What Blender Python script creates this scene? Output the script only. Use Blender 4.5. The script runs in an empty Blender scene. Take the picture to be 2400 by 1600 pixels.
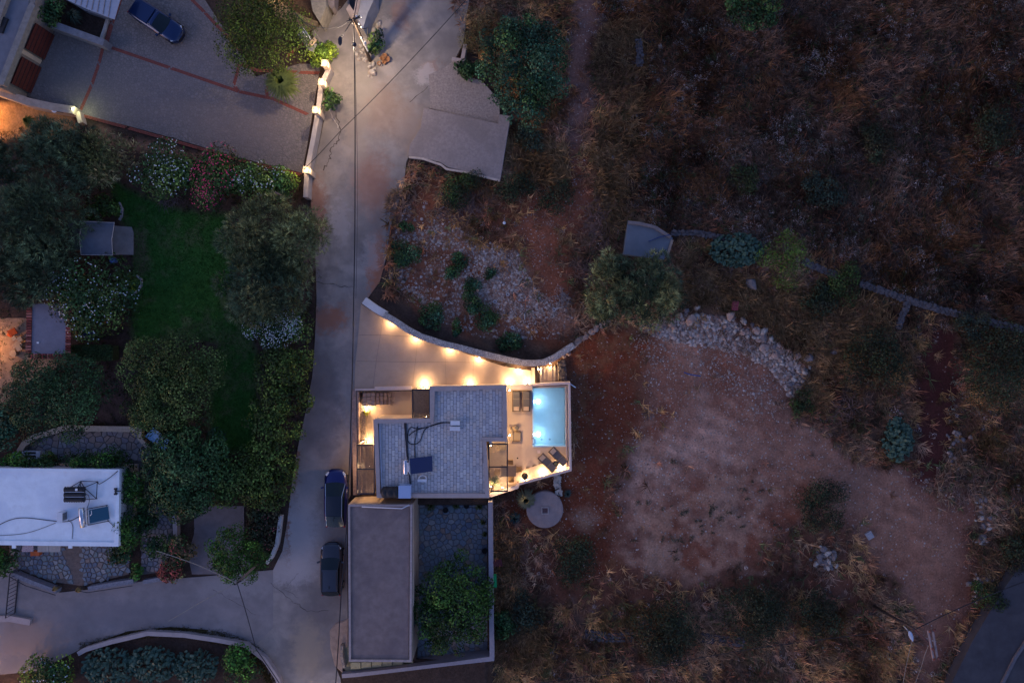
import bpy, math, random
import numpy as np
from mathutils import Vector, Matrix, noise
random.seed(7); RNG = np.random.default_rng(11)
sc = bpy.context.scene
COL = sc.collection
# ---------------------------------------------------------------- camera, sky, sun, exposure
HC, SP = 60.0, 28.0            # drone height in metres, photo pixels per metre on the ground
cam = bpy.data.cameras.new("camera"); co = bpy.data.objects.new("camera", cam); COL.objects.link(co)
co.location = (0, 0, HC); co.rotation_euler = (0, 0, 0)
cam.sensor_width = 36.0; cam.lens = 36.0 * HC / (2400 / SP); cam.clip_end = 3000
sc.camera = co
w = bpy.data.worlds.new("World"); sc.world = w; w.use_nodes = True
nt = w.node_tree; bg = nt.nodes["Background"]
sky = nt.nodes.new("ShaderNodeTexSky"); sky.sky_type = 'NISHITA'; sky.sun_disc = False
SUN_EL, SUN_ROT = math.radians(1.5), math.radians(250)
sky.sun_elevation = SUN_EL; sky.sun_rotation = SUN_ROT; sky.air_density = 1.2; sky.dust_density = 0.6; sky.ozone_density = 2.5
tint = nt.nodes.new("ShaderNodeMix"); tint.data_type = 'RGBA'; tint.blend_type = 'MULTIPLY'; tint.inputs[0].default_value = 1.0
tint.inputs[7].default_value = (1.30, 1.10, 1.52, 1)
nt.links.new(sky.outputs[0], tint.inputs[6]); nt.links.new(tint.outputs[2], bg.inputs[0])
bg.inputs[1].default_value = 0.15
sl = bpy.data.lights.new("sun", 'SUN'); sl.energy = 0.10; sl.angle = math.radians(25); sl.color = (1, .8, .72)
so = bpy.data.objects.new("sun", sl); COL.objects.link(so); so.location = (-30, -10, 40)
so.rotation_euler = (math.radians(60), 0, math.radians(-70))
sc.view_settings.view_transform = 'Standard'; sc.view_settings.look = 'None'
sc.view_settings.exposure = 2.15; sc.view_settings.gamma = 1; sc.view_settings.use_curve_mapping = False
sc.render.engine = 'CYCLES'; sc.cycles.use_denoising = True
sc.cycles.max_bounces = 5; sc.cycles.diffuse_bounces = 3; sc.cycles.sample_clamp_indirect = 6

# ---------------------------------------------------------------- helpers
def P(px, py, h=0.0):
    """the point at height h that stands over / under photo pixel px,py"""
    k = (HC - h) / HC
    return Vector(((px - 1200) / SP * k, (800 - py) / SP * k, h))
def Q(pts, h=0.0): return [tuple(P(x, y, h)[:2]) for x, y in pts]
def tag(o, label=None, cat=None, group=None, kind=None):
    if label: o['label'] = label
    if cat: o['category'] = cat
    if group: o['group'] = group
    if kind: o['kind'] = kind
    return o
def thing(name, label, cat, loc=(0, 0, 0), rz=0.0, group=None):
    o = bpy.data.objects.new(name, None); COL.objects.link(o); o.empty_display_size = .2
    o.location = loc; o.rotation_euler = (0, 0, rz)
    return tag(o, label, cat, group)
def link(name, me, parent=None, world=False):
    o = bpy.data.objects.new(name, me); COL.objects.link(o)
    if parent is not None:
        o.parent = parent
        if world: o.location = -Vector(parent.location)
    return o
def copy_tree(o, parent=None, top=True):
    c = o.copy(); COL.objects.link(c)
    if parent is not None: c.parent = parent
    for ch in o.children: copy_tree(ch, c)
    return c
class MB:
    def __init__(s): s.v = []; s.f = []; s.sm = False
    def add(s, vs, fs):
        n = len(s.v); s.v += [tuple(v) for v in vs]; s.f += [tuple(i + n for i in f) for f in fs]; return s
    def box(s, c, d, rz=0, rx=0, ry=0):
        x, y, z = d[0] / 2, d[1] / 2, d[2] / 2
        m = Matrix.Translation(c) @ Matrix.Rotation(rz, 4, 'Z') @ Matrix.Rotation(ry, 4, 'Y') @ Matrix.Rotation(rx, 4, 'X')
        vs = [m @ Vector(p) for p in ((-x,-y,-z),(x,-y,-z),(x,y,-z),(-x,y,-z),(-x,-y,z),(x,-y,z),(x,y,z),(-x,y,z))]
        return s.add(vs, [(0,3,2,1),(4,5,6,7),(0,1,5,4),(1,2,6,5),(2,3,7,6),(3,0,4,7)])
    def prism(s, poly, z0, z1, bevel=0):
        a = sum(poly[i][0] * poly[(i+1) % len(poly)][1] - poly[(i+1) % len(poly)][0] * poly[i][1] for i in range(len(poly)))
        if a < 0: poly = poly[::-1]
        n = len(poly)
        if bevel:
            cx = sum(p[0] for p in poly) / n; cy = sum(p[1] for p in poly) / n
            top = []
            for p in poly:
                d = math.hypot(p[0]-cx, p[1]-cy) or 1; k = max(0, 1 - bevel / d); top.append((cx + (p[0]-cx)*k, cy + (p[1]-cy)*k))
            vs = [(x, y, z0) for x, y in poly] + [(x, y, z1 - bevel) for x, y in poly] + [(x, y, z1) for x, y in top]
            fs = [tuple(range(2*n, 3*n))]
            for i in range(n):
                j = (i+1) % n; fs += [(i, j, n+j, n+i), (n+i, n+j, 2*n+j, 2*n+i)]
            return s.add(vs, fs)
        vs = [(x, y, z0) for x, y in poly] + [(x, y, z1) for x, y in poly]
        fs = [tuple(range(n))[::-1], tuple(range(n, 2*n))] + [(i, (i+1) % n, n + (i+1) % n, n + i) for i in range(n)]
        return s.add(vs, fs)
    def tube(s, pts, r, n=6, r2=None):
        pts = [Vector(p) for p in pts]; m = len(pts); rings = []
        for i, p in enumerate(pts):
            d = (pts[min(i+1, m-1)] - pts[max(i-1, 0)]).normalized()
            u = d.cross(Vector((0, 0, 1))); u = u.normalized() if u.length > 1e-3 else Vector((1, 0, 0)); v = d.cross(u)
            rr = r if r2 is None else r + (r2 - r) * i / max(1, m-1)
            rings.append([p + (u * math.cos(2*math.pi*k/n) + v * math.sin(2*math.pi*k/n)) * rr for k in range(n)])
        vs = [q for R in rings for q in R]; fs = []
        for i in range(m-1):
            for k in range(n):
                a, b = i*n + k, i*n + (k+1) % n; fs.append((a, b, b+n, a+n))
        fs += [tuple(range(n))[::-1], tuple(range((m-1)*n, m*n))]
        return s.add(vs, fs)
    def lathe(s, c, prof, n=16, axis='Z'):
        vs = []; fs = []
        for r, z in prof:
            for k in range(n):
                a = 2*math.pi*k/n; p = Vector((r*math.cos(a), r*math.sin(a), z))
                if axis == 'X': p = Vector((p.z, p.x, p.y))
                if axis == 'Y': p = Vector((p.x, p.z, p.y))
                vs.append(Vector(c) + p)
        for i in range(len(prof)-1):
            for k in range(n):
                a, b = i*n+k, i*n+(k+1) % n; fs.append((a, b, b+n, a+n))
        fs += [tuple(range(n))[::-1], tuple(range((len(prof)-1)*n, len(prof)*n))]
        return s.add(vs, fs)
    def ribbon(s, pts, wd, z0, z1, closed=False):
        """wall of width wd along a world-xy polyline"""
        n = len(pts); L = []; R = []
        wds = wd if isinstance(wd, (list, tuple)) else [wd]*n
        for i in range(n):
            p = Vector(pts[i]); a = Vector(pts[(i-1) % n] if (closed or i) else pts[i]); b = Vector(pts[(i+1) % n] if (closed or i < n-1) else pts[i])
            d1 = (p-a); d2 = (b-p); d1 = d1.normalized() if d1.length > 1e-6 else d2.normalized(); d2 = d2.normalized() if d2.length > 1e-6 else d1
            t = (d1+d2).normalized(); nn = Vector((-t.y, t.x)); k = 1/max(.4, nn.dot(Vector((-d1.y, d1.x))))
            L.append(p + nn*wds[i]/2*k); R.append(p - nn*wds[i]/2*k)
        vs = []; zz0 = z0 if isinstance(z0, (list, tuple)) else [z0]*n; zz1 = z1 if isinstance(z1, (list, tuple)) else [z1]*n
        for i in range(n):
            vs += [(L[i].x, L[i].y, zz0[i]), (R[i].x, R[i].y, zz0[i]), (R[i].x, R[i].y, zz1[i]), (L[i].x, L[i].y, zz1[i])]
        fs = []
        for i in range(n if closed else n-1):
            a = 4*i; b = 4*((i+1) % n)
            fs += [(a, b, b+3, a+3), (a+1, a+2, b+2, b+1), (a+3, b+3, b+2, a+2), (a, a+1, b+1, b)]
        if not closed: fs += [(0, 3, 2, 1), (4*n-4, 4*n-3, 4*n-2, 4*n-1)]
        return s.add(vs, fs)
    def mesh(s, name, mat):
        me = bpy.data.meshes.new(name); me.from_pydata(s.v, [], s.f)
        if mat: me.materials.append(mat)
        if s.sm: me.polygons.foreach_set('use_smooth', [True]*len(me.polygons))
        me.update(); return me
    def build(s, name, mat, parent=None, world=True):
        return link(name, s.mesh(name, mat), parent, world)
def np_mesh(name, V, F, mat, col=None):
    me = bpy.data.meshes.new(name); nv, (nf, k) = len(V), F.shape
    me.vertices.add(nv); me.vertices.foreach_set('co', np.ascontiguousarray(V, dtype=np.float32).ravel())
    me.loops.add(nf*k); me.loops.foreach_set('vertex_index', np.ascontiguousarray(F, dtype=np.int32).ravel())
    me.polygons.add(nf); me.polygons.foreach_set('loop_start', np.arange(0, nf*k, k, dtype=np.int32)); me.polygons.foreach_set('loop_total', np.full(nf, k, dtype=np.int32))
    me.update(calc_edges=True)
    if col is not None:
        at = me.color_attributes.new('Col', 'FLOAT_COLOR', 'POINT')
        at.data.foreach_set('color', np.ascontiguousarray(col, dtype=np.float32).ravel())
    me.materials.append(mat); return me
# ---- value noise and polygon masks (numpy)
def vnoise(x, y, s, seed=0):
    x = x / s; y = y / s; xi = np.floor(x).astype(int); yi = np.floor(y).astype(int); fx = x - xi; fy = y - yi
    fx = fx*fx*(3-2*fx); fy = fy*fy*(3-2*fy)
    def h(a, b):
        n = (a*374761393 + b*668265263 + seed*974711) & 0x7fffffff; n = ((n ^ (n >> 13)) * 1274126177) & 0x7fffffff
        return ((n ^ (n >> 16)) & 0xffff) / 65535.0
    return (h(xi, yi)*(1-fx) + h(xi+1, yi)*fx)*(1-fy) + (h(xi, yi+1)*(1-fx) + h(xi+1, yi+1)*fx)*fy
def fbm(x, y, s, seed=0, o=4):
    r = 0; a = .5; t = 0
    for i in range(o): r = r + a*vnoise(x, y, s/2**i, seed+i*17); t += a; a *= .55
    return r / t
def sdist(poly, X, Y):
    """signed distance in px, positive inside"""
    d = np.full(X.shape, 1e9); ins = np.zeros(X.shape, bool); n = len(poly)
    for i in range(n):
        x1, y1 = poly[i]; x2, y2 = poly[(i+1) % n]; dx, dy = x2-x1, y2-y1
        t = np.clip(((X-x1)*dx + (Y-y1)*dy) / (dx*dx + dy*dy + 1e-9), 0, 1)
        d = np.minimum(d, np.hypot(X-x1-t*dx, Y-y1-t*dy))
        c = ((y1 > Y) != (y2 > Y)) & (X < (x2-x1)*(Y-y1)/((y2-y1) if y2 != y1 else 1e-9) + x1); ins ^= c
    return np.where(ins, d, -d)
def soft(poly, X, Y, wd=20, wob=25, seed=3):
    wx = X + (fbm(X, Y, 60, seed) - .5)*wob*2; wy = Y + (fbm(X, Y, 60, seed+50) - .5)*wob*2
    return np.clip(sdist(poly, wx, wy)/wd + .5, 0, 1)
def inside(poly, x, y):
    c = False; n = len(poly)
    for i in range(n):
        x1, y1 = poly[i]; x2, y2 = poly[(i+1) % n]
        if (y1 > y) != (y2 > y) and x < (x2-x1)*(y-y1)/(y2-y1) + x1: c = not c
    return c
# ---------------------------------------------------------------- materials
MATS = {}
def M(name, c, var=.22, sc_=3.0, rough=.85, bump=.25, bsc=22, metal=0, stain=None, spec=.3, coat=0, stain2=None):
    if name in MATS: return MATS[name]
    m = bpy.data.materials.new(name); m.use_nodes = True; t = m.node_tree; N = t.nodes; b = N['Principled BSDF']
    tc = N.new('ShaderNodeTexCoord'); nz = N.new('ShaderNodeTexNoise'); nz.inputs['Scale'].default_value = sc_; nz.inputs['Detail'].default_value = 7; nz.inputs['Roughness'].default_value = .65
    t.links.new(tc.outputs['Object'], nz.inputs['Vector'])
    r = N.new('ShaderNodeValToRGB'); r.color_ramp.elements[0].position = .3; r.color_ramp.elements[1].position = .72
    r.color_ramp.elements[0].color = (*[x*(1-var) for x in c], 1); r.color_ramp.elements[1].color = (*[min(1, x*(1+var)) for x in c], 1)
    t.links.new(nz.outputs[0], r.inputs[0]); out = r.outputs[0]
    for k, st in enumerate((stain, stain2)):
        if not st: continue
        n2 = N.new('ShaderNodeTexNoise'); n2.inputs['Scale'].default_value = st[1]; n2.inputs['Detail'].default_value = 6; n2.inputs['Distortion'].default_value = .4
        mp = N.new('ShaderNodeMapping'); mp.inputs['Location'].default_value = (k*13.1+5, k*7.7, 3); t.links.new(tc.outputs['Object'], mp.inputs[0]); t.links.new(mp.outputs[0], n2.inputs['Vector'])
        r2 = N.new('ShaderNodeValToRGB'); r2.color_ramp.elements[0].position = st[3] if len(st) > 3 else .5; r2.color_ramp.elements[1].position = (st[3] if len(st) > 3 else .5) + .16
        r2.color_ramp.elements[1].color = (st[2],)*3 + (1,)
        t.links.new(n2.outputs[0], r2.inputs[0]); mx = N.new('ShaderNodeMix'); mx.data_type = 'RGBA'
        t.links.new(r2.outputs[0], mx.inputs[0]); t.links.new(out, mx.inputs[6]); mx.inputs[7].default_value = (*st[0], 1); out = mx.outputs[2]
    t.links.new(out, b.inputs['Base Color'])
    b.inputs['Roughness'].default_value = rough; b.inputs['Metallic'].default_value = metal; b.inputs['Specular IOR Level'].default_value = spec; b.inputs['Coat Weight'].default_value = coat*.5
    if bump:
        n3 = N.new('ShaderNodeTexNoise'); n3.inputs['Scale'].default_value = bsc; n3.inputs['Detail'].default_value = 4; t.links.new(tc.outputs['Object'], n3.inputs['Vector'])
        bp = N.new('ShaderNodeBump'); bp.inputs['Strength'].default_value = bump; bp.inputs['Distance'].default_value = .03
        t.links.new(n3.outputs[0], bp.inputs['Height']); t.links.new(bp.outputs[0], b.inputs['Normal'])
    MATS[name] = m; return m
def ME(name, c, s):
    m = bpy.data.materials.new(name); m.use_nodes = True; b = m.node_tree.nodes['Principled BSDF']
    b.inputs['Base Color'].default_value = (.8, .8, .75, 1); b.inputs['Emission Color'].default_value = (*c, 1); b.inputs['Emission Strength'].default_value = s; return m
def MCOL(name, rough=.75, nscale=25, amt=.35, spec=.15, bump=.0):
    m = bpy.data.materials.new(name); m.use_nodes = True; t = m.node_tree; N = t.nodes; b = N['Principled BSDF']
    at = N.new('ShaderNodeAttribute'); at.attribute_name = 'Col'; tc = N.new('ShaderNodeTexCoord')
    nz = N.new('ShaderNodeTexNoise'); nz.inputs['Scale'].default_value = nscale; nz.inputs['Detail'].default_value = 4; t.links.new(tc.outputs['Object'], nz.inputs['Vector'])
    mr = N.new('ShaderNodeMapRange'); mr.inputs[1].default_value = .3; mr.inputs[2].default_value = .7; mr.inputs[3].default_value = 1-amt; mr.inputs[4].default_value = 1+amt; t.links.new(nz.outputs[0], mr.inputs[0])
    mx = N.new('ShaderNodeMix'); mx.data_type = 'RGBA'; mx.blend_type = 'MULTIPLY'; mx.inputs[0].default_value = 1
    t.links.new(at.outputs['Color'], mx.inputs[6]); t.links.new(mr.outputs[0], mx.inputs[7]); t.links.new(mx.outputs[2], b.inputs['Base Color'])
    b.inputs['Roughness'].default_value = rough; b.inputs['Specular IOR Level'].default_value = spec
    return m
CONC = M('beige_road_concrete', (.255, .225, .21), .2, 1.1, .9, .25, 40, stain=((.37, .32, .29), .6, .7, .52), stain2=((.14, .125, .125), .2, .7, .49))
CONC2 = M('smooth_drive_concrete', (.31, .245, .20), .10, 1.2, .8, .12, 60, stain=((.24, .18, .15), .5, .5, .5))
ROADG = M('grey_branch_road_concrete', (.215, .195, .195), .18, .9, .9, .2, 40, stain=((.28, .25, .25), .3, .6, .5), stain2=((.13, .12, .13), .15, .6, .52))
ASPH = M('dark_asphalt', (.045, .045, .055), .2, 1.5, .9, .3, 60, stain=((.07, .07, .08), .4, .6))
STUC = M('cream_stucco', (.48, .38, .30), .1, 1.5, .9, .15, 50)
STUCG = M('grey_pink_coping', (.36, .30, .29), .12, 2, .85, .15, 50)
WHITE = M('white_roof_paint', (.76, .82, .86), .08, 1.6, .75, .15, 18, stain=((.62, .69, .78), .35, .7, .5), stain2=((.55, .56, .58), 1.4, .35, .6))
WHITE2 = M('white_paint', (.75, .75, .75), .06, 3, .5, .05)
PLAST = M('white_plastic', (.62, .64, .68), .06, 3, .45, .05)
METG = M('dark_grey_metal', (.05, .05, .06), .1, 5, .45, .05, metal=.6)
STEEL = M('polished_steel', (.62, .63, .66), .08, 4, .25, .04, metal=1)
BLACK = M('black_plastic', (.02, .02, .024), .2, 4, .5, .1)
RUBB = M('black_rubber', (.015, .015, .016), .2, 9, .8, .1)
WOODP = M('brown_pergola_wood', (.22, .125, .07), .3, 9, .7, .2, 40)
WOODG = M('grey_weathered_wood', (.16, .12, .10), .3, 7, .85, .3, 30)
WOODB = M('bark', (.09, .065, .05), .4, 9, .95, .6, 14)
WICK = M('brown_wicker', (.10, .065, .045), .25, 20, .8, .4, 60)
FABG = M('grey_fabric', (.10, .095, .10), .12, 12, .95, .15, 90)
FABB = M('beige_fabric', (.40, .31, .24), .12, 12, .95, .15, 90)
STONE = M('white_limestone', (.42, .38, .34), .28, 3, .9, .5, 10, stain=((.30, .20, .15), 1.2, .6))
STONEP = M('pink_limestone', (.34, .22, .175), .28, 3, .9, .5, 10, stain=((.42, .37, .33), 1.2, .6))
STONED = M('grey_field_stone', (.17, .145, .145), .28, 3, .9, .5, 10)
PEBC = None
BRICK = M('red_brick', (.22, .065, .05), .3, 8, .9, .3, 40)
GLOW = ME('warm_lamp_glass', (1, .78, .5), 40)
GLOWW = ME('cool_lamp_glass', (.95, 1, .8), 18)
LEAF = MCOL('leaves', .6, 9, .3, .2)
WALLD = M('dark_field_wall', (.085,.075,.08), .3, 3, .9, .5, 10)
GRASSM = MCOL('dry_grass_blades', .9, 2.5, .35, .05)
# pebble coping: small stones set in mortar
def pebbles(name, c1, c2, scale, mortar=(.16, .14, .14)):
    m = bpy.data.materials.new(name); m.use_nodes = True; t = m.node_tree; N = t.nodes; b = N['Principled BSDF']
    tc = N.new('ShaderNodeTexCoord'); v = N.new('ShaderNodeTexVoronoi'); v.inputs['Scale'].default_value = scale; t.links.new(tc.outputs['Object'], v.inputs['Vector'])
    v2 = N.new('ShaderNodeTexVoronoi'); v2.feature = 'DISTANCE_TO_EDGE'; v2.inputs['Scale'].default_value = scale; t.links.new(tc.outputs['Object'], v2.inputs['Vector'])
    mx = N.new('ShaderNodeMix'); mx.data_type = 'RGBA'; t.links.new(v.outputs['Color'], mx.inputs[0]); mx.inputs[6].default_value = (*c1, 1); mx.inputs[7].default_value = (*c2, 1)
    r = N.new('ShaderNodeValToRGB'); r.color_ramp.elements[0].position = .02; r.color_ramp.elements[1].position = .12; t.links.new(v2.outputs[0], r.inputs[0])
    m2 = N.new('ShaderNodeMix'); m2.data_type = 'RGBA'; t.links.new(r.outputs[0], m2.inputs[0]); m2.inputs[6].default_value = (*mortar, 1); t.links.new(mx.outputs[2], m2.inputs[7])
    t.links.new(m2.outputs[2], b.inputs['Base Color']); bp = N.new('ShaderNodeBump'); bp.inputs['Strength'].default_value = .6; bp.inputs['Distance'].default_value = .04
    t.links.new(r.outputs[0], bp.inputs['Height']); t.links.new(bp.outputs[0], b.inputs['Normal']); b.inputs['Roughness'].default_value = .85
    return m
PEBW = pebbles('pebble_coping', (.55, .52, .48), (.28, .25, .24), 7)
PEBG = pebbles('stone_facing', (.36, .28, .21), (.20, .16, .13), 4)
PAVE = pebbles('small_block_paving', (.23, .195, .18), (.15, .13, .125), 4.5, (.13, .115, .11))
def add_blobs(m, blobs, extra=None):
    """soft-edged dirt, wear and warm-toned patches at world places: (px, py, rx_m, ry_m, colour, strength)"""
    t = m.node_tree; N = t.nodes; L = t.links.new; b = N['Principled BSDF']; out = b.inputs['Base Color'].links[0].from_socket
    tc = N.new('ShaderNodeTexCoord'); nz = N.new('ShaderNodeTexNoise'); nz.inputs['Scale'].default_value = 1.1; nz.inputs['Detail'].default_value = 9; nz.inputs['Roughness'].default_value = .8; L(tc.outputs['Object'], nz.inputs['Vector'])
    sb = N.new('ShaderNodeVectorMath'); sb.operation = 'SUBTRACT'; L(nz.outputs['Color'], sb.inputs[0]); sb.inputs[1].default_value = (.5,.5,.5)
    ml = N.new('ShaderNodeVectorMath'); ml.operation = 'SCALE'; L(sb.outputs[0], ml.inputs[0]); ml.inputs['Scale'].default_value = 4.2
    ad = N.new('ShaderNodeVectorMath'); ad.operation = 'ADD'; L(tc.outputs['Object'], ad.inputs[0]); L(ml.outputs[0], ad.inputs[1])
    for px, py, rx, ry, c, s_ in blobs:
        p = P(px, py); mp = N.new('ShaderNodeMapping'); mp.vector_type = 'TEXTURE'; mp.inputs['Location'].default_value = (p.x, p.y, 0); mp.inputs['Scale'].default_value = (rx, ry, 50); L(ad.outputs[0], mp.inputs[0])
        ln = N.new('ShaderNodeVectorMath'); ln.operation = 'LENGTH'; L(mp.outputs[0], ln.inputs[0])
        mr = N.new('ShaderNodeMapRange'); mr.interpolation_type = 'SMOOTHSTEP'; mr.inputs[1].default_value = 1.25; mr.inputs[2].default_value = .35; mr.inputs[3].default_value = 0; mr.inputs[4].default_value = s_; L(ln.outputs['Value'], mr.inputs[0])
        mx = N.new('ShaderNodeMix'); mx.data_type = 'RGBA'; L(mr.outputs[0], mx.inputs[0]); L(out, mx.inputs[6]); mx.inputs[7].default_value = (*c, 1); out = mx.outputs[2]
    L(out, b.inputs['Base Color'])
def MCAR(name, c, metal=.5):
    m = M(name, c, .04, 2, .28, 0, metal=metal, spec=.5, coat=1); return m
GLASS = M('tinted_car_glass', (.006, .014, .02), .1, 2, .10, 0, spec=.35)

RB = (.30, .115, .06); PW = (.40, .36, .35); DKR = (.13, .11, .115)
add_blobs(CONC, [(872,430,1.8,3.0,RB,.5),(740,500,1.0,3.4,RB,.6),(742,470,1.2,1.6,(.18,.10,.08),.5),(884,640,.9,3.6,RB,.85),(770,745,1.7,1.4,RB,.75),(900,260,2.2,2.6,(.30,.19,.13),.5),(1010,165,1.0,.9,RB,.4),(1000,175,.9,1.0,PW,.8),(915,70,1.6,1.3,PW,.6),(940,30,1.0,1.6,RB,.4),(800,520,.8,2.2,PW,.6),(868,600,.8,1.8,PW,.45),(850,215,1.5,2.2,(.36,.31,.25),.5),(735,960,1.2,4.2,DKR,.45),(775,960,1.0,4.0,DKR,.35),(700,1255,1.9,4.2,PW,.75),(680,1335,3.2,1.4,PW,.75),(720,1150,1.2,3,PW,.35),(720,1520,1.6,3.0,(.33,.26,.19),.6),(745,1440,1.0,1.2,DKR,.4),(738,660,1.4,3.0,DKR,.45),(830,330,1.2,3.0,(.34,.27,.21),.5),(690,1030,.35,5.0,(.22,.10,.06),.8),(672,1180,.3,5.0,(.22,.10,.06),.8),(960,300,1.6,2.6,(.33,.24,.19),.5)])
add_blobs(ROADG, [(60,1500,3.0,2.0,(.28,.20,.16),.6),(250,1440,5.5,1.6,(.13,.13,.15),.5),(420,1440,3.5,1.6,(.15,.145,.16),.5),(560,1370,3.4,1.0,(.30,.28,.28),.6),(40,1560,1.6,1.0,(.16,.15,.17),.5)])
add_blobs(PAVE, [(330,240,6,3.4,(.20,.16,.15),.35),(560,300,5,3,(.22,.165,.145),.5),(180,180,4,3,(.13,.12,.125),.5),(480,160,5,2.2,(.21,.18,.175),.35)])
# ---------------------------------------------------------------- terrain
EAST = [(978,392),(1010,372),(1150,395),(1155,240),(1110,200),(1055,150),(1080,60),(1100,-200),(1200,-9000),(13000,-9000),(13000,11000),(1141,11000),(1141,1180),(1165,1120),(1315,1070),(1315,905),(1262,905),(1262,862),(1225,856),(1100,800),(900,690),(905,600),(935,500),(960,410)]
PIT = [(838,912),(1322,908),(1322,1068),(1180,1110),(1130,1155),(838,1155)]
PATIOE = [(978,1185),(1141,1185),(1141,1545),(978,1545)]
TRACK = [(1500,800),(1560,735),(1720,800),(1830,900),(1850,980),(2000,1060),(2180,1120),(2290,1180),(2285,1300),(2290,1400),(2230,1520),(2190,1600),(2240,1700),(2140,1700),(2150,1480),(2080,1360),(2010,1260),(1920,1200),(1820,1290),(1640,1360),(1440,1330),(1430,1200),(1450,1100),(1470,1040),(1510,960),(1500,860)]
RED = [(1335,820),(1420,765),(1530,775),(1505,830),(1500,920),(1495,1000),(1450,1080),(1425,1150),(1450,1330),(1380,1370),(1300,1240),(1150,1180),(1335,1105)]
RED2 = [(2150,770),(2230,760),(2260,900),(2215,1110),(2130,1130),(2150,950)]
GRAVL = [(960,470),(1040,500),(1120,560),(1210,590),(1260,680),(1350,740),(1310,795),(1120,790),(1010,745),(910,650),(905,580)]
PATHN = [(1340,-80),(1400,-80),(1415,120),(1380,300),(1370,470),(1300,600),(1340,720),(1290,740),(1240,640),(1200,520),(1290,430),(1330,250)]
LAWN = [(255,420),(340,470),(440,500),(530,500),(560,620),(530,720),(580,770),(600,850),(600,1050),(500,1060),(500,900),(515,800),(420,790),(320,800),(305,700),(320,560),(275,500)]
DIRT2 = [(1180,1190),(1400,1240),(1650,1330),(1800,1280),(1960,1240),(2080,1380),(2120,1480),(1960,1420),(1820,1370),(1640,1420),(1440,1430),(1260,1440),(1170,1330)]
NORTH = [(1150,420),(1300,380),(1410,330),(1400,500),(1360,640),(1400,760),(1300,800),(1240,700),(1200,600),(1120,540),(930,500),(960,400)]
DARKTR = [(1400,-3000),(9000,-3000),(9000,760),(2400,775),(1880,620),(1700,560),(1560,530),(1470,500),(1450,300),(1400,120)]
ORANGE_GLOW = [(-200,230),(60,245),(170,275),(180,300),(120,330),(-200,322)]
def zg(px, py):
    X = np.atleast_1d(np.asarray(px, float)); Y = np.atleast_1d(np.asarray(py, float))
    e = np.clip(sdist(EAST, X, Y)/16, 0, 1); t = np.clip((Y-780)/110, 0, 1)
    z = -.06 - e*(.45 + .95*t*t*(3-2*t))
    rough = np.clip(e*1.0, .15, 1)
    z = z + rough*((fbm(X, Y, 160, 5)-.5)*.5 + (fbm(X, Y, 30, 9, 3)-.5)*.16)*np.where(e > 0, 1, .3) - .02
    z = np.where(e <= 0, np.minimum(z, -.035), z)
    z = np.where(sdist(PIT, X, Y) > 0, -2.6, z)
    z = np.where(sdist(PATIOE, X, Y) > 0, -1.35, z)
    return z
def ZG(px, py): return float(zg(px, py)[0])
def G(px, py):
    z = ZG(px, py); return P(px, py, z)
def axis(lo, hi, st, far):
    a = list(np.arange(lo, hi+1, st)); b = []; x = hi; s = st
    while x < far: s *= 1.45; x += s; b.append(x)
    c = []; x = lo; s = st
    while x > -far+2400: s *= 1.45; x -= s; c.append(x)
    return np.array(c[::-1] + a + b)
ax = axis(-60, 2460, 5, 12000); ay = axis(-60, 1660, 5, 10000)
GX, GY = np.meshgrid(ax, ay); X = GX.ravel(); Y = GY.ravel()
Z = zg(X, Y)
k = (HC - np.minimum(Z, 0)) / HC
V = np.stack([(X-1200)/SP*k, (800-Y)/SP*k, Z], 1)
nx = len(ax); ny = len(ay); I = np.arange(nx*ny).reshape(ny, nx)
F = np.stack([I[:-1, :-1].ravel(), I[1:, :-1].ravel(), I[1:, 1:].ravel(), I[:-1, 1:].ravel()], 1)
def lay(col, c, m): return col*(1-m[:, None]) + np.array(c)[None]*m[:, None]
eM = np.clip(sdist(EAST, X, Y)/20, 0, 1)
n1 = fbm(X, Y, 90, 1); n2 = fbm(X, Y, 22, 2); n3 = fbm(X, Y, 260, 8)
col = np.tile(np.array([.045, .030, .024]), (len(X), 1)).astype(float)
col = lay(col, (.088, .052, .036), eM)
col = lay(col, (.14, .078, .05), eM*np.clip((n1-.55)*6, 0, 1)*.8)
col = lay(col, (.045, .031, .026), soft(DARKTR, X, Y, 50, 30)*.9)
peb = eM*.12
mp = soft(PATHN, X, Y, 30, 22); col = lay(col, (.15, .078, .062), mp*.85); peb = np.maximum(peb, mp*.35)
mt = soft(TRACK, X, Y, 60, 42); far_ = np.clip((X-1780)/380, 0, 1)*np.clip((Y-900)/200, 0, 1); low_ = np.clip((Y-1040)/200, 0, 1); col = lay(col, (.150, .078, .062), mt); col = lay(col, (.105, .050, .040), mt*low_*.75); col = lay(col, (.12, .064, .050), mt*far_*.7)
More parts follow.
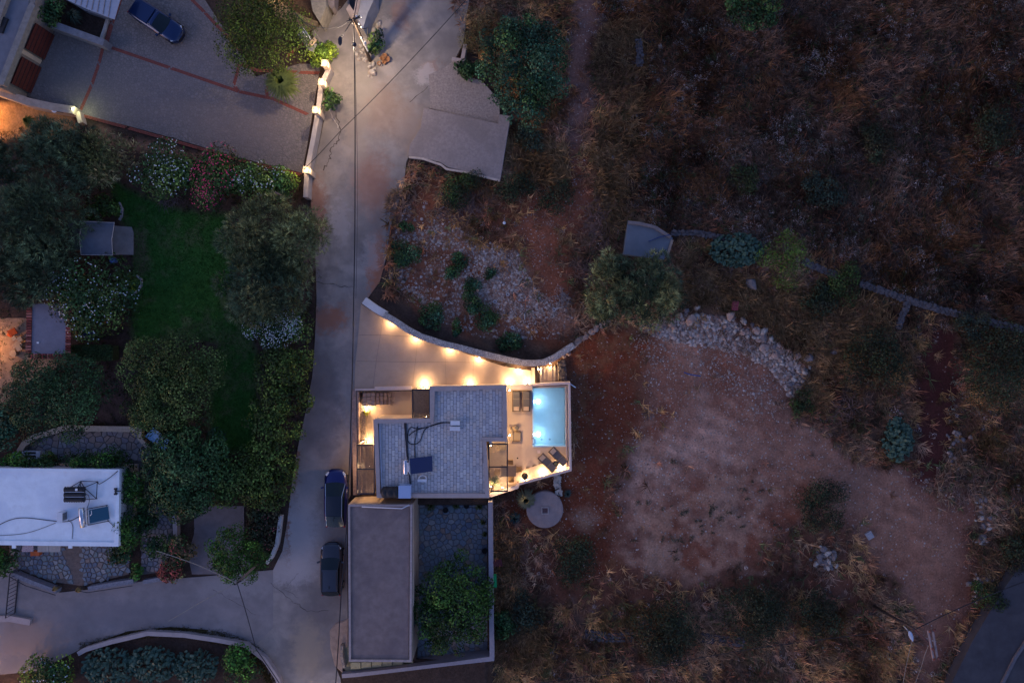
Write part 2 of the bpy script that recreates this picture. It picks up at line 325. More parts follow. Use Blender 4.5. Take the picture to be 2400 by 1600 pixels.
col = lay(col, (.12, .050, .035), mt*np.clip((n1-.5)*7, 0, 1)*.8); col = lay(col, (.24, .16, .13), mt*np.clip((n2*.35+n3*.65-.52)*9, 0, 1)*.7*(1-.7*far_)); lf = soft([(1520,800),(1600,790),(1640,950),(1540,1050),(1480,1060),(1440,1160),(1480,1230),(1560,1130),(1700,1080),(1800,1060),(1700,1000),(1600,850)], X, Y, 70, 40); col = lay(col, (.29, .20, .175), mt*lf*(.40+.5*np.clip((n2-.35)*3, 0, 1))); pth = soft([(1700,1020),(1900,1030),(2050,1090),(2200,1150),(2240,1300),(2190,1480),(2130,1440),(2120,1290),(1960,1170),(1780,1110)], X, Y, 70, 30); col = lay(col, (.175, .102, .082), mt*pth*.8); ru_ = np.sin((Y-.35*X)/7.0+6*fbm(X, Y, 120, 19))*np.clip(fbm(X, Y, 150, 23)*2-.8, 0, 1); col = col*(1+.24*ru_*mt)[:, None]; peb = np.maximum(peb, mt*.22)
md = soft(DIRT2, X, Y, 70, 50)*(1-mt); col = lay(col, (.088, .040, .030), md*.9); col = lay(col, (.15, .10, .085), md*np.clip((n2-.56)*8, 0, 1)*.6); peb = np.maximum(peb, md*.2); mno = soft(NORTH, X, Y, 60, 40); col = lay(col, (.14, .056, .036), mno*.9); peb = np.maximum(peb, mno*.15)
mr = soft(RED, X, Y, 40, 34); col = lay(col, (.098, .032, .019), mr); col = lay(col, (.10, .05, .03), mr*np.clip((n2-.55)*6, 0, 1)); peb = np.maximum(peb*(1-mr), mr*.015)
mr2 = soft(RED2, X, Y, 22, 16); col = lay(col, (.055, .018, .015), mr2)
mg = soft(GRAVL, X, Y, 40, 30); col = lay(col, (.12, .055, .040), mg*.8); g2 = mg*np.clip((fbm(X, Y, 55, 31)-.47)*7, 0, 1)
g2 = g2*(.25+.75*soft([(1130,570),(1240,590),(1290,720),(1200,770),(1100,700)], X, Y, 50, 30)); col = lay(col, (.26, .20, .18), g2*.6); peb = np.maximum(peb, mg*.40)
mgd = mg*np.clip((fbm(X, Y, 80, 77)-.55)*8, 0, 1); col = lay(col, (.12, .04, .022), mgd)
for blob in ([(1130,590),(1215,600),(1250,700),(1200,740),(1140,680)], [(1290,720),(1350,720),(1355,770),(1290,770)], [(1380,1190),(1400,1230),(1360,1250),(1330,1210)], [(1500,1260),(1560,1270),(1570,1340),(1540,1360),(1500,1320)]):
    mb = soft(blob, X, Y, 22, 22); col = lay(col, (.19, .14, .12), mb*.5); peb = np.maximum(peb, mb*.9)
ml = soft(LAWN, X, Y, 26, 16); col = lay(col, (.028, .085, .016), ml); col = lay(col, (.10, .095, .045), ml*np.clip((n1*.5+n2*.5-.50)*8, 0, 1)*.6); col = lay(col, (.10, .07, .045), soft([(310,530),(345,540),(350,640),(320,650)], X, Y, 20, 14)*.7)
mo = soft(ORANGE_GLOW, X, Y, 8, 4); col = lay(col, (.34, .18, .07), mo)  # orange lamp glow laid into the base colour of the gravel bed
for blob, c in (([(225,330),(420,370),(560,410),(560,390),(230,300)], (.17,.09,.06)), ([(200,800),(290,850),(290,1000),(230,990)], (.06,.04,.035)), ([(330,1190),(350,1100),(350,1060),(375,1070),(370,1230)], (.13,.08,.06)), ([(-50,380),(40,360),(40,480),(-50,480)], (.05,.035,.04)), ([(690,500),(760,480),(745,620),(700,700)], (.11,.075,.07)), ([(655,1340),(700,1160),(720,1000),(735,1000),(690,1200),(665,1340)], (.16,.075,.045))):
    col = lay(col, c, soft(blob, X, Y, 14, 10))
wm_ = np.clip(mt+mg+mno+md+mr, 0, 1)[:, None]; col = col*(1-wm_)+col*np.array([1.10,.95,.80])*wm_; col = col*(1.35+.10*wm_); col *= (.78 + .5*fbm(X, Y, 14, 61, 3))[:, None]
C4 = np.concatenate([np.clip(col, 0, 1), np.clip(peb, 0, 1)[:, None]], 1)
def terrain_mat():
    m = bpy.data.materials.new('earth'); m.use_nodes = True; t = m.node_tree; N = t.nodes; L = t.links.new; b = N['Principled BSDF']
    at = N.new('ShaderNodeAttribute'); at.attribute_name = 'Col'; tc = N.new('ShaderNodeTexCoord')
    nz = N.new('ShaderNodeTexNoise'); nz.inputs['Scale'].default_value = 6; nz.inputs['Detail'].default_value = 9; nz.inputs['Roughness'].default_value = .75; L(tc.outputs['Object'], nz.inputs['Vector'])
    mr = N.new('ShaderNodeMapRange'); mr.inputs[1].default_value = .3; mr.inputs[2].default_value = .7; mr.inputs[3].default_value = .55; mr.inputs[4].default_value = 1.45; L(nz.outputs[0], mr.inputs[0])
    mx = N.new('ShaderNodeMix'); mx.data_type = 'RGBA'; mx.blend_type = 'MULTIPLY'; mx.inputs[0].default_value = 1; L(at.outputs['Color'], mx.inputs[6]); L(mr.outputs[0], mx.inputs[7])
    vo = N.new('ShaderNodeTexVoronoi'); vo.inputs['Scale'].default_value = 5.5; L(tc.outputs['Object'], vo.inputs['Vector'])
    sp = N.new('ShaderNodeSeparateColor'); L(vo.outputs['Color'], sp.inputs[0])
    th = N.new('ShaderNodeMath'); th.operation = 'LESS_THAN'; L(sp.outputs[0], th.inputs[0])
    sc1 = N.new('ShaderNodeMath'); sc1.operation = 'MULTIPLY'; sc1.inputs[1].default_value = .75; L(at.outputs['Alpha'], sc1.inputs[0]); L(sc1.outputs[0], th.inputs[1])
    sz = N.new('ShaderNodeMath'); sz.operation = 'LESS_THAN'; L(vo.outputs['Distance'], sz.inputs[0]); 
    rs = N.new('ShaderNodeMath'); rs.operation = 'MULTIPLY'; rs.inputs[1].default_value = .42; L(sp.outputs[1], rs.inputs[0]); L(rs.outputs[0], sz.inputs[1])
    an = N.new('ShaderNodeMath'); an.operation = 'MULTIPLY'; L(th.outputs[0], an.inputs[0]); L(sz.outputs[0], an.inputs[1])
    m2 = N.new('ShaderNodeMix'); m2.data_type = 'RGBA'; L(an.outputs[0], m2.inputs[0]); L(mx.outputs[2], m2.inputs[6]); m2.inputs[7].default_value = (.27, .205, .175, 1)
    L(m2.outputs[2], b.inputs['Base Color']); b.inputs['Roughness'].default_value = .95; b.inputs['Specular IOR Level'].default_value = .1
    bp = N.new('ShaderNodeBump'); bp.inputs['Strength'].default_value = .7; bp.inputs['Distance'].default_value = .12; L(nz.outputs[0], bp.inputs['Height']); L(bp.outputs[0], b.inputs['Normal'])
    return m
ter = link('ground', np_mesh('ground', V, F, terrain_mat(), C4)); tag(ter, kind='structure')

# ---------------------------------------------------------------- roads and paved ground
def slab(name, pts, z, mat, thick=1.6, kind='structure', parent=None):
    mb = MB(); mb.prism(Q(pts, z), z-thick, z); o = mb.build(name, mat, parent); 
    if kind and parent is None: tag(o, kind=kind)
    return o
ROAD = [(1130,-300),(1110,-60),(1096,20),(1086,100),(1066,140),(1040,160),(1005,175),(1008,250),(960,362),(952,380),(946,440),(930,485),(914,535),(906,600),(890,660),(868,690),(862,698),(846,712),(838,800),(830,900),(826,1000),(822,1160),(813,1175),(815,1452),(800,1460),(786,1470),(782,1500),(786,1560),(798,1590),(806,1700),(900,2400),(690,2400),(660,1640),(625,1570),(590,1520),(560,1500),(480,1490),(560,1345),(640,1335),(662,1290),(672,1230),(682,1150),(692,1080),(706,1010),(720,950),(732,880),(738,800),(742,700),(738,560),(728,470),(735,400),(748,340),(760,280),(764,220),(762,170),(745,110),(730,75),(800,20),(830,-20),(860,-300)]
slab('road', ROAD, 0.0, CONC)
BR = [(560,1342),(480,1350),(400,1356),(330,1362),(270,1372),(215,1380),(140,1388),(60,1360),(20,1330),(-300,1330),(-3000,1350),(-3000,1640),(-300,1600),(0,1580),(85,1572),(150,1540),(210,1510),(300,1478),(400,1468),(500,1476),(590,1520),(640,1470),(640,1335)]
slab('branch_road', BR, 0.006, ROADG)
slab('far_road', [(2400,1310),(2340,1400),(2280,1500),(2230,1600),(2190,1700),(2100,1900),(2500,2200),(3200,1200),(2900,900)], -.30, ASPH, 1.0)
MB().ribbon(Q([(2420,1480),(2380,1540),(2345,1610),(2320,1680)], -.2), .25, -1, -.15).build('road_kerb', M('kerb_concrete', (.10,.10,.12)), None)
tag(bpy.data.objects['road_kerb'], kind='structure')
slab('paved_yard', [(255,-60),(440,-60),(530,75),(565,130),(600,180),(700,150),(752,150),(735,250),(722,330),(708,405),(560,370),(400,322),(300,295),(190,268),(40,218),(95,50),(243,100),(258,60)], .010, PAVE, .4)
# red brick bands of the yard : each band is a row of bricks (stuff: far more than 300)
bm_ = MB(); nb = 0
def brickband(pts, rows=2, z=.016, sp=.24):
    global nb
    for a, b in zip(pts[:-1], pts[1:]):
        A = P(*a); B = P(*b); d = (B-A); L_ = d.length; d.normalize(); n_ = Vector((-d.y, d.x, 0)); an = math.atan2(d.y, d.x); m_ = int(L_/sp)
        for i in range(m_):
            for r_ in range(rows):
                c = A + d*(i+.5+.5*(r_ % 2))*sp + n_*(r_-(rows-1)/2)*.13
                bm_.box((c.x, c.y, z+random.uniform(-.003, .004)), (sp-.015, .115, .03), an); nb += 1
brickband([(108,64),(243,106),(400,160),(560,215),(640,232),(720,268)]); brickband([(250,98),(262,55),(285,-10)], 3)
brickband([(243,106),(232,150),(215,200),(185,268)]); brickband([(190,270),(300,300),(400,328),(560,375),(708,410)])
brickband([(440,-10),(480,30),(525,78),(565,122)]); brickband([(108,64),(90,110),(60,190)]); brickband([(560,215),(548,200),(562,150),(600,165),(700,170),(752,172)]); brickband([(628,232),(624,210),(640,185),(690,178)]); brickband([(672,132),(700,112),(712,100)])
tag(bm_.build('brick_band', BRICK), 'thin red brick bands laid across the dark paved yard', 'brick paving', kind='stuff')
# driveway of the villa : slabs with saw-cut joints
DRV = [(846,712),(885,738),(940,768),(1000,800),(1060,816),(1120,838),(1180,858),(1224,866),(1246,868),(1246,905),(1165,908),(1000,912),(830,918),(832,860),(838,800)]
slab('driveway', DRV, .02, CONC2, 1.6)
xs_ = [[(898,745),(884,830),(874,905)],[(980,790),(972,860),(966,908)],[(1042,812),(1046,905)],[(1110,835),(1108,905)]]
j = MB()
for l_ in xs_: j.ribbon(Q(l_, .03), .022, .015, .0245)
j.ribbon(Q([(842,785),(900,785),(980,790)], .03), .03, .015, .024); j.ribbon(Q([(836,846),(960,848),(1110,849),(1200,850)], .03), .03, .015, .0235)
tag(j.build('driveway_joint', M('joint_filler', (.17,.13,.11)), bpy.data.objects['driveway']), kind='stuff')
# cracks in the road
def crack(pts, wd, name='road_crack', mat=None):
    q = []
    for (a, b) in zip(pts[:-1], pts[1:]):
        for i in range(6):
            t = i/6; q.append((a[0]+(b[0]-a[0])*t+random.uniform(-3, 3), a[1]+(b[1]-a[1])*t+random.uniform(-3, 3)))
    q.append(pts[-1]); mb = MB(); mb.ribbon(Q(q, 0), [wd*random.uniform(.4, 1.4) for _ in q], .001, .0075)
    return mb.build(name, mat or M('crack_dirt', (.07,.055,.05)), bpy.data.objects['road'])
for c_, w_ in (([(785,262),(797,300),(795,330),(775,350),(772,375),(758,400)], .07), ([(735,660),(790,668),(830,674)], .05), ([(632,1366),(690,1410),(720,1432),(770,1430)], .035), ([(1005,200),(960,240)], .05), ([(700,1340),(665,1380),(700,1400)], .02), ([(500,1380),(540,1405),(600,1440)], .025)):
    tag(crack(c_, w_), kind='stuff')
tag(crack([(772,250),(780,275),(792,300)], .10, 'pale_patch', M('patch_mortar', (.45,.40,.36))), kind='stuff')
# concrete platform right of the road
pf = thing('concrete_platform', 'flat beige concrete platform with a low lip beside the large round tree', 'concrete platform', P(1080,330,0))
mb = MB(); mb.prism(Q([(993,252),(1040,262),(1168,290),(1171,268),(1197,272),(1173,421),(1128,411),(1095,402),(1050,392),(1030,380),(990,370),(956,365),(960,340),(985,300)], .30), -1.6, .30, .03); mb.build('slab', M('gritty_concrete', (.27, .225, .215), .2, 5, .9, .6, 60, stain=((.2,.165,.155),.5,.5)), pf)
mb = MB(); mb.ribbon(Q([(958,368),(992,372),(1034,386),(1046,396),(1095,404),(1130,413),(1172,423)], .32), .16, .1, .325); mb.build('lip', M('pale_lip', (.45,.37,.32)), pf)
slab('gravel_apron', [(1006,170),(1060,140),(1080,175),(1130,190),(1170,235),(1172,292),(1040,262),(1000,252)], -.012, M('gravelly_concrete', (.27,.225,.21), .3, 6, .95, .8, 30, stain=((.36,.31,.29), 3, .7, .55)), .5)
lw = thing('low_wall_end', 'short pale concrete kerb end at the road edge left of the round tree', 'wall', P(1075,140,0)); MB().ribbon(Q([(1059,138),(1083,142),(1090,104)], .35), .3, -.6, .35).build('wall', STUCG, lw)

# ---------------------------------------------------------------- villa
Hp, Hr = 3.0, 2.72
villa = thing('villa', 'cream flat-roofed villa with grey block paving on its L-shaped roof', 'house', P(1010, 1030, 0))
RO = [(1008,907),(1187,903),(1188,1036),(1143,1037),(1146,1167),(868,1167),(877,1160),(874,983),(1008,981)]
RO = [(1008,907),(1187,903),(1188,1034),(1137,1034),(1147,1167),(884,1167),(876,983),(1010,981)]
MB().prism(Q(RO, Hr), -2.4, Hr-.06).build('wall', STUC, villa)
MB().prism(Q([(1012,912),(1183,908),(1183,1030),(1130,1030),(1140,1161),(890,1161),(882,988),(1014,986)], Hr), Hr-.05, Hr-.02).build('roof', M('roof_bed', (.24,.24,.26)), villa)
mb = MB(); mb.ribbon(Q([(1013,911),(1183,907),(1184,1030),(1135,1029),(1142,1161),(887,1161),(880,987),(1012,985)], Hp), [.40,.30,.34,.30,.32,.30,.34,.30], 2.3, Hp, True); mb.build('parapet', STUCG, villa)
mb = MB(); mb.ribbon(Q([(890,991),(896,1158)], Hr), .07, Hr-.01, Hr+.08); mb.ribbon(Q([(896,1159),(1138,1159)], Hr), .08, Hr-.01, Hr+.08); mb.build('flashing_strip', M('pale_blue_strip', (.5,.52,.6)), villa)
shades = [M('paver_%s' % n, c, .10, 6, .9, .3, 40) for n, c in (('grey', (.43,.42,.43)), ('blue_grey', (.40,.40,.43)), ('warm_grey', (.46,.42,.40)), ('dark_grey', (.36,.355,.375)), ('pale_grey', (.49,.48,.48)))]
RIN = [(1013,911),(1184,907),(1184,1032),(1131,1032),(1140,1161),(893,1161),(886,988),(1012,986)]
kk = (HC-Hr)/HC; pw, ph = 7.6/SP*kk, 14.6/SP*kk
proto = []
for m_ in shades:
    b_ = MB(); b_.prism([(-pw*.455,-ph*.475),(pw*.455,-ph*.475),(pw*.455,ph*.475),(-pw*.455,ph*.475)], 0, .05, .006); proto.append(b_.mesh('paver', m_))
cells_ = []
for ix in range(0, 42):
    for iy in range(0, 19):
        cx, cy = 884 + ix*7.6, 909 + iy*14.6 + (7.3 if ix % 2 else 0) + [0, 1.5, -1.2][ix % 3]
        if inside(RIN, cx, cy): cells_.append((cx, cy))
random.shuffle(cells_)
wts = [.34, .24, .16, .14, .12]; rest = {i: MB() for i in range(5)}
for i_, (cx, cy) in enumerate(cells_):
    s_ = random.choices(range(5), wts)[0]; p_ = P(cx, cy, Hr)
    if i_ < 300:
        o = link('paver', proto[s_], villa); o.location = (p_.x-villa.location.x, p_.y-villa.location.y, Hr-.028+random.uniform(0, .006))
    else:
        z_ = Hr-.028+random.uniform(0, .006); rest[s_].prism([(p_.x+a, p_.y+b) for a, b in ((-pw*.455,-ph*.475),(pw*.455,-ph*.475),(pw*.455,ph*.475),(-pw*.455,ph*.475))], z_, z_+.05, .006)
me = bpy.data.meshes.new('roof_paving'); vv = []; ff = []; mi = []
for s_ in range(5):
    n_ = len(vv); vv += rest[s_].v; ff += [tuple(i+n_ for i in f) for f in rest[s_].f]; mi += [s_]*len(rest[s_].f)
me.from_pydata(vv, [], ff)
for m_ in shades: me.materials.append(m_)
me.polygons.foreach_set('material_index', mi); tag(link('roof_paving', me, villa, True), kind='stuff')
# villa ground floor trims: sunken patio floor, deck
MB().prism(Q([(838,914),(965,914),(965,982),(876,982),(876,1160),(838,1160)], -.9), -2.0, -.9).build('patio_floor', CONC2, villa)
DECK = [(1164,910),(1250,910),(1250,1048),(1333,1046),(1336,1098),(1217,1128),(1216,1140),(1146,1160),(1146,1030),(1164,1030)]
MB().prism(Q(DECK, -.2), -2.4, -.2).build('deck', M('cream_deck_concrete', (.44,.35,.28), .06, 1.5, .75, .1, 50), villa)
mb = MB(); mb.ribbon(Q([(1168,908),(1248,906)], .55), .42, -1, .55); mb.build('deck_wall', STUCG, villa)
mb = MB(); mb.ribbon(Q([(1246,902),(1334,898),(1337,1101),(1216,1134)], .5), .20, -2.6, .5); mb.ribbon(Q([(1214,1133),(1212,1141),(1148,1161)], .25), .28, -2.6, .25); mb.build('deck_wall', M('white_pink_render', (.52,.43,.40), .06, 3), villa)
mb = MB(); mb.ribbon(Q([(1250,908),(1327,905),(1329,1095)], .1), .12, -1, .12); mb.build('inner_ledge', STUCG, villa)
# retaining wall with gate rail round the sunken patio
mb = MB(); mb.ribbon(Q([(835,1160),(833,1045),(832,912)], .25), .55, -2, .18); mb.build('boundary_wall', M('rough_beige_wall', (.26,.19,.17), .3, 5, .95, .6, 14), villa)
mb = MB(); mb.ribbon(Q([(832,913),(878,912)], .2), .14, -1, .2); mb.ribbon(Q([(878,910),(965,909)], .2), .30, -1, .22); mb.build('gate_wall', M('pink_white_coping', (.50,.42,.40), .06, 3), villa)
mb = MB()
mb.tube([P(835,917,.9), P(965,915,.9)], .035, 6); mb.tube([P(835,917,.9), P(838,1040,.9)], .035, 6)
for x_ in (836, 878, 904, 933, 964): mb.tube([P(x_,916,.15), P(x_,916,.95)], .04, 6)
for y_ in (917, 958, 1000, 1038): mb.tube([P(836.5,y_,.15), P(836.5,y_,.95)], .04, 6)
mb.build('railing', METG, villa)
mb = MB(); mb.ribbon(Q([(851,930),(851,1040)], -.5), .42, -1.4, -.45); mb.build('planter_wall', PEBG, villa)
stc = [M('step_stone_%d' % i, c, .2, 6, .9, .3) for i, c in enumerate(((.34,.25,.19),(.29,.20,.15),(.38,.29,.22),(.30,.23,.2)))]
MB().prism(Q([(849,919),(925,919),(925,951),(849,951)], -.3), -1.5, -.92).build('stair_base', M('stair_mortar', (.12,.085,.07)), villa)
def stones_row(x0, x1, z, zb, parent, y0=920, y1=951):
    for cx in range(int((x1-x0)//9.6) or 1):
        nn = max(1, int((x1-x0)//9.6)); w_ = (x1-x0)/nn; yy = y0; 
        while yy < y1-3:
            hh = random.choice((7, 8, 10, 11)); hh = min(hh, y1-yy)
            c_ = Q([(x0+cx*w_+.4, yy+.4), (x0+(cx+1)*w_-.4, yy+.4), (x0+(cx+1)*w_-.4, yy+hh-.4), (x0+cx*w_+.4, yy+hh-.4)], z)
            b_ = MB(); b_.prism(c_, zb, z+random.uniform(-.01, .01), .01); b_.build('paving_stone', random.choice(stc), parent); yy += hh
stones_row(850, 879, -.02, -.93, villa)
for i in range(5): stones_row(880+i*9.2, 880+(i+1)*9.2-.8, -.19-.17*i, -.93, villa)
# stairs down from the driveway to the field
stp = thing('garden_stair', 'flight of pale concrete steps beside the pool wall under the curved wall', 'stairs', P(1275,880,-.5))
STM = M('step_concrete', (.50,.40,.30), .12, 4)
for i in range(8):
    x0 = 1245.5+i*8; MB().prism(Q([(x0,862),(x0+8.2,862-(i*1.2)),(x0+8.2,899),(x0,899)], -.02-.17*i), -2.2, -.02-.17*i).build('step', STM, stp)
# pool
pool = thing('swimming_pool', 'lit rectangular swimming pool with pale blue water at the east end of the deck', 'swimming pool', P(1290,975,-1))
TILE = M('pale_pool_tile', (.40,.62,.78), .08, 1.2, .4, .02)
A0, A1, B1, B0 = (1248.5,907), (1329,905), (1331,1044.5), (1249.5,1045.5)
mb = MB(); mb.prism(Q([A0, A1, B1, B0], -1.55), -1.8, -1.55); mb.build('pool_floor', TILE, pool)
pq = Q([A0, A1, B1, B0], -.25); mb = MB(); mb.ribbon([((pq[i][0]), (pq[i][1])) for i in range(4)], .10, -1.7, -.18, True); mb.build('pool_wall', TILE, pool)
wm = bpy.data.materials.new('pool_water'); wm.use_nodes = True; t = wm.node_tree; b = t.nodes['Principled BSDF']; b.inputs['Base Color'].default_value = (.80, .95, 1, 1); b.inputs['Roughness'].default_value = .02; b.inputs['IOR'].default_value = 1.33; b.inputs['Transmission Weight'].default_value = 1
nz = t.nodes.new('ShaderNodeTexNoise'); nz.inputs['Scale'].default_value = 1.5; bp = t.nodes.new('ShaderNodeBump'); bp.inputs['Strength'].default_value = .12; bp.inputs['Distance'].default_value = .05; t.links.new(nz.outputs[0], bp.inputs['Height']); t.links.new(bp.outputs[0], b.inputs['Normal'])
me = bpy.data.meshes.new('water'); me.from_pydata([(x, y, -.30) for x, y in pq], [], [(0, 3, 2, 1)]); me.materials.append(wm); link('water', me, pool, True)
mb = MB()
for dy in (0, 13): mb.tube([P(1246,1027+dy,-.15), P(1247,1027+dy,.55), P(1252,1027+dy,.6), P(1253.5,1027+dy,.0), P(1253.5,1027+dy,-1.2)], .03, 6)
for z_ in (-.45, -.75, -1.05): mb.tube([P(1253.5,1027,z_), P(1253.5,1040,z_)], .035, 6)
lad = thing('pool_ladder', 'steel pool ladder hooked over the pool corner nearest the terrace', 'ladder', P(1250,1034,-.2)); mb.build('ladder_frame', STEEL, lad)
for x_, y_ in ((1269,1028),(1288,1028)):
    b_ = MB(); b_.lathe(P(x_, y_, -1.55), [(0.09, 0), (.09, .02), (.0, .021)], 12); b_.build('floor_drain', M('drain_blue', (.2,.33,.5)), pool)

# ---------------------------------------------------------------- pergolas
def pergola(name, label, poly, h, nsl, vert=True, mid=None, slat_mat=WOODP, tube=False):
    x0, y0, x1, y1 = poly; t = thing(name, label, 'pergola', P((x0+x1)/2, (y0+y1)/2, 0)); f = MB()
    r = [(x0,y0),(x1,y0),(x1,y1),(x0,y1)]
    f.ribbon(Q(r, h), .10, h-.14, h, True)
    if mid is not None: f.ribbon(Q([(x0,mid),(x1,mid)], h), .09, h-.12, h)
    for x_, y_ in r: q = P(x_, y_, h); f.box((q.x, q.y, (h-1)/2), (.10, .10, h+1))
    f.build('frame', METG, t)
    for i in range(nsl):
        u = x0+2+(x1-x0-4)*(i+.5)/nsl; a = P(u, y0+1, h); c = P(u, y1-1, h); s = MB()
        if tube: s.tube([(a.x, a.y, h-.05), ((a.x+c.x)/2, (a.y+c.y)/2, h-.05+random.uniform(-.01,.01)), (c.x, c.y, h-.05)], .024, 5)
        else: s.box(((a.x+c.x)/2, (a.y+c.y)/2, h-.05), ((x1-x0-4)/nsl/SP*.80, abs(a.y-c.y), .04), random.uniform(-.004, .004))
        s.build('slat', slat_mat, t)
    return t
pergola('pergola', 'slatted brown wood pergola over the entrance between patio and driveway', (967,913,1007,981), 2.4, 13)
pergola('pergola', 'long slatted brown wood pergola between the villa wall and the road', (837,1043,877,1157), 2.3, 14, mid=1099)
pergola('pergola', 'thin cane pergola over the dining table at the end of the deck', (1146,1040,1189,1151), 2.3, 15, mid=1094, slat_mat=M('pale_cane', (.36,.29,.17), .2, 6), tube=True)
# ---------------------------------------------------------------- lamps
LK = .36
GLOWG = ME('gate_lamp_glass', (1, .72, .38), 14)
def light(p, power, col, parent=None, r=.06, spot=None, rot=None):
    l = bpy.data.lights.new('lamp_light', 'SPOT' if spot else 'POINT'); l.energy = power*LK; l.color = col; l.shadow_soft_size = r
    if spot: l.spot_size = math.radians(spot); l.spot_blend = 1
    o = bpy.data.objects.new('lamp_light', l); COL.objects.link(o); o.location = p
    if rot: o.rotation_euler = rot
    if parent: o.parent = parent; o.location = Vector(p) - Vector(parent.location)
    return o
WARM = (1, .60, .27); WARM2 = (1, .68, .38)
def wall_lamp(px, py, h, power, label, nx_=0, ny_=-1, group='wall lamps around the villa', col=WARM):
    """bulkhead lamp on a wall; nx_,ny_ = outward direction in photo pixels"""
    p = P(px, py, h); t = thing('wall_lamp', label, 'wall lamp', p, 0, group); d = Vector((nx_, -ny_, 0)).normalized()
    b = MB(); b.box((-d.x*.04, -d.y*.04, .03), (.14, .14, .05), math.atan2(d.y, d.x)); b.build('bracket', METG, t, False)
    g = MB(); g.lathe((0, 0, -.09), [(.02, 0), (.06, .03), (.07, .07), (.04, .10)], 10); g.build('lamp_glass', GLOW, t, False)
    light(p + d*.17 + Vector((0, 0, -.04)), power*2.1, col, t, .05)
    return t
dl = [((919,751),'first along the curved stone wall from the road'),((976,788),'second along the curved stone wall from the road'),((1056,815),'third along the curved stone wall from the road'),((1124,837),'fourth along the curved stone wall, left of the drain'),((1218,864),'fifth along the curved stone wall, right of the drain'),((1263,864),'under the curved wall over the upper steps'),((1290,851),'under the curved wall over the lower steps')]
for i, ((x_, y_), l_) in enumerate(dl):
    dx, dy = ((-.45,.9) if i < 6 else (-.3,.95)); z_ = .45 if i < 5 else (-.1 if i == 5 else -.6)
    wall_lamp(x_, y_, z_, (46, 40, 34, 34, 34, 20, 18)[i], 'small lit lamp ' + l_, dx, dy)
for (x_, y_), l_, pw_ in (((993,904),'on the north villa wall by the entrance pergola',60),((1101,902),'on the north villa wall halfway along the driveway',42),((1194,899),'on the low deck wall nearest the villa corner',42),((1236,898),'on the low deck wall nearest the pool',42)):
    wall_lamp(x_, y_, .50, pw_, 'bright lit lamp ' + l_, 0, -1)
wall_lamp(1193,914,2.2,82,'very bright lit lamp on the villa corner above the two dark loungers',1,.25)
wall_lamp(1193,1020,2.0,58,'bright lit lamp on the villa wall beside the armchair',1,.1)
wall_lamp(857,957,-.3,44,'lit lamp on the stone planter wall above the yellow plant',1,0)
wall_lamp(861,1035,-.3,52,'lit lamp on the stone planter wall below the yellow plant',1,-.2)
wall_lamp(920,983.5,1.2,22,'small lit lamp over the villa door in the sunken patio',0,-1)
wall_lamp(1001,976,1.2,9,'small lit lamp under the entrance pergola',-1,-.1)
wall_lamp(866,1092,1.3,50,'lit lamp under the long pergola near its middle beam',-1,-.1)
wall_lamp(870,1155,-.2,16,'lit lamp at the lower end of the long pergola',-1,-.4)
wall_lamp(1149,1043,1.7,26,'lit lamp in the inner corner of the cane pergola',1,.5)
wall_lamp(1149,1140,.6,24,'lit lamp low on the villa wall by the pergola plant',1,0)
wall_lamp(1178,1143,.7,24,'lit lamp standing at the outer end of the cane pergola',0,-1)
wall_lamp(1316,1100,.1,30,'lit floor lamp in the deck corner between the slanted loungers and wall',-.4,-1)
wall_lamp(1274,1111,.1,26,'lit floor lamp at the deck wall left of the slanted loungers',-.3,-1)
wall_lamp(1231,1124,.1,24,'lit floor lamp behind the round barbecue',-.3,-1)
for y_, l_ in ((940,'upper'),(1017,'lower')):
    p = P(1251.5, y_, -.75); t = thing('pool_lamp', 'round underwater lamp, the %s one of the pair in the pool side wall' % l_, 'pool lamp', p, 0, 'underwater pool lamps')
    MB().lathe((0,0,0), [(.02, -.03), (.10, -.03), (.10, .0), (.02, .02)], 12, 'X').build('lens', ME('pool_lamp_glass_'+l_, (.8,.95,1), 12), t, False)
    light(p + Vector((.35, 0, 0)), 23, (.78, .93, 1), t, .22)
# gate pillars with cube lamps along the yard wall
WALLP = [(770,152),(760,190),(752,256),(718,398),(712,462)]
gw = thing('yard_wall', 'grey rendered yard wall running between four lit gate pillars along the road', 'wall', P(740,300,0))
mb = MB(); mb.ribbon(Q([(771,160),(752,200),(745,262),(733,330),(719,400),(716,462)], 1.1), .38, -.4, 1.1); mb.build('wall', M('grey_wall_render', (.36,.32,.30), .12, 3), gw)
mb = MB(); mb.ribbon(Q([(760,215),(752,262)], .7), .3, -.4, .7); mb.build('wall_foot', PEBG, gw)
for (x_, y_), l_ in (((762,150),'topmost, against the yellow-green shrub'),((755,194),'second from the top, above the roadside bush'),((741,259),'third from the top, below the roadside bush'),((719,399),'lowest, beside the oleander hedge')):
    t = thing('gate_pillar', 'cream gate pillar with glowing lamp on top, ' + l_, 'pillar', P(x_, y_, 1.9)*1, 0, 'lit gate pillars of the yard'); t.location.z = 0
    b = MB(); b.box((0, 0, .8), (.42, .42, 2.4), -.1); b.build('shaft', STUC, t, False)
    b = MB(); b.box((0, 0, 2.03), (.54, .54, .1), -.1); b.build('cap', M('pale_cap', (.34,.26,.20)), t, False)
    b = MB(); b.box((-.03, 0, 2.18), (.18, .18, .2), -.1); b.build('lamp_glass', GLOWG, t, False)
    b = MB(); b.lathe((-.03, 0, 2.28), [(.13, 0), (.10, .04), (.02, .07)], 8); b.build('lamp_lid', STUC, t, False)
    light(Vector(t.location) + Vector((.1, -.02, 2.62)), 15, WARM2, t, .08)
    light(Vector(t.location) + Vector((.42, 0, 1.75)), 26, WARM2, t, .08)
    light(Vector(t.location) + Vector((-.42, 0, 1.75)), 24, WARM2, t, .08)
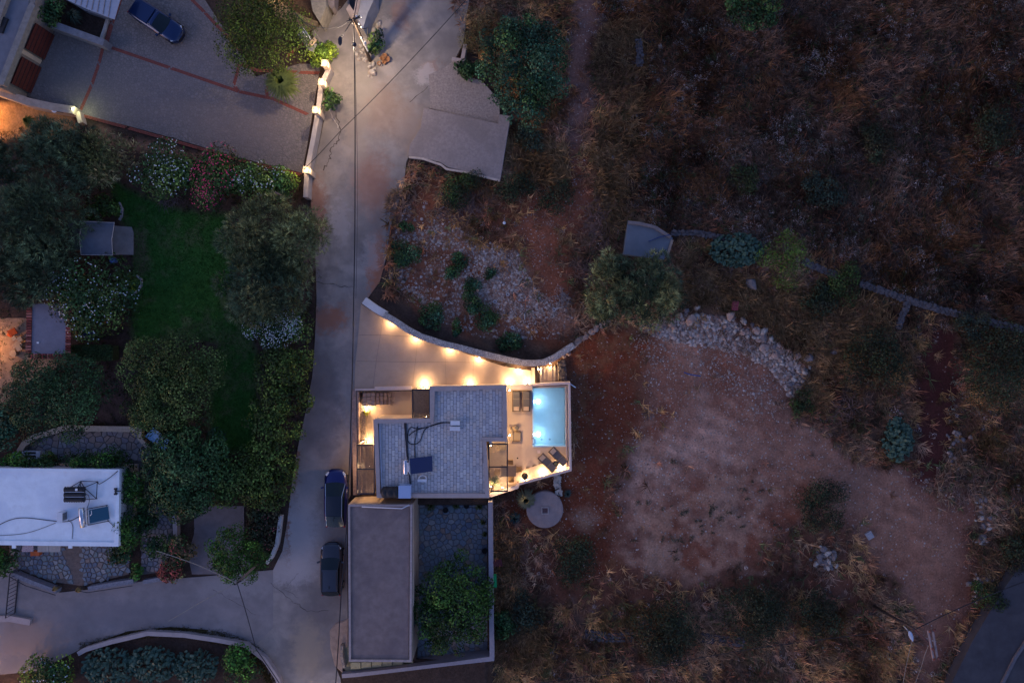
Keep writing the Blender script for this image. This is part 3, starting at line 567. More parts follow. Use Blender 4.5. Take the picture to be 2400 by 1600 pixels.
# timber pole; its lit street light is assumed from the warm road
def tub(name, pts, r, mat, parent, n=8, r2=None, world=True):
    b = MB(); b.sm = True; b.tube(pts, r, n, r2); return b.build(name, mat, parent, world)
pl = thing('street_pole', 'tall leaning timber pole with assumed street light and meter boxes among the white rocks', 'pole', P(869,145,0))
tub('pole', [P(869,145,-.2), P(849,95,3.6), P(828,44,7.4)], .15, WOODB, pl, 8, .09)
b = MB(); b.tube([P(846,88,4.6), P(862,120,2.2)], .06, 6); b.build('conduit', WHITE2, pl)
b = MB()
for z_, a_ in ((7.1,.3),(6.7,.5)): 
    p = P(829,46,z_); b.box(p, (1.1,.09,.09), a_)
b.build('crossarm', METG, pl)
for dx, dy in ((-.4,.1),(.1,.3),(.45,.25),(-.15,-.2),(.3,-.25),(.5,-.5)):
    p = P(832,48,7.1) + Vector((dx,dy,0)); b = MB(); b.lathe(p, [(.03,-.1),(.07,-.04),(.05,0),(.07,.05),(.03,.1)], 8); b.build('insulator', BLACK if dx < 0 else WHITE2, pl)
tub('lamp_arm', [P(829,46,6.9), P(823,52,7.1), P(800,88,7.0)], .035, METG, pl, 6)
b = MB(); b.lathe((0,0,0), [(.05,-.35),(.14,-.2),(.16,.15),(.05,.32)], 10, 'Y'); o = b.build('lamp_head', METG, pl, False); o.location = P(797,96,7.0) - pl.location; o.scale = (1,1,.45)
b = MB(); p = P(797,96,6.9); b.box((p.x,p.y,p.z), (.2,.34,.02)); b.build('lamp_lens', GLOW, pl)
light(P(796,98,6.75), 1250, (1,.76,.52), pl, .18)
b = MB(); b.box(P(851,98,3.3)+Vector((.12,-.12,0)), (.22,.2,.35)); b.build('meter_box', PLAST, pl)
# assumed street and garden lamps, unseen outside the frame, added for warm glow inside
def assumed_outlamp(px, py, h, power, col, label):
    t = thing('assumed_street_lamp', label, 'street lamp', P(px, py, 0)); t.location.z = 0
    tub('post', [(0,0,0),(0,0,h)], .07, METG, t, 8, .05, False)
    b = MB(); b.box((0,0,h+.04), (.5,.22,.08)); b.build('lamp_head', PLAST, t, False)
    b = MB(); b.box((0,0,h-.01), (.4,.16,.02)); b.build('lamp_lens', GLOW, t, False)
    light(Vector(t.location)+Vector((0,0,h-.25)), power, col, t, .15)
assumed_outlamp(770,1700,6,420,(1,.72,.42),'assumed unseen street lamp by the road below the long brown-roofed house')  # assumed source of the yellowish warmth on the lower road, out of view
assumed_outlamp(30,1630,3.5,330,(1,.48,.22),'assumed unseen street lamp at the end of the branch road')  # added out of view, assumed from the orange patch on the branch road
assumed_outlamp(-26,275,1.6,230,(1,.40,.06),'assumed unseen garden lamp beside the orange-lit gravel bed')
assumed_outlamp(-18,810,1.8,200,(1,.38,.07),'assumed unseen garden lamp beside the red tiled canopy')
assumed_outlamp(655,-14,2.0,120,(1,.6,.15),'assumed unseen garden lamp at the back of the leafy tree')
assumed_outlamp(585,-120,2.5,60,(1,.6,.3),'assumed unseen garden lamp behind the small lawn')

# ---------------------------------------------------------------- curved wall and other walls
cw = thing('curved_wall', 'curved stone wall with pale pebbled top running from the road past the driveway lamps', 'wall', P(1080,800,0))
mb = MB(); mb.ribbon(Q([(899,737),(925,752),(955,772),(985,788),(1010,796),(1040,806),(1080,815),(1120,826),(1160,836),(1200,845),(1225,850),(1252,851),(1275,849),(1300,838),(1330,818),(1345,808)], .75), .48, -1.9, .75); mb.build('wall', PEBG, cw)
mb = MB(); mb.ribbon(Q([(899,737),(925,752),(955,772),(985,788),(1010,796),(1040,806),(1080,815),(1120,826),(1160,836),(1200,845),(1225,850),(1252,851),(1275,849),(1300,838),(1330,818),(1345,808)], .78), .52, .74, .79); mb.build('coping', PEBW, cw)
mb = MB(); mb.ribbon(Q([(853,704),(878,722),(903,737)], .6), .60, -.3, .62); mb.build('meter_cabinet', M('pale_blue_white_render', (.56,.54,.54), .1, 3), cw)
ew = thing('rubble_wall_end', 'broken end of the curved wall of large rough stones by the red earth', 'wall', P(1390,770,-1)); 
for i, (x_, y_, r_) in enumerate(((1347,808,.36),(1352,798,.42),(1362,792,.35),(1372,790,.4),(1372,784,.3),(1385,778,.44),(1398,770,.4),(1408,764,.36),(1418,758,.4),(1330,828,.34),(1320,834,.3),(1400,760,.3),(1426,752,.34))):
    pass
ditch = MB(); ditch.ribbon(Q([(905,700),(935,722),(980,755),(1040,785),(1100,805),(1160,822)], -.3), .07, -.7, -.2); dd = ditch.build('garden_hose', BLACK); tag(dd, 'black pipe lying in the ditch behind the curved wall', 'pipe')
dc = thing('drain_grate', 'dark square drain cover in the driveway by the curved wall', 'drain cover', P(1192,852,.02)); b = MB(); b.prism([(-.19,-.19),(.19,-.19),(.19,.19),(-.19,.19)], .004, .018); b.build('cover', M('brown_grate', (.05,.04,.03)), dc, False)
for i in range(6):
    b = MB(); b.box((-.15+.06*i, 0, .022), (.025,.34,.012)); b.build('bar', METG, dc, False)

# ---------------------------------------------------------------- lower house
lh = thing('long_house', 'long low house with plain brown screed roof and thin parapet beside the road', 'house', P(885,1365,0))
R2 = [(815,1182),(968,1180),(966,1551),(818,1548)]
MB().prism(Q(R2, 2.9), -1.4, 2.84).build('wall', M('tan_house_wall', (.30,.24,.19), .15, 1.5, .9, .3), lh)
MB().prism(Q([(820,1186),(960,1186),(957,1544),(822,1544)], 2.9), 2.7, 2.88).build('roof', M('brown_roof_screed', (.205,.158,.15), .22, 1.6, .9, .5, 45, stain=((.14,.11,.115), .35, .6, .5), stain2=((.27,.22,.20), 1.6, .5, .62)), lh)
mb = MB(); q = Q([(818,1184),(964,1184),(962,1548),(820,1547)], 3.0); mb.ribbon(q, .16, 2.6, 3.02, True); mb.build('parapet', M('pinkish_parapet', (.34,.28,.27)), lh)
mb = MB(); mb.ribbon(Q([(966,1182),(966,1420)], 2.8), .2, 2.5, 2.8); mb.build('eave', STUC, lh)
for y0, y1 in ((1222,1252),(1318,1345),(1382,1410),(1440,1475)):
    b = MB(); q0 = P(968.5, y0, 1.9); q1 = P(968.5, y1, 1.9); b.box(((q0.x+.02), (q0.y+q1.y)/2, 1.4), (.06, abs(q0.y-q1.y), 1.1)); f_ = b.build('window', M('brown_shutter', (.10,.06,.05)), lh)
    b = MB(); b.box(((q0.x+.06), (q0.y+q1.y)/2, 1.4), (.02, abs(q0.y-q1.y)*.8, .9)); b.build('pane', GLASS, f_, False); f_.children[0].location = (0,0,0)
tub('roof_pipe', [P(848,1187,3.06), P(942,1191,3.06), P(960,1182,3.06)], .045, PLAST, lh)
tub('roof_cable', [P(960,1182,3.1), P(966,1172,3.1), P(968,1164,3.1)], .03, BLACK, lh)
sw = thing('side_stair', 'low stone-sided stair and narrow path at the lower end of the long house', 'stairs', P(870,1560,0))
MB().prism(Q([(802,1512),(822,1512),(822,1548),(965,1552),(965,1560),(812,1572),(802,1560)], 0), -1, .05).build('path', M('mossy_concrete', (.22,.20,.13), .25, 3), sw)
for i in range(6): MB().prism(Q([(822+i*24.5,1551),(845+i*24.5,1551),(845+i*24.5,1565-i*1.8),(822+i*24.5,1567-i*1.8)], .25), -.5, .30-.05*i).build('step', M('yellowish_step', (.34,.30,.18), .2, 4), sw)
mb = MB(); mb.ribbon(Q([(801,1512),(800,1535),(806,1565)], .6), .22, -.3, .6); mb.build('side_wall', PEBG, sw)
rk = thing('rock_shelf', 'rounded beige rock shelf at the road edge under the long house', 'rock', P(800,1480,0)); mb = MB(); mb.prism(Q([(772,1478),(786,1460),(816,1450),(816,1514),(803,1522),(803,1578),(784,1560),(774,1520)], .12), -.3, .12, .1); mb.build('shelf', M('beige_rock_shelf', (.32,.23,.18), .25, 2, .95, .7, 6), rk)
pw_ = thing('patio_wall', 'straight grey-topped boundary wall round the blue slate patio', 'wall', P(1150,1360,0))
mb = MB(); mb.ribbon(Q([(1149,1176),(1151,1400),(1153,1543),(1060,1555),(940,1570),(832,1583),(800,1586)], .7), [.36,.36,.38,.30,.30,.32,.34], -2, [.7,.7,.7,.65,.6,.55,.5]); mb.build('wall', M('grey_lilac_coping', (.26,.24,.27), .12, 4), pw_)
pf_ = slab('patio', [(962,1160),(1146,1160),(1150,1550),(962,1558)], -1.0, M('slate_mortar', (.16,.15,.15), .3, 4), .6)

# ---------------------------------------------------------------- voronoi stones
def clip(poly, px_, py_, nx_, ny_):
    out = []; n = len(poly)
    for i in range(n):
        a, b = poly[i], poly[(i+1) % n]; da = (a[0]-px_)*nx_+(a[1]-py_)*ny_; db = (b[0]-px_)*nx_+(b[1]-py_)*ny_
        if da <= 0: out.append(a)
        if (da < 0 < db) or (db < 0 < da): t_ = da/(da-db); out.append((a[0]+(b[0]-a[0])*t_, a[1]+(b[1]-a[1])*t_))
    return out
def flagstones(region, sp, z, mats, parent, name='flagstone', gap=1.2, jit=.42, th=.05, seed=1, maxn=300, convex=False, wt=None):
    rnd = random.Random(seed); xs = [p[0] for p in region]; ys = [p[1] for p in region]; S = {}
    nx2 = int((max(xs)-min(xs))/sp)+4; ny2 = int((max(ys)-min(ys))/sp)+4
    for i in range(nx2):
        for k_ in range(ny2):
            S[(i, k_)] = (min(xs)-sp*1.5+i*sp+rnd.uniform(-jit, jit)*sp+(.5*sp if k_ % 2 else 0), min(ys)-sp*1.5+k_*sp+rnd.uniform(-jit, jit)*sp)
    cnt = 0; rest_ = MB(); items = list(S.items()); rnd.shuffle(items)
    for (i, k_), (x, y) in items:
        if not inside(region, x, y): continue
        poly = [(x-sp*1.4, y-sp*1.4), (x+sp*1.4, y-sp*1.4), (x+sp*1.4, y+sp*1.4), (x-sp*1.4, y+sp*1.4)]
        for a in range(-2, 3):
            for b_ in range(-2, 3):
                q = S.get((i+a, k_+b_))
                if q is None or (a == 0 and b_ == 0): continue
                dx, dy = q[0]-x, q[1]-y; d = math.hypot(dx, dy) or 1; poly = clip(poly, (x+q[0])/2-dx/d*gap/2, (y+q[1])/2-dy/d*gap/2, dx/d, dy/d)
                if len(poly) < 3: break
            if len(poly) < 3: break
        if len(poly) < 3 or not all(inside(region, *p) for p in poly): 
            if convex and len(poly) > 2:
                n = len(region); ar = sum(region[e][0]*region[(e+1)%n][1]-region[(e+1)%n][0]*region[e][1] for e in range(n)); s_ = 1 if ar > 0 else -1
                for e in range(n):
                    a, b_ = region[e], region[(e+1) % n]; dx, dy = b_[0]-a[0], b_[1]-a[1]; poly = clip(poly, a[0], a[1], dy*s_, -dx*s_)
                    if len(poly) < 3: break
            if len(poly) < 3: continue
        zz = z + rnd.uniform(-.006, .008)
        if cnt < maxn:
            b_ = MB(); b_.prism(Q(poly, zz), zz-th, zz, .015); b_.build(name, rnd.choices(mats, wt)[0], parent); cnt += 1
        else: rest_.prism(Q(poly, zz), zz-th, zz, .015)
    if rest_.v: tag(rest_.build('small_stones', mats[0], parent), kind='stuff')
SL = [M('slate_'+n, c, .2, 5, .7, .3, 30) for n, c in (('blue', (.17,.20,.235)), ('teal', (.16,.20,.21)), ('grey', (.22,.22,.22)), ('brown', (.23,.18,.155)), ('deep', (.12,.145,.19)), ('pale', (.28,.28,.28)))]
flagstones([(968,1164),(1146,1164),(1148,1546),(966,1552)], 12.5, -.94, SL, pf_, seed=4, gap=1.6, wt=[5,3,5,3,2,1])
SB = [M('crazy_'+n, c, .15, 4, .85, .3, 30) for n, c in (('lilac', (.215,.205,.235)), ('grey', (.25,.235,.24)), ('warm', (.28,.225,.20)), ('pale', (.30,.285,.29)))]
ter_l = slab('terrace', [(45,1060),(62,1036),(100,1018),(160,1003),(322,1003),(332,1030),(362,1062),(352,1120),(345,1220),(40,1085)], -.012, M('terrace_joint', (.11,.10,.095)), .3)
flagstones([(62,1056),(75,1040),(110,1024),(160,1008),(318,1008),(326,1030),(352,1062),(345,1085),(300,1075),(60,1080)], 14.5, .03, SB, ter_l, seed=2, gap=1.5)
cp = slab('crazy_path', [(330,1180),(402,1180),(404,1262),(398,1300),(380,1340),(332,1346)], -.010, M('terrace_joint', (.11,.10,.095)), .3)
flagstones([(334,1185),(398,1185),(400,1262),(394,1300),(372,1338),(335,1342)], 11, .03, SB, cp, seed=9, gap=1.8)
bt = slab('blue_patio', [(20,1262),(305,1275),(302,1345),(190,1372),(120,1362),(25,1325)], -.010, M('patio_mortar', (.15,.115,.10), .3, 3), .3)
flagstones([(24,1268),(146,1272),(160,1330),(170,1366),(118,1360),(26,1322)], 11, .03, SL, bt, seed=12, gap=2.2, wt=[5,2,2,1,5,1]); flagstones([(186,1274),(304,1276),(301,1343),(196,1370),(190,1340)], 11, .03, SL, bt, seed=13, gap=2.2, wt=[5,3,3,1,3,2])
slab('garage_ramp', [(455,1185),(572,1185),(572,1290),(600,1345),(450,1345),(440,1300),(455,1250)], -.008, M('brown_grey_concrete', (.17,.145,.15), .15, 2), .3)
slab('side_path', [(352,1060),(372,1075),(375,1185),(350,1185)], -.02, M('brick_path', (.16,.115,.10), .25, 9), .2)
slab('front_apron', [(-60,1330),(22,1322),(130,1385),(90,1420),(60,1440),(-60,1440)], .012, ROADG, .3)
# low walls of the left gardens
def wallthing(name, label, pts, wd, h, mat, cop=None, cat='wall', z0=-.5):
    t = thing(name, label, cat, P(*pts[len(pts)//2], 0)); MB().ribbon(Q(pts, h), wd, z0, h).build('wall', mat, t)
    if cop: MB().ribbon(Q(pts, h+.05), wd+.06, h-.01, h+.05).build('coping', cop, t)
    return t
wt_ = wallthing('terrace_wall', 'broad pale stone wall curving round the crazy-paved terrace', [(42,1062),(55,1040),(82,1023),(120,1012),(155,1002),(200,1004),(325,1006)], .40, .55, PEBG, M('cream_stone_coping', (.40,.34,.27), .2, 5, .9, .4))
wallthing('terrace_wall', 'narrow pale stone wall slanting from the terrace corner to the path', [(327,1004),(327,1028),(360,1064)], .26, .55, PEBG, M('cream_stone_coping', (.40,.34,.27)))
wallthing('garden_wall', 'low mosaic wall left of the gate at the blue patio', [(22,1343),(78,1366),(132,1386)], .34, .6, M('mosaic_wall', (.20,.20,.23), .35, 9))
wallthing('garden_wall', 'low mosaic wall right of the gate at the blue patio', [(206,1380),(260,1370),(312,1362)], .38, .6, M('mosaic_wall', (.20,.20,.23), .35, 9))
wallthing('garden_wall', 'short low wall in front of the crazy-paved path', [(335,1364),(368,1358),(402,1354)], .32, .5, M('mosaic_wall', (.20,.20,.23)))
wallthing('path_wall', 'pale upright wall along the right side of the crazy path', [(408,1190),(411,1270)], .36, .5, STUCG)
wallthing('curved_garden_wall', 'long curved concrete wall round the cactus bed at the bottom', [(182,1532),(200,1522),(260,1504),(345,1484),(430,1488),(510,1500),(575,1512),(620,1545),(650,1590),(662,1640)], .36, .5, STUCG)
wallthing('roadside_wall', 'low white wall curving beside the flowering bed and road', [(657,1208),(652,1250),(648,1275),(636,1305),(624,1320)], .28, .45, M('white_wall_top', (.50,.47,.44), .15, 6))
wallthing('street_corner_wall', 'short pink kerb wall at the left edge of the branch road', [(-30,1452),(20,1449),(70,1458)], .5, .3, STUCG)
for a_ in ([(20,1350),(60,1372),(130,1394)], [(168,1380),(204,1388),(310,1372)]):
    t = thing('iron_rail', 'thin black iron rail on the street side of the %s mosaic wall' % ('left' if a_[0][0] < 100 else 'right'), 'railing', P(*a_[1],0)); b = MB(); b.tube([P(x,y,.7) for x,y in a_], .03, 5); b.tube([P(x,y,.35) for x,y in a_], .02, 5); b.build('rail', METG, t)
sg = thing('sliding_gate', 'dark grey barred metal gate at the left edge of the branch road', 'gate', P(5,1395,0)); b = MB(); b.ribbon(Q([(22,1345),(12,1448)], 1.2), .05, 0, .12); b.ribbon(Q([(22,1345),(12,1448)], 1.3), .05, 1.2, 1.3); b.build('frame', METG, sg)
for i in range(12):
    p_ = P(22-10*i/11, 1345+103*i/11, 1.25); b = MB(); b.box((p_.x, p_.y, .65), (.03,.03,1.2)); b.build('bar', METG, sg)
# dry stone walls of the field
def drywall(label, pts, wd=.45, h=.5):
    zs = [ZG(*p) for p in pts]; t = thing('dry_stone_wall', label, 'wall', P(*pts[0], zs[0])); b = MB(); b.ribbon([tuple(P(x,y,z)[:2]) for (x,y),z in zip(pts,zs)], wd*.8, [z-.4 for z in zs], [z+h*.7 for z in zs]); b.build('core', WALLD, t)
    b = MB()
    for (a, c), za, zc in zip(zip(pts[:-1], pts[1:]), zs[:-1], zs[1:]):
        L_ = math.hypot(c[0]-a[0], c[1]-a[1]); n_ = int(L_/4)
        for i in range(n_):
            for r_ in (-1, 0, 1):
                t_ = (i+random.random())/n_; p_ = P(a[0]+(c[0]-a[0])*t_, a[1]+(c[1]-a[1])*t_, za+(zc-za)*t_); d = Vector((c[0]-a[0], a[1]-c[1], 0)).normalized(); nn = Vector((-d.y, d.x, 0))
                s_ = random.uniform(.12,.26); b.box(p_+nn*r_*wd*.33+Vector((0,0,h*.7+random.uniform(-.05,.12))), (s_*1.3,s_,s_*.7), random.uniform(0,3), random.uniform(-.3,.3), random.uniform(-.3,.3))
    tag(b.build('stones', STONE if 'whitish' in label else WALLD, t), kind='stuff')
drywall('low dry stone wall running right from the small water tank', [(1572,548),(1620,547),(1660,553),(1700,562)], .4)
drywall('grey field wall slanting down among weeds in the middle right', [(1878,613),(1910,628),(1955,648)], .5)
drywall('long grey field wall reaching the right edge of the picture', [(2010,665),(2070,685),(2110,700),(2200,727),(2280,748),(2400,775)], .5)
drywall('short wall spur dropping from the long field wall', [(2122,708),(2110,740),(2098,770)], .45)
drywall('short stretch of grey stone wall in the upper field', [(1494,98),(1498,130),(1497,160)], .55)
drywall('whitish stone strip from the deck corner to the round slab', [(1305,1112),(1306,1135),(1310,1158)], .55, .3)
drywall('flat grey stone bank near the bottom, left of a dark bush', [(1370,1482),(1420,1490),(1480,1490)], .9, .2)
drywall('flat grey stone bank near the bottom, between two dark bushes', [(1640,1490),(1690,1497),(1740,1500)], .9, .2)
drywall('rough stone wall between steps and red earth', [(1314,846),(1318,870),(1320,892)], .6, .5)
# ---------------------------------------------------------------- white house
wh = thing('white_house', 'house with a flat white-painted roof at the left edge of the picture', 'house', P(140,1185,0))
RW = [(-120,1096),(280,1101),(275,1278),(-120,1272)]
MB().prism(Q(RW, 2.9), -.5, 2.85).build('wall', M('white_house_wall', (.5,.5,.5), .1, 3), wh)
MB().prism(Q([(-115,1100),(276,1105),(271,1274),(-115,1268)], 2.9), 2.8, 2.90).build('roof', WHITE, wh)
mb = MB(); mb.ribbon(Q([(-118,1099),(277,1103),(273,1275),(-118,1270)], 3.0), [.28,.22,.34,.34], 2.7, 3.02, True); mb.build('parapet', WHITE, wh)
for x_ in (33, 165): b = MB(); q = P(x_,1278,2.95); b.box(q, (.28,.4,.12)); b.build('gutter_spout', WHITE, wh)
hs = thing('solar_heater', 'solar water heater with steel tank on the white roof', 'water heater', P(215,1213,2.9))
b = MB(); b.lathe((0,0,0), [(.02,-.78),(.23,-.76),(.23,.76),(.02,.78)], 18, 'Y'); b.sm = True; o = b.build('tank', STEEL, hs, False); o.location = P(193,1212,3.3)-hs.location; o.rotation_euler = (0,0,.08)
def panel(parent, pts, zs, mat, name='panel'):
    vs = [P(x,y,z)-parent.location for (x,y),z in zip(pts,zs)]; b = MB(); b.add([v for v in vs]+[v-Vector((0,0,.08)) for v in vs], [(0,1,2,3)[::-1],(4,5,6,7),(0,4,5,1),(1,5,6,2),(2,6,7,3),(3,7,4,0)])
    o = b.build(name, mat, parent, False); return o
panel(hs, [(208,1195),(252,1186),(256,1216),(210,1226)], [3.65,3.15,3.15,3.65], M('teal_solar_glass', (.02,.09,.14), .05, 3, .15, 0, spec=.7), 'collector_panel')
b = MB(); 
for a_, c_ in (((204,1192,2.9),(204,1194,3.7)),((206,1230,2.9),(206,1228,3.7)),((204,1194,3.7),(206,1228,3.7)),((250,1184,2.9),(253,1218,2.9)),((204,1192,2.95),(252,1183,2.95)),((206,1230,2.95),(256,1220,2.95))): b.tube([P(*a_), P(*c_)], .03, 5)
b.build('stand', METG, hs)
tub('hose', [P(214,1196,3.7), P(215,1204,3.8), P(211,1208,3.75)], .03, WHITE2, hs, 6)
rt = thing('roof_water_tanks', 'three ribbed black water tanks strapped on the white roof', 'water tank', P(175,1157,2.9))
for k_, y_ in enumerate((1146.5,1158.5,1170)):
    b = MB(); b.sm = True; pr = []
    for i in range(17): u = -.75+1.5*i/16; pr.append((.20+.03*math.cos(i*math.pi), u))
    b.lathe((0,0,0), [(.02,-.76)]+pr+[(.02,.76)], 14, 'X'); o = b.build('tank', BLACK, rt, False); o.location = P(175,y_,3.35)-rt.location
    if k_: b = MB(); q = P(175,y_-6,3.5); b.box(q, (1.5,.035,.03)); b.build('strap', STEEL, rt)
b = MB(); b.box(P(179,1147,3.62), (.17,.17,.06)); b.build('lid', WHITE2, rt)
fr = thing('metal_stand', 'empty dark metal frame stand beside the black tanks on the white roof', 'metal stand', P(210,1150,2.9)); b = MB(); zt = 3.1
for a_, c_ in (((167,1140),(189,1127)),((189,1127),(230,1128)),((228,1128),(226,1168)),((197,1142),(230,1128)),((197,1142),(226,1168)),((197,1170),(228,1168)),((197,1142),(197,1172)),((189,1127),(197,1142)),((189,1128),(183,1142)),((189,1128),(188,1142))): b.tube([P(*a_,zt+.5*random.random()*.3), P(*c_,zt)], .032, 5)
for x_, y_ in ((189,1127),(228,1128),(226,1168),(197,1170)): b.tube([P(x_,y_,2.9), P(x_,y_,zt+.1)], .03, 5)
b.build('frame', METG, fr)
def acunit(px, py, h, dx, dy, label, face=1):
    t = thing('air_conditioner', label, 'air conditioner', P(px,py,h)); b = MB(); b.box((0,0,.35), (dx,dy,.55)); b.build('casing', PLAST, t, False)
    b = MB(); b.box((0,0,.02), (dx*.95,dy*.8,.08)); b.build('base', METG, t, False)
    b = MB()
    for i in range(6): 
        z_ = .14+.08*i; b.box((face*(dx/2+.012) if dy > dx else 0, 0 if dy > dx else -(dy/2+.012), z_), (.015, dy*.8, .03) if dy > dx else (dx*.8,.015,.03))
    b.build('grille', BLACK, t, False); return t
acunit(151,1207,2.9,.42,.72,'white air conditioner unit standing on the white roof')
an = thing('roof_antenna', 'small black antenna at the right edge of the white roof', 'antenna', P(274,1151,2.9)); b = MB(); b.box(P(271,1151,3.1), (.10,.5,.08)); b.box(P(276,1150,3.05), (.5,.08,.06)); b.box(P(271,1145,3.1), (.22,.14,.12)); b.box(P(271,1157,3.1), (.22,.14,.12)); b.build('antenna_bar', BLACK, an)
def cable(label, pts, h, r=.028, mat=BLACK, nm='roof_cable'):
    q = []; n = len(pts)
    for i in range(n-1):
        p0, p1, p2, p3 = [pts[max(0,min(n-1,j_))] for j_ in (i-1,i,i+1,i+2)]
        for s_ in range(5):
            t_ = s_/5; q.append(tuple(.5*((2*p1[e])+(-p0[e]+p2[e])*t_+(2*p0[e]-5*p1[e]+4*p2[e]-p3[e])*t_*t_+(-p0[e]+3*p1[e]-3*p2[e]+p3[e])*t_**3) for e in range(len(p1))))
    q.append(pts[-1]); b = MB(); b.tube([P(x[0],x[1],x[2] if len(x) > 2 else h) for x in q], r, 5); o = b.build(nm, mat); return tag(o, label, 'cable')
cable('long black hose curling over the white roof', [(-20,1240),(20,1219),(62,1213),(150,1222),(185,1210)], 2.93)
cable('thin faint cable crossing the lower left of the white roof', [(-20,1255),(60,1249),(130,1225)], 2.93, .018)
cable('thin cable dropping from air conditioner to the roof edge', [(160,1218),(170,1230),(169,1262)], 2.93, .018)
cable('black cable from metal stand to the roof corner', [(229,1129),(234,1133),(258,1118),(276,1103)], 3.05, .03)
cable('cable loop between black tanks and solar heater', [(197,1157),(207,1160),(209,1175),(204,1190)], 3.2, .022)
cable('short cable from solar panel to the right roof edge', [(252,1219),(262,1228),(273,1238)], 2.95, .022)
# under the white house : shutters, awnings, furniture of the terrace
fb = thing('awning', 'pale folded awning panels below the white roof edge', 'awning', P(115,1283,1.6)); 
for i in range(2): MB().prism(Q([(88+27*i,1277),(114+27*i,1277),(114+27*i,1293),(88+27*i,1293)], 2.2), 2.12, 2.2).build('panel', M('cream_panel', (.33,.32,.30)), fb)
cl = thing('laundry', 'checked cloth hanging under the edge of the white roof', 'laundry', P(65,1284,1.2)); MB().prism(Q([(52,1277),(78,1277),(78,1292),(52,1293)], 1.6), 1.55, 1.6).build('cloth', M('checked_cloth', (.36,.30,.33), .5, 14), cl)
ot = thing('orange_box', 'orange box on the blue patio beside the cloth', 'box', P(90,1293,0)); b = MB(); b.box((0,0,.2), (.7,.35,.4)); b.build('box', M('orange_plastic', (.5,.12,.04)), ot, False); b = MB(); b.box((0,0,.42), (.74,.38,.05)); b.build('lid', M('orange_plastic', (.5,.12,.04)), ot, False)
bs = thing('garden_bench', 'pale bench with dark gaps at the left end of the crazy-paved terrace', 'bench', P(80,1063,0))
for i in range(5): b = MB(); b.box((0,-.28+.14*i,.44), (1.15,.09,.04)); b.build('slat', METG if i % 2 else PLAST, bs, False)
for sx in (-1,1): b = MB(); b.box((sx*.72,0,.3), (.36,.62,.6)); b.build('side_table', PLAST, bs, False)
bb = thing('blue_box', 'small pale blue box at the wall end left of the bench', 'box', P(49,1064,0)); b = MB(); b.box((0,0,.35), (.34,.48,.7)); b.build('box', M('pale_blue_paint', (.30,.42,.62), .08), bb, False); b = MB(); b.box((0,0,.72), (.38,.52,.04)); b.build('lid', M('pale_blue_paint', (.30,.42,.62)), bb, False)
dd_ = thing('doormat', 'dark mat lying at the hedge on the crazy terrace', 'mat', P(175,1069,.03)); MB().prism([(-.28,-.15),(.28,-.15),(.28,.15),(-.28,.15)], 0, .02).build('mat', BLACK, dd_, False)
ta = thing('tarpaulin', 'light blue tarpaulin with dark stones on it at the terrace corner', 'tarpaulin', P(368,1027,.2))
b = MB(); 
gx = [[P(340+ (358-340)*v + u*(385-340), 1023-22*v + u*33, .28+.06*math.sin(u*9+v*5)) for u in (0,.25,.5,.75,1)] for v in (0,.33,.66,1)]
vs = [p for r_ in gx for p in r_]; fs = [(i*5+k_, i*5+k_+1, (i+1)*5+k_+1, (i+1)*5+k_) for i in range(3) for k_ in range(4)]; b.add(vs+[v-Vector((0,0,.03)) for v in vs], fs+[tuple(20+e for e in f[::-1]) for f in fs]); b.build('sheet', M('light_blue_tarp', (.22,.42,.66), .1, 2, .45, .4, 4), ta)
# ---------------------------------------------------------------- garage building top-left
gh = thing('garage_building', 'grey flat-roofed garage building with dark red doors in the top left corner', 'building', P(40,90,0))
MB().prism(Q([(-60,-60),(88,-60),(80,16),(0,205),(-60,190)], 2.9), -.3, 2.85).build('wall', M('tan_garage_wall', (.22,.19,.17)), gh)
MB().prism(Q([(-55,-55),(72,-55),(66,16),(-2,190),(-55,180)], 2.9), 2.7, 2.9).build('roof', M('blue_grey_roof', (.15,.155,.18), .15, 1.5), gh)
mb = MB(); mb.ribbon(Q([(78,10),(72,20),(4,192),(-60,188)], 3.1), .50, 2.6, 3.15); mb.build('parapet', M('dull_parapet', (.22,.20,.18)), gh)
mb = MB(); mb.ribbon(Q([(22,-30),(-2,40),(-8,60)], 3.2), .40, 2.6, 3.3); mb.build('roof_wall', M('dull_parapet', (.22,.20,.18)), gh)
b = MB(); q = P(8,60,3); b.box((q.x,q.y,3.0), (.35,1.25,.18), -.38); b.build('skylight', BLACK, gh)
for y0, y1, x0, x1 in ((54,118,80,53),(132,200,48,20)):
    p0 = P(x0+3,y0,2.2); p1 = P(x1+3,y1,2.2); c = (p0+p1)/2; d = p1-p0; b = MB(); b.box((c.x+.18,c.y,1.2), (d.length*.92,.10,2.3), math.atan2(d.y,d.x)); dr = b.build('garage_door', M('dark_red_door', (.08,.018,.015), .2, 4, .6), gh)
    for k_ in range(5):
        b = MB(); b.box((c.x+.25,c.y-.03,.35+.42*k_), (d.length*.92,.03,.02), math.atan2(d.y,d.x)); b.build('door_rib', METG, dr, False); b_ = dr.children[-1]
b = MB(); q = P(58,127,1.4); b.box((q.x+.1,q.y,1.2), (.7,.35,2.4), -.38); b.build('door_pier', STUC, gh)
wallthing('yard_side_wall', 'grey diagonal wall top above the garage forecourt', [(72,38),(110,52),(243,100)], .55, 1.2, M('grey_wall_top', (.20,.195,.21)))
wallthing('planter_edge_wall', 'thin pale wall along the top of the dark planting bed', [(148,-8),(200,22),(255,40)], .22, .6, M('grey_wall_top', (.20,.195,.21)))
wallthing('white_stone_edge', 'row of white stones at the right end of the planting bed', [(252,42),(244,70),(236,92)], .26, .18, STONE)
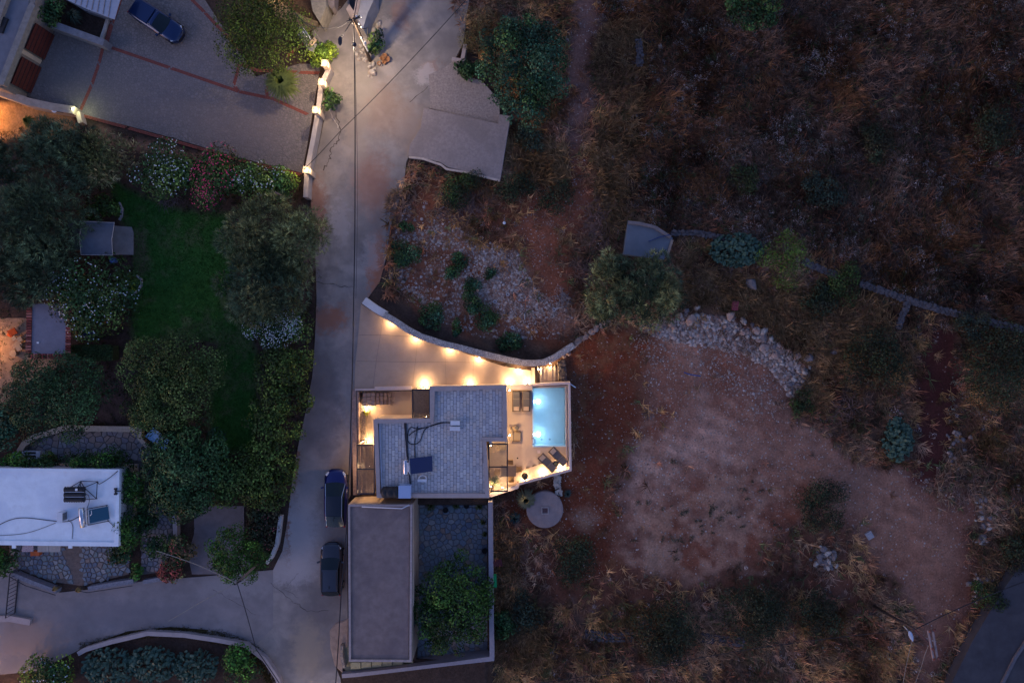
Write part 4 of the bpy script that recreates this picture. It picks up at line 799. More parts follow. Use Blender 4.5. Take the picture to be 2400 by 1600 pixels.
wallthing('forecourt_wall', 'long cream wall bending along the bottom of the garage forecourt', [(-30,205),(20,222),(65,238),(120,250),(172,258)], .62, 1.1, M('dull_cream_wall', (.34,.28,.23)))
wallthing('forecourt_pier', 'small lit pier at the right end of the forecourt wall', [(181,262),(188,288)], .36, .6, STUC)
cr = thing('metal_canopy', 'white ribbed metal canopy at the top above the planting bed', 'canopy', P(240,15,2)); MB().prism(Q([(160,-30),(290,-30),(268,46),(205,22),(152,-2)], 2.3), 2.24, 2.3).build('sheet', M('white_blue_sheet', (.34,.36,.42), .06, 2), cr)
for i in range(7):
    b = MB(); b.tube([P(186+i*13,-30,2.33), P(186+i*13-10,8+i*5.2,2.33)], .03, 5); b.build('rib', M('ribbed_trim', (.30,.24,.22)), cr)
sl_ = thing('wall_spotlight', 'small cool white spotlight glowing at the end of the forecourt wall', 'spotlight', P(170,256,1.2)); b = MB(); b.lathe((0,0,-.05), [(.02,0),(.05,.02),(.05,.06),(.02,.08)], 10); b.build('lamp_glass', GLOWW, sl_, False); b = MB(); b.box((-.1,.02,0), (.12,.12,.08)); b.build('bracket', METG, sl_, False); light(P(170,256,1.2)+Vector((.34,.10,0)), 30, (.9,1,.55), sl_)
fc = thing('wall_lantern', 'white round ornament with dark niche on the forecourt wall', 'wall ornament', P(128,258,1.0)); b = MB(); b.lathe((0,0,0), [(.24,0),(.24,.06),(.15,.07),(.15,.02)], 14); b.build('ring', WHITE2, fc, False); b = MB(); b.box((.5,-.1,.0), (.5,.22,.06), -.2); b.build('niche', BLACK, fc, False)
# ---------------------------------------------------------------- stone ruin at the top
ru = thing('ruined_stone_house', 'roofless rough stone walls at the top edge beside the leaning pole', 'ruin', P(720,20,0))
RS = M('rough_tan_stone', (.30,.26,.20), .3, 3, .95, .9, 7); RG = M('grey_rendered_wall', (.27,.27,.30), .15, 1.5)
mb = MB(); mb.ribbon(Q([(625,-10),(655,22),(700,52),(742,50)], .8), [.9,1.1,1.2,.3], -.2, [.8,.8,.7,.4]); mb.build('rubble_wall', M('brown_stone_dirt', (.20,.15,.10), .4, 3, .95, .9, 8), ru)
MB().prism(Q([(722,-30),(760,-30),(765,14),(749,52),(733,26)], 2.0), -.2, 2.0).build('wall_block', RS, ru)
MB().prism(Q([(760,-30),(786,-30),(783,14),(778,22),(766,8)], 1.2), -.2, 1.2).build('wall_block', M('pink_grey_stone', (.30,.24,.22), .25, 3, .95, .8, 8), ru)
rg = thing('grey_gable_wall', 'pale blue-grey rendered wall wedge at the top right of the pole', 'wall', P(860,30,0))
MB().prism(Q([(838,-30),(876,-30),(876,0),(862,30),(851,66),(842,50),(831,36),(832,22)], 2.2), -.2, 2.2).build('wall', RG, rg); MB().ribbon(Q([(845,-30),(836,18),(832,34)], 2.3), .35, 2.0, 2.32).build('wall_top', M('pink_grey_stone', (.30,.24,.22)), rg)
MB().prism(Q([(811,22),(818,10),(833,32),(829,42),(822,40)], 1.4), -.2, 1.4).build('broken_end', M('pinkish_render', (.42,.33,.29)), rg)
MB().prism(Q([(818,-40),(836,-40),(834,20),(828,28),(820,10)], -.1), -1, .02).build('inner_floor', BLACK, rg)
cp2 = thing('concrete_canopy', 'tilted grey concrete slab with two white pipes beside the top gate', 'slab', P(718,88,1)); 
b = MB(); b.prism(Q([(707,60),(692,74),(722,116),(734,122),(742,104)], 1.6), 1.45, 1.6); b.build('slab', M('grey_slab', (.24,.24,.25), .15, 3), cp2)
for i in range(2): b = MB(); b.tube([P(709-i*2,64+i*7,1.7), P(728-i*3,92+i*3,1.7)], .05, 6); b.build('pipe', WHITE2, cp2)
b = MB(); q = P(732,99,1.7); b.box(q, (.75,.3,.16), .75); b.build('end_block', M('peach_block', (.52,.38,.26)), cp2)
cp2b = MB(); cp2b.tube([P(700,70,0), P(700,70,1.5)], .06, 6); cp2b.tube([P(730,108,0), P(730,108,1.5)], .06, 6); cp2b.build('post', METG, cp2)
pt = thing('flower_pots', 'cluster of empty terracotta pots at the foot of the roadside shrub', 'flower pots', P(905,140,0))
for x_, y_, r_ in ((903,134,.20),(909,142,.24),(902,149,.17),(890,152,.16),(898,140,.22)):
    b = MB(); b.sm = True; b.lathe(P(x_,y_,0)-pt.location, [(r_*.7,0),(r_,.32),(r_*1.08,.34),(r_*.85,.34),(r_*.8,.15),(.01,.12)], 12); b.build('pot', M('terracotta', (.34,.17,.09)), pt, False)
# ---------------------------------------------------------------- canopy with red tile border, shed, cistern
ca = thing('tiled_canopy', 'grey flat canopy roof edged with red roof tiles in the left garden', 'canopy roof', P(114,778,0)); hC = 2.3
MB().prism(Q([(76,712),(156,712),(153,829),(74,829)], hC), hC-.12, hC).build('roof', M('lilac_grey_screed', (.20,.19,.225), .12, 2, .9, .4), ca)
TL = [M('roof_tile_%s' % n, c, .2, 5) for n, c in (('red', (.28,.06,.05)), ('pink', (.40,.14,.11)), ('dark', (.17,.035,.03)))]
def tile(x, y, ln, along, parent):
    c = P(x, y, hC+.05); b = MB(); r_ = .085; n = 5; vs = []
    for e in (-ln/2, ln/2):
        for i in range(n+1):
            a = math.pi*i/n; vs.append((e, r_*math.cos(a), r_*math.sin(a)*.8) if along == 'x' else (r_*math.cos(a), e, r_*math.sin(a)*.8))
    b.add(vs, [(i, i+1, n+2+i, n+1+i) for i in range(n)]+[tuple(range(n+1)), tuple(range(n+1, 2*n+2))[::-1]]); o = b.build('roof_tile', random.choice(TL), parent, False); o.location = c-parent.location
for i in range(17): tile(69-.12*i, 722+6.4*i, .42, 'x', ca)
for i in range(17): tile(162-.15*i, 724+6.3*i, .42, 'x', ca)
for i in range(13): tile(75+6.3*i, 835, .42, 'y', ca)
for x_, y_ in ((70,718),(160,720),(158,832),(68,832)): q = P(x_,y_,hC-.2); b = MB(); b.box((q.x,q.y,(hC-.2)/2), (.14,.14,hC-.2)); b.build('post', WOODP, ca)
b = MB(); q = P(89,803,hC+.03); b.box(q, (.17,.14,.06)); b.build('cap', WHITE2, ca)
sh = thing('garden_shed', 'small grey garden shed with a pale-edged gable roof', 'shed', P(227,557,0))
def G2(pts, zs, mat, name, par, th=.06):
    vs = [P(x,y,z) for (x,y),z in zip(pts,zs)]; b = MB(); n = len(vs); b.add([v for v in vs]+[v-Vector((0,0,th)) for v in vs], [tuple(range(n))[::-1], tuple(range(n,2*n))]+[(i,(i+1)%n,n+(i+1)%n,n+i) for i in range(n)]); return b.build(name, mat, par)
SHR = M('blue_grey_felt', (.10,.11,.135), .12, 3)
MB().prism(Q([(195,527),(262,527),(262,592),(195,592)], 0), 0, 2.0).build('wall', M('shed_wall', (.14,.13,.12)), sh)
G2([(192,519),(268,522),(262,560),(186,557)], [2.1,2.1,2.6,2.6], SHR, 'roof_panel', sh); G2([(186,557),(262,560),(264,598),(190,596)], [2.6,2.6,2.1,2.1], SHR, 'roof_panel', sh)
b = MB(); b.tube([P(192,519,2.13), P(268,522,2.13), P(262,560,2.63), P(264,598,2.13), P(190,597,2.13), P(186,557,2.63), P(192,519,2.13)], .035, 5); b.build('trim', M('pale_trim', (.42,.36,.33)), sh)
slab('shed_pad', [(262,527),(270,529),(308,532),(313,545),(312,597),(266,597)], -.01, M('pad_concrete', (.30,.26,.24), .2, 1.5), .3)
bk = thing('blue_bucket', 'blue round bucket below the garden shed', 'bucket', P(271,611,0)); b = MB(); b.lathe((0,0,0), [(.22,0),(.28,.45),(.24,.45),(.2,.1),(.01,.1)], 14); b.build('bucket', M('blue_plastic', (.06,.12,.30)), bk, False); b = MB(); b.lathe((0,0,.3), [(.235,0),(.235,.02),(.01,.021)], 14); b.build('lid', M('bucket_lid_blue', (.18,.30,.55)), bk, False)
tb = thing('blue_tub', 'dark blue round tub under the flowering bush', 'tub', P(215,787,0)); b = MB(); b.lathe((0,0,0), [(.35,0),(.46,.5),(.40,.5),(.3,.15),(.01,.15)], 16); b.build('tub', M('dark_blue_plastic', (.04,.07,.14)), tb, False)
sq = thing('water_tank', 'square concrete tank with smooth blue-grey top behind the olive trees', 'water tank', P(1515,570,-.5)); zc = .3
MB().prism(Q([(1472,517),(1535,528),(1577,558),(1556,608),(1462,596)], zc), -1.2, zc).build('tank_body', M('tank_concrete', (.11,.135,.17), .12, 1.2, .8, .2), sq)
b = MB(); b.ribbon(Q([(1473,521),(1500,524),(1535,532),(1572,556)], zc+.15), .26, 0, zc+.18); b.build('stone_rim', STONED, sq); b = MB(); b.ribbon(Q([(1576,562),(1562,605)], zc+.05), .2, 0, zc+.08); b.build('kerb', M('tan_kerb', (.26,.2,.16)), sq)
tub('hose', [P(1570,550,zc+.2), P(1545,556,zc+.06), P(1520,566,zc+.06)], .04, M('blue_hose', (.02,.05,.16)), sq)
rc = thing('round_cistern', 'round pinkish concrete slab with small square hatch below the deck', 'cistern', P(1277,1194,-1.3)); zc = -1.0
q = P(1277,1194,zc); b = MB(); b.lathe((q.x-rc.location.x, q.y-rc.location.y, 0), [(1.56,-.4),(1.57,.24),(1.52,.28),(.01,.285)], 48); b.build('slab', M('pinkish_slab', (.27,.21,.20), .16, 2.5, .9, .4, 30, stain=((.20,.165,.17), 1.0, .6)), rc, False)
b = MB(); b.ribbon([(-.27,-.27),(.27,-.27),(.27,.27),(-.27,.27)], .08, .28, .36, True); b.build('hatch_frame', M('hatch_frame', (.36,.3,.29)), rc, False); b = MB(); b.box((0,.04,.30), (.45,.38,.03)); b.build('hatch', M('rusty_hatch', (.09,.05,.055)), rc, False)
# ---------------------------------------------------------------- roof equipment of the villa
sh2 = thing('solar_heater', 'solar water heater with dark blue panel on the villa roof', 'water heater', P(985,1090,Hr))
b = MB(); b.sm = True; b.lathe((0,0,0), [(.02,-.60),(.20,-.58),(.22,-.5),(.22,.5),(.20,.58),(.02,.60)], 18, 'Y'); o = b.build('tank', STEEL, sh2, False); o.location = P(951,1094,Hr+.55)-sh2.location
panel(sh2, [(960,1074),(1013,1068),(1014,1104),(963,1111)], [Hr+1.0,Hr+.35,Hr+.35,Hr+1.0], M('dark_blue_solar_glass', (.008,.012,.07), .05, 3, .12, 0, spec=.8), 'collector_panel')
b = MB()
for a_, c_ in (((959,1074,Hr),(959,1074,Hr+.9)),((961,1110,Hr),(961,1110,Hr+.9)),((1012,1066,Hr+.3),(1012,1106,Hr+.3)),((959,1074,Hr+.9),(961,1110,Hr+.9)),((1012,1067,Hr),(1012,1067,Hr+.3)),((1014,1106,Hr),(1014,1106,Hr+.3))): b.tube([P(*a_), P(*c_)], .025, 5)
b.build('stand', STEEL, sh2); b = MB(); b.box(P(956,1094,Hr+.72), (.14,.72,.10)); b.build('element_box', PLAST, sh2)
tub('pipe', [P(959,1090,Hr+1), P(958,1104,Hr+1.05), P(962,1112,Hr+.95)], .03, PLAST, sh2)
bt2 = thing('black_water_tank', 'black cylindrical water tank at the lower edge of the villa roof', 'water tank', P(918,1150,Hr)); b = MB(); b.sm = True
b.lathe((0,0,.48), [(.02,-.70),(.32,-.69),(.44,-.60),(.45,-.3),(.43,-.28),(.45,-.26),(.45,.26),(.43,.28),(.45,.3),(.44,.60),(.32,.69),(.02,.70)], 24, 'X'); b.build('tank', BLACK, bt2, False)
b = MB(); b.lathe((0,0,.9), [(.14,0),(.14,.05),(.02,.06)], 12); b.build('lid', BLACK, bt2, False)
for sx in (-.4,.4): b = MB(); b.box((sx,0,.03), (.08,.8,.06)); b.build('cradle', METG, bt2, False)
wb = thing('pump_box', 'square pale blue metal box beside the black tank on the villa roof', 'box', P(952,1147,Hr)); b = MB(); b.box((0,0,.42), (.90,.94,.84)); b.build('box', M('pale_blue_metal', (.30,.40,.60), .04, 2, .5), wb, False); b = MB(); b.box((0,0,.86), (.96,1.0,.04)); b.build('lid', M('pale_blue_metal', (.30,.40,.60)), wb, False)
dm = thing('roof_vent', 'small white curved vent on the villa roof below the solar panel', 'vent', P(990,1121,Hr)); b = MB(); b.box((0,-.12,.12), (.72,.22,.24)); b.build('box', PLAST, dm, False); b = MB(); b.tube([(-.3*math.cos(a)+.04, .02+.28*math.sin(a), .2) for a in [math.pi*i/8 for i in range(9)]], .04, 6); b.build('hoop', PLAST, dm, False)
acunit(1068,989,Hr,.74,.34,'white air conditioner unit on the villa roof near the middle'); ac2 = thing('pipe_cover', 'flat white box just below the air conditioner on the villa roof', 'box', P(1067,1003,Hr)); b = MB(); b.box((0,0,.15), (.78,.3,.22)); b.build('box', PLAST, ac2, False); b = MB(); b.box((0,0,.28), (.82,.34,.03)); b.build('lid', PLAST, ac2, False)
cable('bundle of dark pipes running down the villa roof', [(951,990),(953,1030),(956,1075),(962,1135)], Hr+.06, .075, METG)
cable('dark pipes beside the main bundle on the villa roof', [(948,990),(950,1020),(954,1070)], Hr+.06, .04)
cable('dark cable looping left on the villa roof', [(1000,1001),(976,1004),(963,1001),(956,1015),(957,1035),(970,1041),(985,1032),(996,1006),(1028,991),(1058,991)], Hr+.06, .035)
cable('straight cable from the loop to the solar panel', [(978,999),(975,1020),(972,1038),(973,1072)], Hr+.06, .035)
cable('cable from the loop to the air conditioner', [(958,1020),(975,1008),(1010,998),(1040,990),(1060,991)], Hr+.10, .04)
# ---------------------------------------------------------------- deck furniture
def lounger(px, py, rz, label, back=1):
    t = thing('sun_lounger', label, 'sun lounger', P(px, py, -.2), rz, 'sun loungers on the pool deck'); L_, W_ = 1.68, .62
    b = MB(); b.ribbon([(-W_/2,-L_/2),(W_/2,-L_/2),(W_/2,L_/2),(-W_/2,L_/2)], .06, .26, .32, True); b.build('frame', WICK, t, False)
    for sx in (-1,1):
        for sy in (-1,1): b = MB(); b.box((sx*(W_/2-.03), sy*(L_/2-.12), .13), (.05,.05,.26)); b.build('leg', METG, t, False)
    b = MB(); b.box((0,-.28,.34), (.54,1.02,.07)); b.build('cushion', FABG, t, False); b = MB(); b.box((0,.52,.48), (.54,.64,.07), rx=.45); b.build('backrest', FABG, t, False)
    b = MB(); b.box((0,-.62,.42), (.44,.34,.08)); b.build('towel', FABB, t, False)
    b = MB(); b.box((0,.2,.39), (.6,.03,.02)); b.build('strap', M('pale_strap', (.3,.25,.2)), t, False); return t
lounger(1210,939,0,'dark sun lounger nearest the villa wall in the upright pair'); lounger(1233,939,0,'dark sun lounger next to the pool in the upright pair')
lounger(1283,1083,math.radians(45)+math.pi,'slanted dark sun lounger on the left below the pool'); lounger(1308,1068,math.radians(48)+math.pi,'slanted dark sun lounger on the right below the pool')
for o_, kz in ((bpy.data.objects['sun_lounger.002'], 0), (bpy.data.objects['sun_lounger.003'], 0)): o_.rotation_euler.z = math.radians(225)
st_ = thing('side_table', 'small round dark table between the slanted sun loungers', 'side table', P(1302,1084,-.2)); b = MB(); b.lathe((0,0,.42), [(.25,0),(.25,.03),(.01,.031)], 18); b.build('top', METG, st_, False); b = MB(); b.lathe((0,0,0), [(.16,0),(.03,.04),(.03,.42)], 10); b.build('leg', METG, st_, False); b = MB(); b.lathe((0,0,.455), [(.12,0),(.13,.05),(.1,.05),(.08,.01)], 14); b.build('bowl', M('yellowish_bowl', (.3,.25,.1)), st_, False)
ar = thing('armchair', 'beige cushioned lounge armchair on the deck beside the lit wall lamp', 'armchair', P(1209,1021,-.2))
b = MB(); b.box((.06,0,.24), (.66,.66,.30)); b.build('seat', M('tan_cushion', (.24,.19,.14), .1, 6), ar, False); b = MB(); b.box((-.30,0,.50), (.16,.72,.5), ry=-.2); b.build('backrest', M('tan_cushion', (.24,.19,.14)), ar, False)
for sy in (-1,1): b = MB(); b.box((0,sy*.37,.36), (.66,.10,.42)); b.build('armrest', WICK, ar, False)
b = MB(); b.box((.36,0,.14), (.12,.7,.24)); b.build('front_rail', WICK, ar, False)
a2 = thing('folding_chair', 'folding cane chair with crumpled cushion above the armchair', 'chair', P(1204,1004,-.2), .35); b = MB(); b.box((.1,0,.38), (.42,.42,.05)); b.build('seat', M('beige_cane', (.32,.24,.15)), a2, False); b = MB(); b.box((-.18,0,.62), (.08,.42,.46), ry=-.3); b.build('backrest', M('beige_cane', (.32,.24,.15)), a2, False)
b = MB(); b.box((.28,.02,.45), (.3,.3,.1), .4); b.build('cushion', METG, a2, False)
for sx in (-1,1):
    for sy in (-1,1): b = MB(); b.box((.1+sx*.19,sy*.19,.19), (.035,.035,.38)); b.build('leg', WICK, a2, False)
tbl = thing('dining_table', 'square brown dining table half under the cane pergola', 'table', P(1192,1100,-.2)); TB = M('brown_table_top', (.16,.12,.10), .15, 5)
b = MB(); b.box((0,0,.72), (1.25,.88,.05)); b.build('tabletop', TB, tbl, False)
for sx in (-1,1):
    for sy in (-1,1): b = MB(); b.box((sx*.55,sy*.38,.35), (.07,.07,.7)); b.build('leg', TB, tbl, False)
def chair(px, py, rz, label):
    t = thing('dining_chair', label, 'chair', P(px, py, -.2), rz, 'dining chairs round the deck table'); CN = M('amber_cane', (.30,.19,.09), .25, 14)
    b = MB(); b.box((0,0,.45), (.44,.44,.04)); b.build('seat', CN, t, False); b = MB(); b.tube([(-.22*math.cos(a), -.2-.04*math.sin(a), .82) for a in [math.pi*i/6 for i in range(7)]], .025, 5); b.box((0,-.22,.64), (.4,.03,.3)); b.build('backrest', CN, t, False)
    for sx in (-1,1):
        for sy in (-1,1): b = MB(); b.box((sx*.19,sy*.19,.22), (.035,.035,.44)); b.build('leg', CN, t, False)
    for sx in (-1,1): b = MB(); b.tube([(sx*.22,-.2,.64),(sx*.24,.15,.64),(sx*.2,.18,.45)], .02, 5); b.build('armrest', CN, t, False)
chair(1196,1081,math.pi,'cane dining chair at the top side of the deck table'); chair(1216,1097,math.pi/2,'cane dining chair at the right side of the deck table'); chair(1198,1119,0,'cane dining chair at the bottom side of the deck table'); chair(1166,1103,-math.pi/2,'dining chair under the pergola at the left side of the table')
bq = thing('barbecue', 'round black kettle barbecue at the slanting deck wall', 'barbecue', P(1230,1112,-.2)); b = MB(); b.sm = True; b.lathe((0,0,.45), [(.02,0),(.2,.08),(.29,.22),(.29,.26),(.2,.40),(.02,.46)], 18); b.build('kettle', M('brownish_black_enamel', (.05,.04,.025), .1, 5, .3), bq, False)
for i in range(3): b = MB(); a = 2.1*i; b.tube([(.12*math.cos(a),.12*math.sin(a),.5),(.26*math.cos(a),.26*math.sin(a),0)], .02, 5); b.build('leg', METG, bq, False)
b = MB(); b.tube([(-.06,0,.93),(0,0,.97),(.06,0,.93)], .02, 5); b.build('handle', BLACK, bq, False)
cb = thing('cabinet', 'brown wooden cabinet under the upper right of the cane pergola', 'cabinet', P(1176,1045,-.2)); b = MB(); b.box((0,0,.45), (.72,.38,.9)); b.build('body', TB, cb, False); b = MB(); b.box((0,0,.92), (.76,.42,.04)); b.build('top', M('cabinet_top', (.2,.15,.1)), cb, False)
for x_, y_, l_ in ((1213,1073,'dark round floor drain in the middle of the deck'),):
    t = thing('floor_drain', l_, 'drain', P(x_,y_,-.2)); b = MB(); b.lathe((0,0,0), [(.07,0),(.07,.015),(.0,.016)], 12); b.build('cover', BLACK, t, False)
t = thing('deck_tile', 'small pale pink square cover on the deck below the pool', 'cover plate', P(1263,1058,-.2)); b = MB(); b.prism([(-.12,-.12),(.12,-.12),(.12,.12),(-.12,.12)], .002, .03); b.build('cover', M('pale_pink_cover', (.6,.5,.46)), t, False)
# garden table corner, left
gt = thing('garden_table_set', 'orange-lit table and stools beside the red tiled canopy', 'garden table', P(50,800,0)); OW = M('pale_wood', (.42,.30,.18))
for x_, y_, s_, h_ in ((42,793,.36,.5),(57,795,.4,.6),(52,806,.5,.45),(42,810,.34,.4),(54,815,.44,.55)): b = MB(); q = P(x_,y_,0)-gt.location; b.box((q.x,q.y,h_-.04), (s_,s_,.08), .5); b.box((q.x,q.y,(h_-.08)/2), (s_*.4,s_*.4,h_-.08), .5); b.build('stool', OW, gt, False)
b = MB(); q = P(38,828,0)-gt.location; b.lathe((q.x,q.y,0), [(.2,0),(.26,.4),(.28,.42),(.02,.43)], 14); b.build('round_stool', OW, gt, False)
slab('left_garden_floor', [(-30,745),(62,745),(66,838),(170,842),(60,900),(0,960),(-30,980)], -.015, M('ochre_paving', (.28,.18,.11), .3, 3), .1)
oc = thing('orange_cushion', 'orange cloth lying in the dark beside the garden stools', 'cloth', P(35,778,.1)); b = MB(); b.box((0,0,.3), (.6,.5,.14), .5, .2, .2); b.box((-.25,-.2,.2), (.4,.4,.12), 1.1, .1, -.2); b.build('cloth', M('orange_cloth', (.6,.10,.02), .3, 3, .9, .5, 8), oc, False)

# ---------------------------------------------------------------- cars
def car(label, px, py, rz, L_, W_, H_, paint, kind, roofm=None):
    """x = forward"""
    t = thing('parked_car', label, 'car', P(px, py, .0), rz, 'parked cars'); h = L_/2
    # stations: x, halfwidth, shoulder z, centre z
    if kind == 'suv': S_ = [(-h,.60,.55,.60),(-h+.10,.80,.85,.90),(-h+.5,.90,.93,.98),(-h+1.2,.94,.95,1.0),(0,.94,.93,.98),(h-1.35,.93,.90,.98),(h-.7,.90,.84,.93),(h-.25,.80,.74,.82),(h-.05,.60,.62,.68),(h,.42,.52,.56)]; g = (-h+.12,-h+.62,.18,h-1.15,.30); rw = .74
    elif kind == 'pickup': S_ = [(-h,.72,.60,.62),(-h+.08,.86,.86,.86),(-h+.5,.90,.93,.94),(-h+1.2,.94,.95,.97),(0,.94,.93,.98),(h-1.25,.92,.90,.98),(h-.6,.88,.84,.92),(h-.2,.76,.72,.80),(h-.04,.55,.60,.64),(h,.42,.50,.54)]; g = (-.25,.05,.7,h-1.15,.3); rw = .72
    else: S_ = [(-h,.52,.55,.60),(-h+.10,.74,.78,.84),(-h+.5,.88,.90,.97),(-h+1.2,.94,.92,.98),(0,.95,.90,.96),(h-1.35,.93,.86,.95),(h-.7,.88,.78,.90),(h-.25,.74,.68,.78),(h-.05,.52,.58,.64),(h,.38,.50,.54)]; g = (-h+.25,-h+1.0,.15,h-1.25,.35); rw = .70
    b = MB(); b.sm = True; vs = []; hw = W_/2
    for x, w_, zs, zc_ in S_:
        w_ *= hw/.94
        vs += [(x,-w_*.80,.22),(x,-w_*.97,.34),(x,-w_,.55 if zs > .56 else zs*.9),(x,-w_*.97,zs),(x,-w_*.70,zs+(zc_-zs)*.75),(x,0,zc_),(x,w_*.70,zs+(zc_-zs)*.75),(x,w_*.97,zs),(x,w_,.55 if zs > .56 else zs*.9),(x,w_*.97,.34),(x,w_*.80,.22)]
    n = 11; fs = []
    for i in range(len(S_)-1):
        for k_ in range(n): a = i*n+k_; c = i*n+(k_+1) % n; fs.append((a, c, c+n, a+n))
    fs += [tuple(range(n)), tuple(range((len(S_)-1)*n, len(S_)*n))[::-1]]
    b.add(vs, fs); b.build('body', paint, t, False)
    xr0, xr1, xf1, xf0, _ = g  # rear base, rear roof, front roof, front base
    if kind == 'suv': xr0, xr1, xf1, xf0 = -h+.10, -h+.55, h-1.95, h-1.20
    elif kind == 'hatch': xr0, xr1, xf1, xf0 = -h+.15, -h+1.05, h-2.05, h-1.15
    else: xr0, xr1, xf1, xf0 = -.35, -.05, h-2.05, h-1.25
    bw, tw = hw*.86, hw*rw; zb, zt = .93, H_
    def sheet(name, x0, x1, w0, w1, z0, z1, mat, cr=.05, nx3=6, ny3=6, bow=0):
        b = MB(); b.sm = True; vs = []
        for i in range(nx3+1):
            u = i/nx3
            for k_ in range(ny3+1):
                v = k_/ny3*2-1; w_ = w0+(w1-w0)*u; vs.append((x0+(x1-x0)*u + bow*(1-v*v)*(1-u), v*w_, z0+(z1-z0)*u + cr*(1-v*v)*math.sin(math.pi*(.15+.7*u) if z0 == z1 else math.pi*u*.5)))
        b.add(vs, [(i*(ny3+1)+k_, i*(ny3+1)+k_+1, (i+1)*(ny3+1)+k_+1, (i+1)*(ny3+1)+k_) for i in range(nx3) for k_ in range(ny3)]); return b.build(name, mat, t, False)
    rf = sheet('roof', xr1, xf1, tw*.97, tw, zt-.03, zt-.03, roofm or paint, .06)
    sheet('windshield', xf0, xf1, bw*.97, tw*.99, zb-.01, zt-.02, GLASS, .055, bow=.16); sheet('rear_window', xr0, xr1, bw*.86, tw*.95, zb+.0, zt-.02, GLASS, .055, bow=-.1)
    for sy in (-1,1):
        b = MB(); b.add([(xr0,sy*bw*.9,zb-.05),(xf0,sy*bw,zb-.05),(xf1,sy*tw,zt-.035),(xr1,sy*tw*.97,zt-.035)], [(0,1,2,3)]); b.build('side_window', GLASS, t, False)
        b = MB(); b.tube([(xf0+.02,sy*bw,zb-.02),(xf1,sy*tw,zt-.02),((xf1+xr1)/2,sy*tw*1.0,zt),(xr1,sy*tw*.97,zt-.02),(xr0,sy*bw*.88,zb)], .025, 5); b.build('pillar_trim', paint if kind != 'hatch' else STEEL, t, False)
        b = MB(); b.box((xf0-.28,sy*(hw+.10),zb+.04), (.14,.22,.14), sy*.3); b.build('mirror', paint, t, False)
        b = MB(); b.box((h-.34,sy*hw*.72,.72), (.34,.16,.10), -sy*.75, 0, .25); b.build('headlight', M('headlight_glass', (.55,.58,.62), .05, 3, .15, 0), t, False)
        b = MB(); b.box((-h+.10,sy*hw*.72,.80), (.10,.26,.14), sy*.5); b.build('taillight', M('taillight_red', (.30,.015,.02), .05, 3, .2, 0), t, False)
        if kind != 'hatch': b = MB(); b.tube([(xr1+.15,sy*tw*.88,zt+.03),(xf1-.15,sy*tw*.88,zt+.03)], .02, 5); b.build('roof_rail', STEEL if kind == 'pickup' else BLACK, t, False)
        for sx in (-1,1):
            b = MB(); b.lathe((sx*(h-.80),sy*(hw-.10),.33), [(.20,-.11),(.32,-.10),(.33,0),(.32,.10),(.20,.11)], 20, 'Y'); wl = b.build('wheel', RUBB, t, False); b = MB(); b.lathe((sx*(h-.80),sy*(hw-.10),.33), [(.02,-.115),(.20,-.115),(.20,.115),(.02,.115)], 14, 'Y'); b.build('rim', STEEL, wl, False)
    b = MB(); b.sm = False; b.box((xf0+.04,0,zb-.015), (.12,bw*1.7,.02)); b.build('wiper_cowl', BLACK, t, False)
    b = MB(); b.box((h-.03,0,.45), (.08,hw*.9,.22)); b.build('grille', BLACK, t, False)
    if kind == 'pickup':
        b = MB(); b.prism([(-h+.12,-hw*.80),(-.40,-hw*.84),(-.40,hw*.84),(-h+.12,hw*.80)], .90, 1.02, .05); b.build('bed_cover', paint, t, False)
    else:
        b = MB(); b.box((-h+.75 if kind == 'hatch' else -h+.9,0,zt+.05), (.22,.05,.06)); b.build('roof_antenna', BLACK, t, False)
    return t
NAVY = MCAR('navy_car_paint', (.004,.009,.10), .3); GREYC = MCAR('graphite_car_paint', (.035,.04,.055), .4); DBLUE = MCAR('dark_blue_car_paint', (.005,.022,.085), .4)
car('dark blue hatchback with glass roof parked nose up beside the villa wall', 792, 1163, math.radians(90), 4.75, 1.90, 1.45, NAVY, 'hatch', MCAR('dark_glass_roof', (.004,.007,.016), .1))
car('graphite grey estate car parked against the long house', 782, 1327, math.radians(90), 4.3, 1.82, 1.5, GREYC, 'suv')
car('blue car parked slantwise on the paved yard at the top left', 377, 58, math.radians(-33.5), 4.7, 1.75, 1.45, DBLUE, 'pickup')
# ---------------------------------------------------------------- rocks
def rockmesh(seed, mat):
    import bmesh as BM
    bm = BM.new(); BM.ops.create_icosphere(bm, subdivisions=1, radius=.5); r = random.Random(seed)
    pl = [(Vector((r.uniform(-1,1), r.uniform(-1,1), r.uniform(-.3,1))).normalized(), r.uniform(.26,.42)) for _ in range(7)]
    for v in bm.verts:
        for n_, d in pl:
            e = v.co.dot(n_) - d
            if e > 0: v.co -= n_*e
        v.co *= r.uniform(.92, 1.08)
    me = bpy.data.meshes.new('rock'); bm.to_mesh(me); bm.free(); me.materials.append(mat); return me
RM = {c: [rockmesh(10*i+s_, m_) for s_ in range(5)] for i, (c, m_) in enumerate((('white', STONE), ('pink', STONEP), ('grey', STONED)))}
def rock(px, py, size, c, label, group=None, parent=None):
    me = random.choice(RM[c]); z = ZG(px, py); p = P(px, py, z)
    o = link('stone' if parent else 'rock', me, parent)
    s_ = size*1.35/SP; o.scale = (s_*random.uniform(.85,1.25), s_*random.uniform(.7,1.0), s_*random.uniform(.5,.8)); o.rotation_euler = (random.uniform(-.3,.3), random.uniform(-.3,.3), random.uniform(0,6.28))
    o.location = p + Vector((0,0,o.scale[2]*.42)) - (Vector(parent.location) if parent else Vector())
    if not parent: tag(o, label, 'rock', group)
    return o
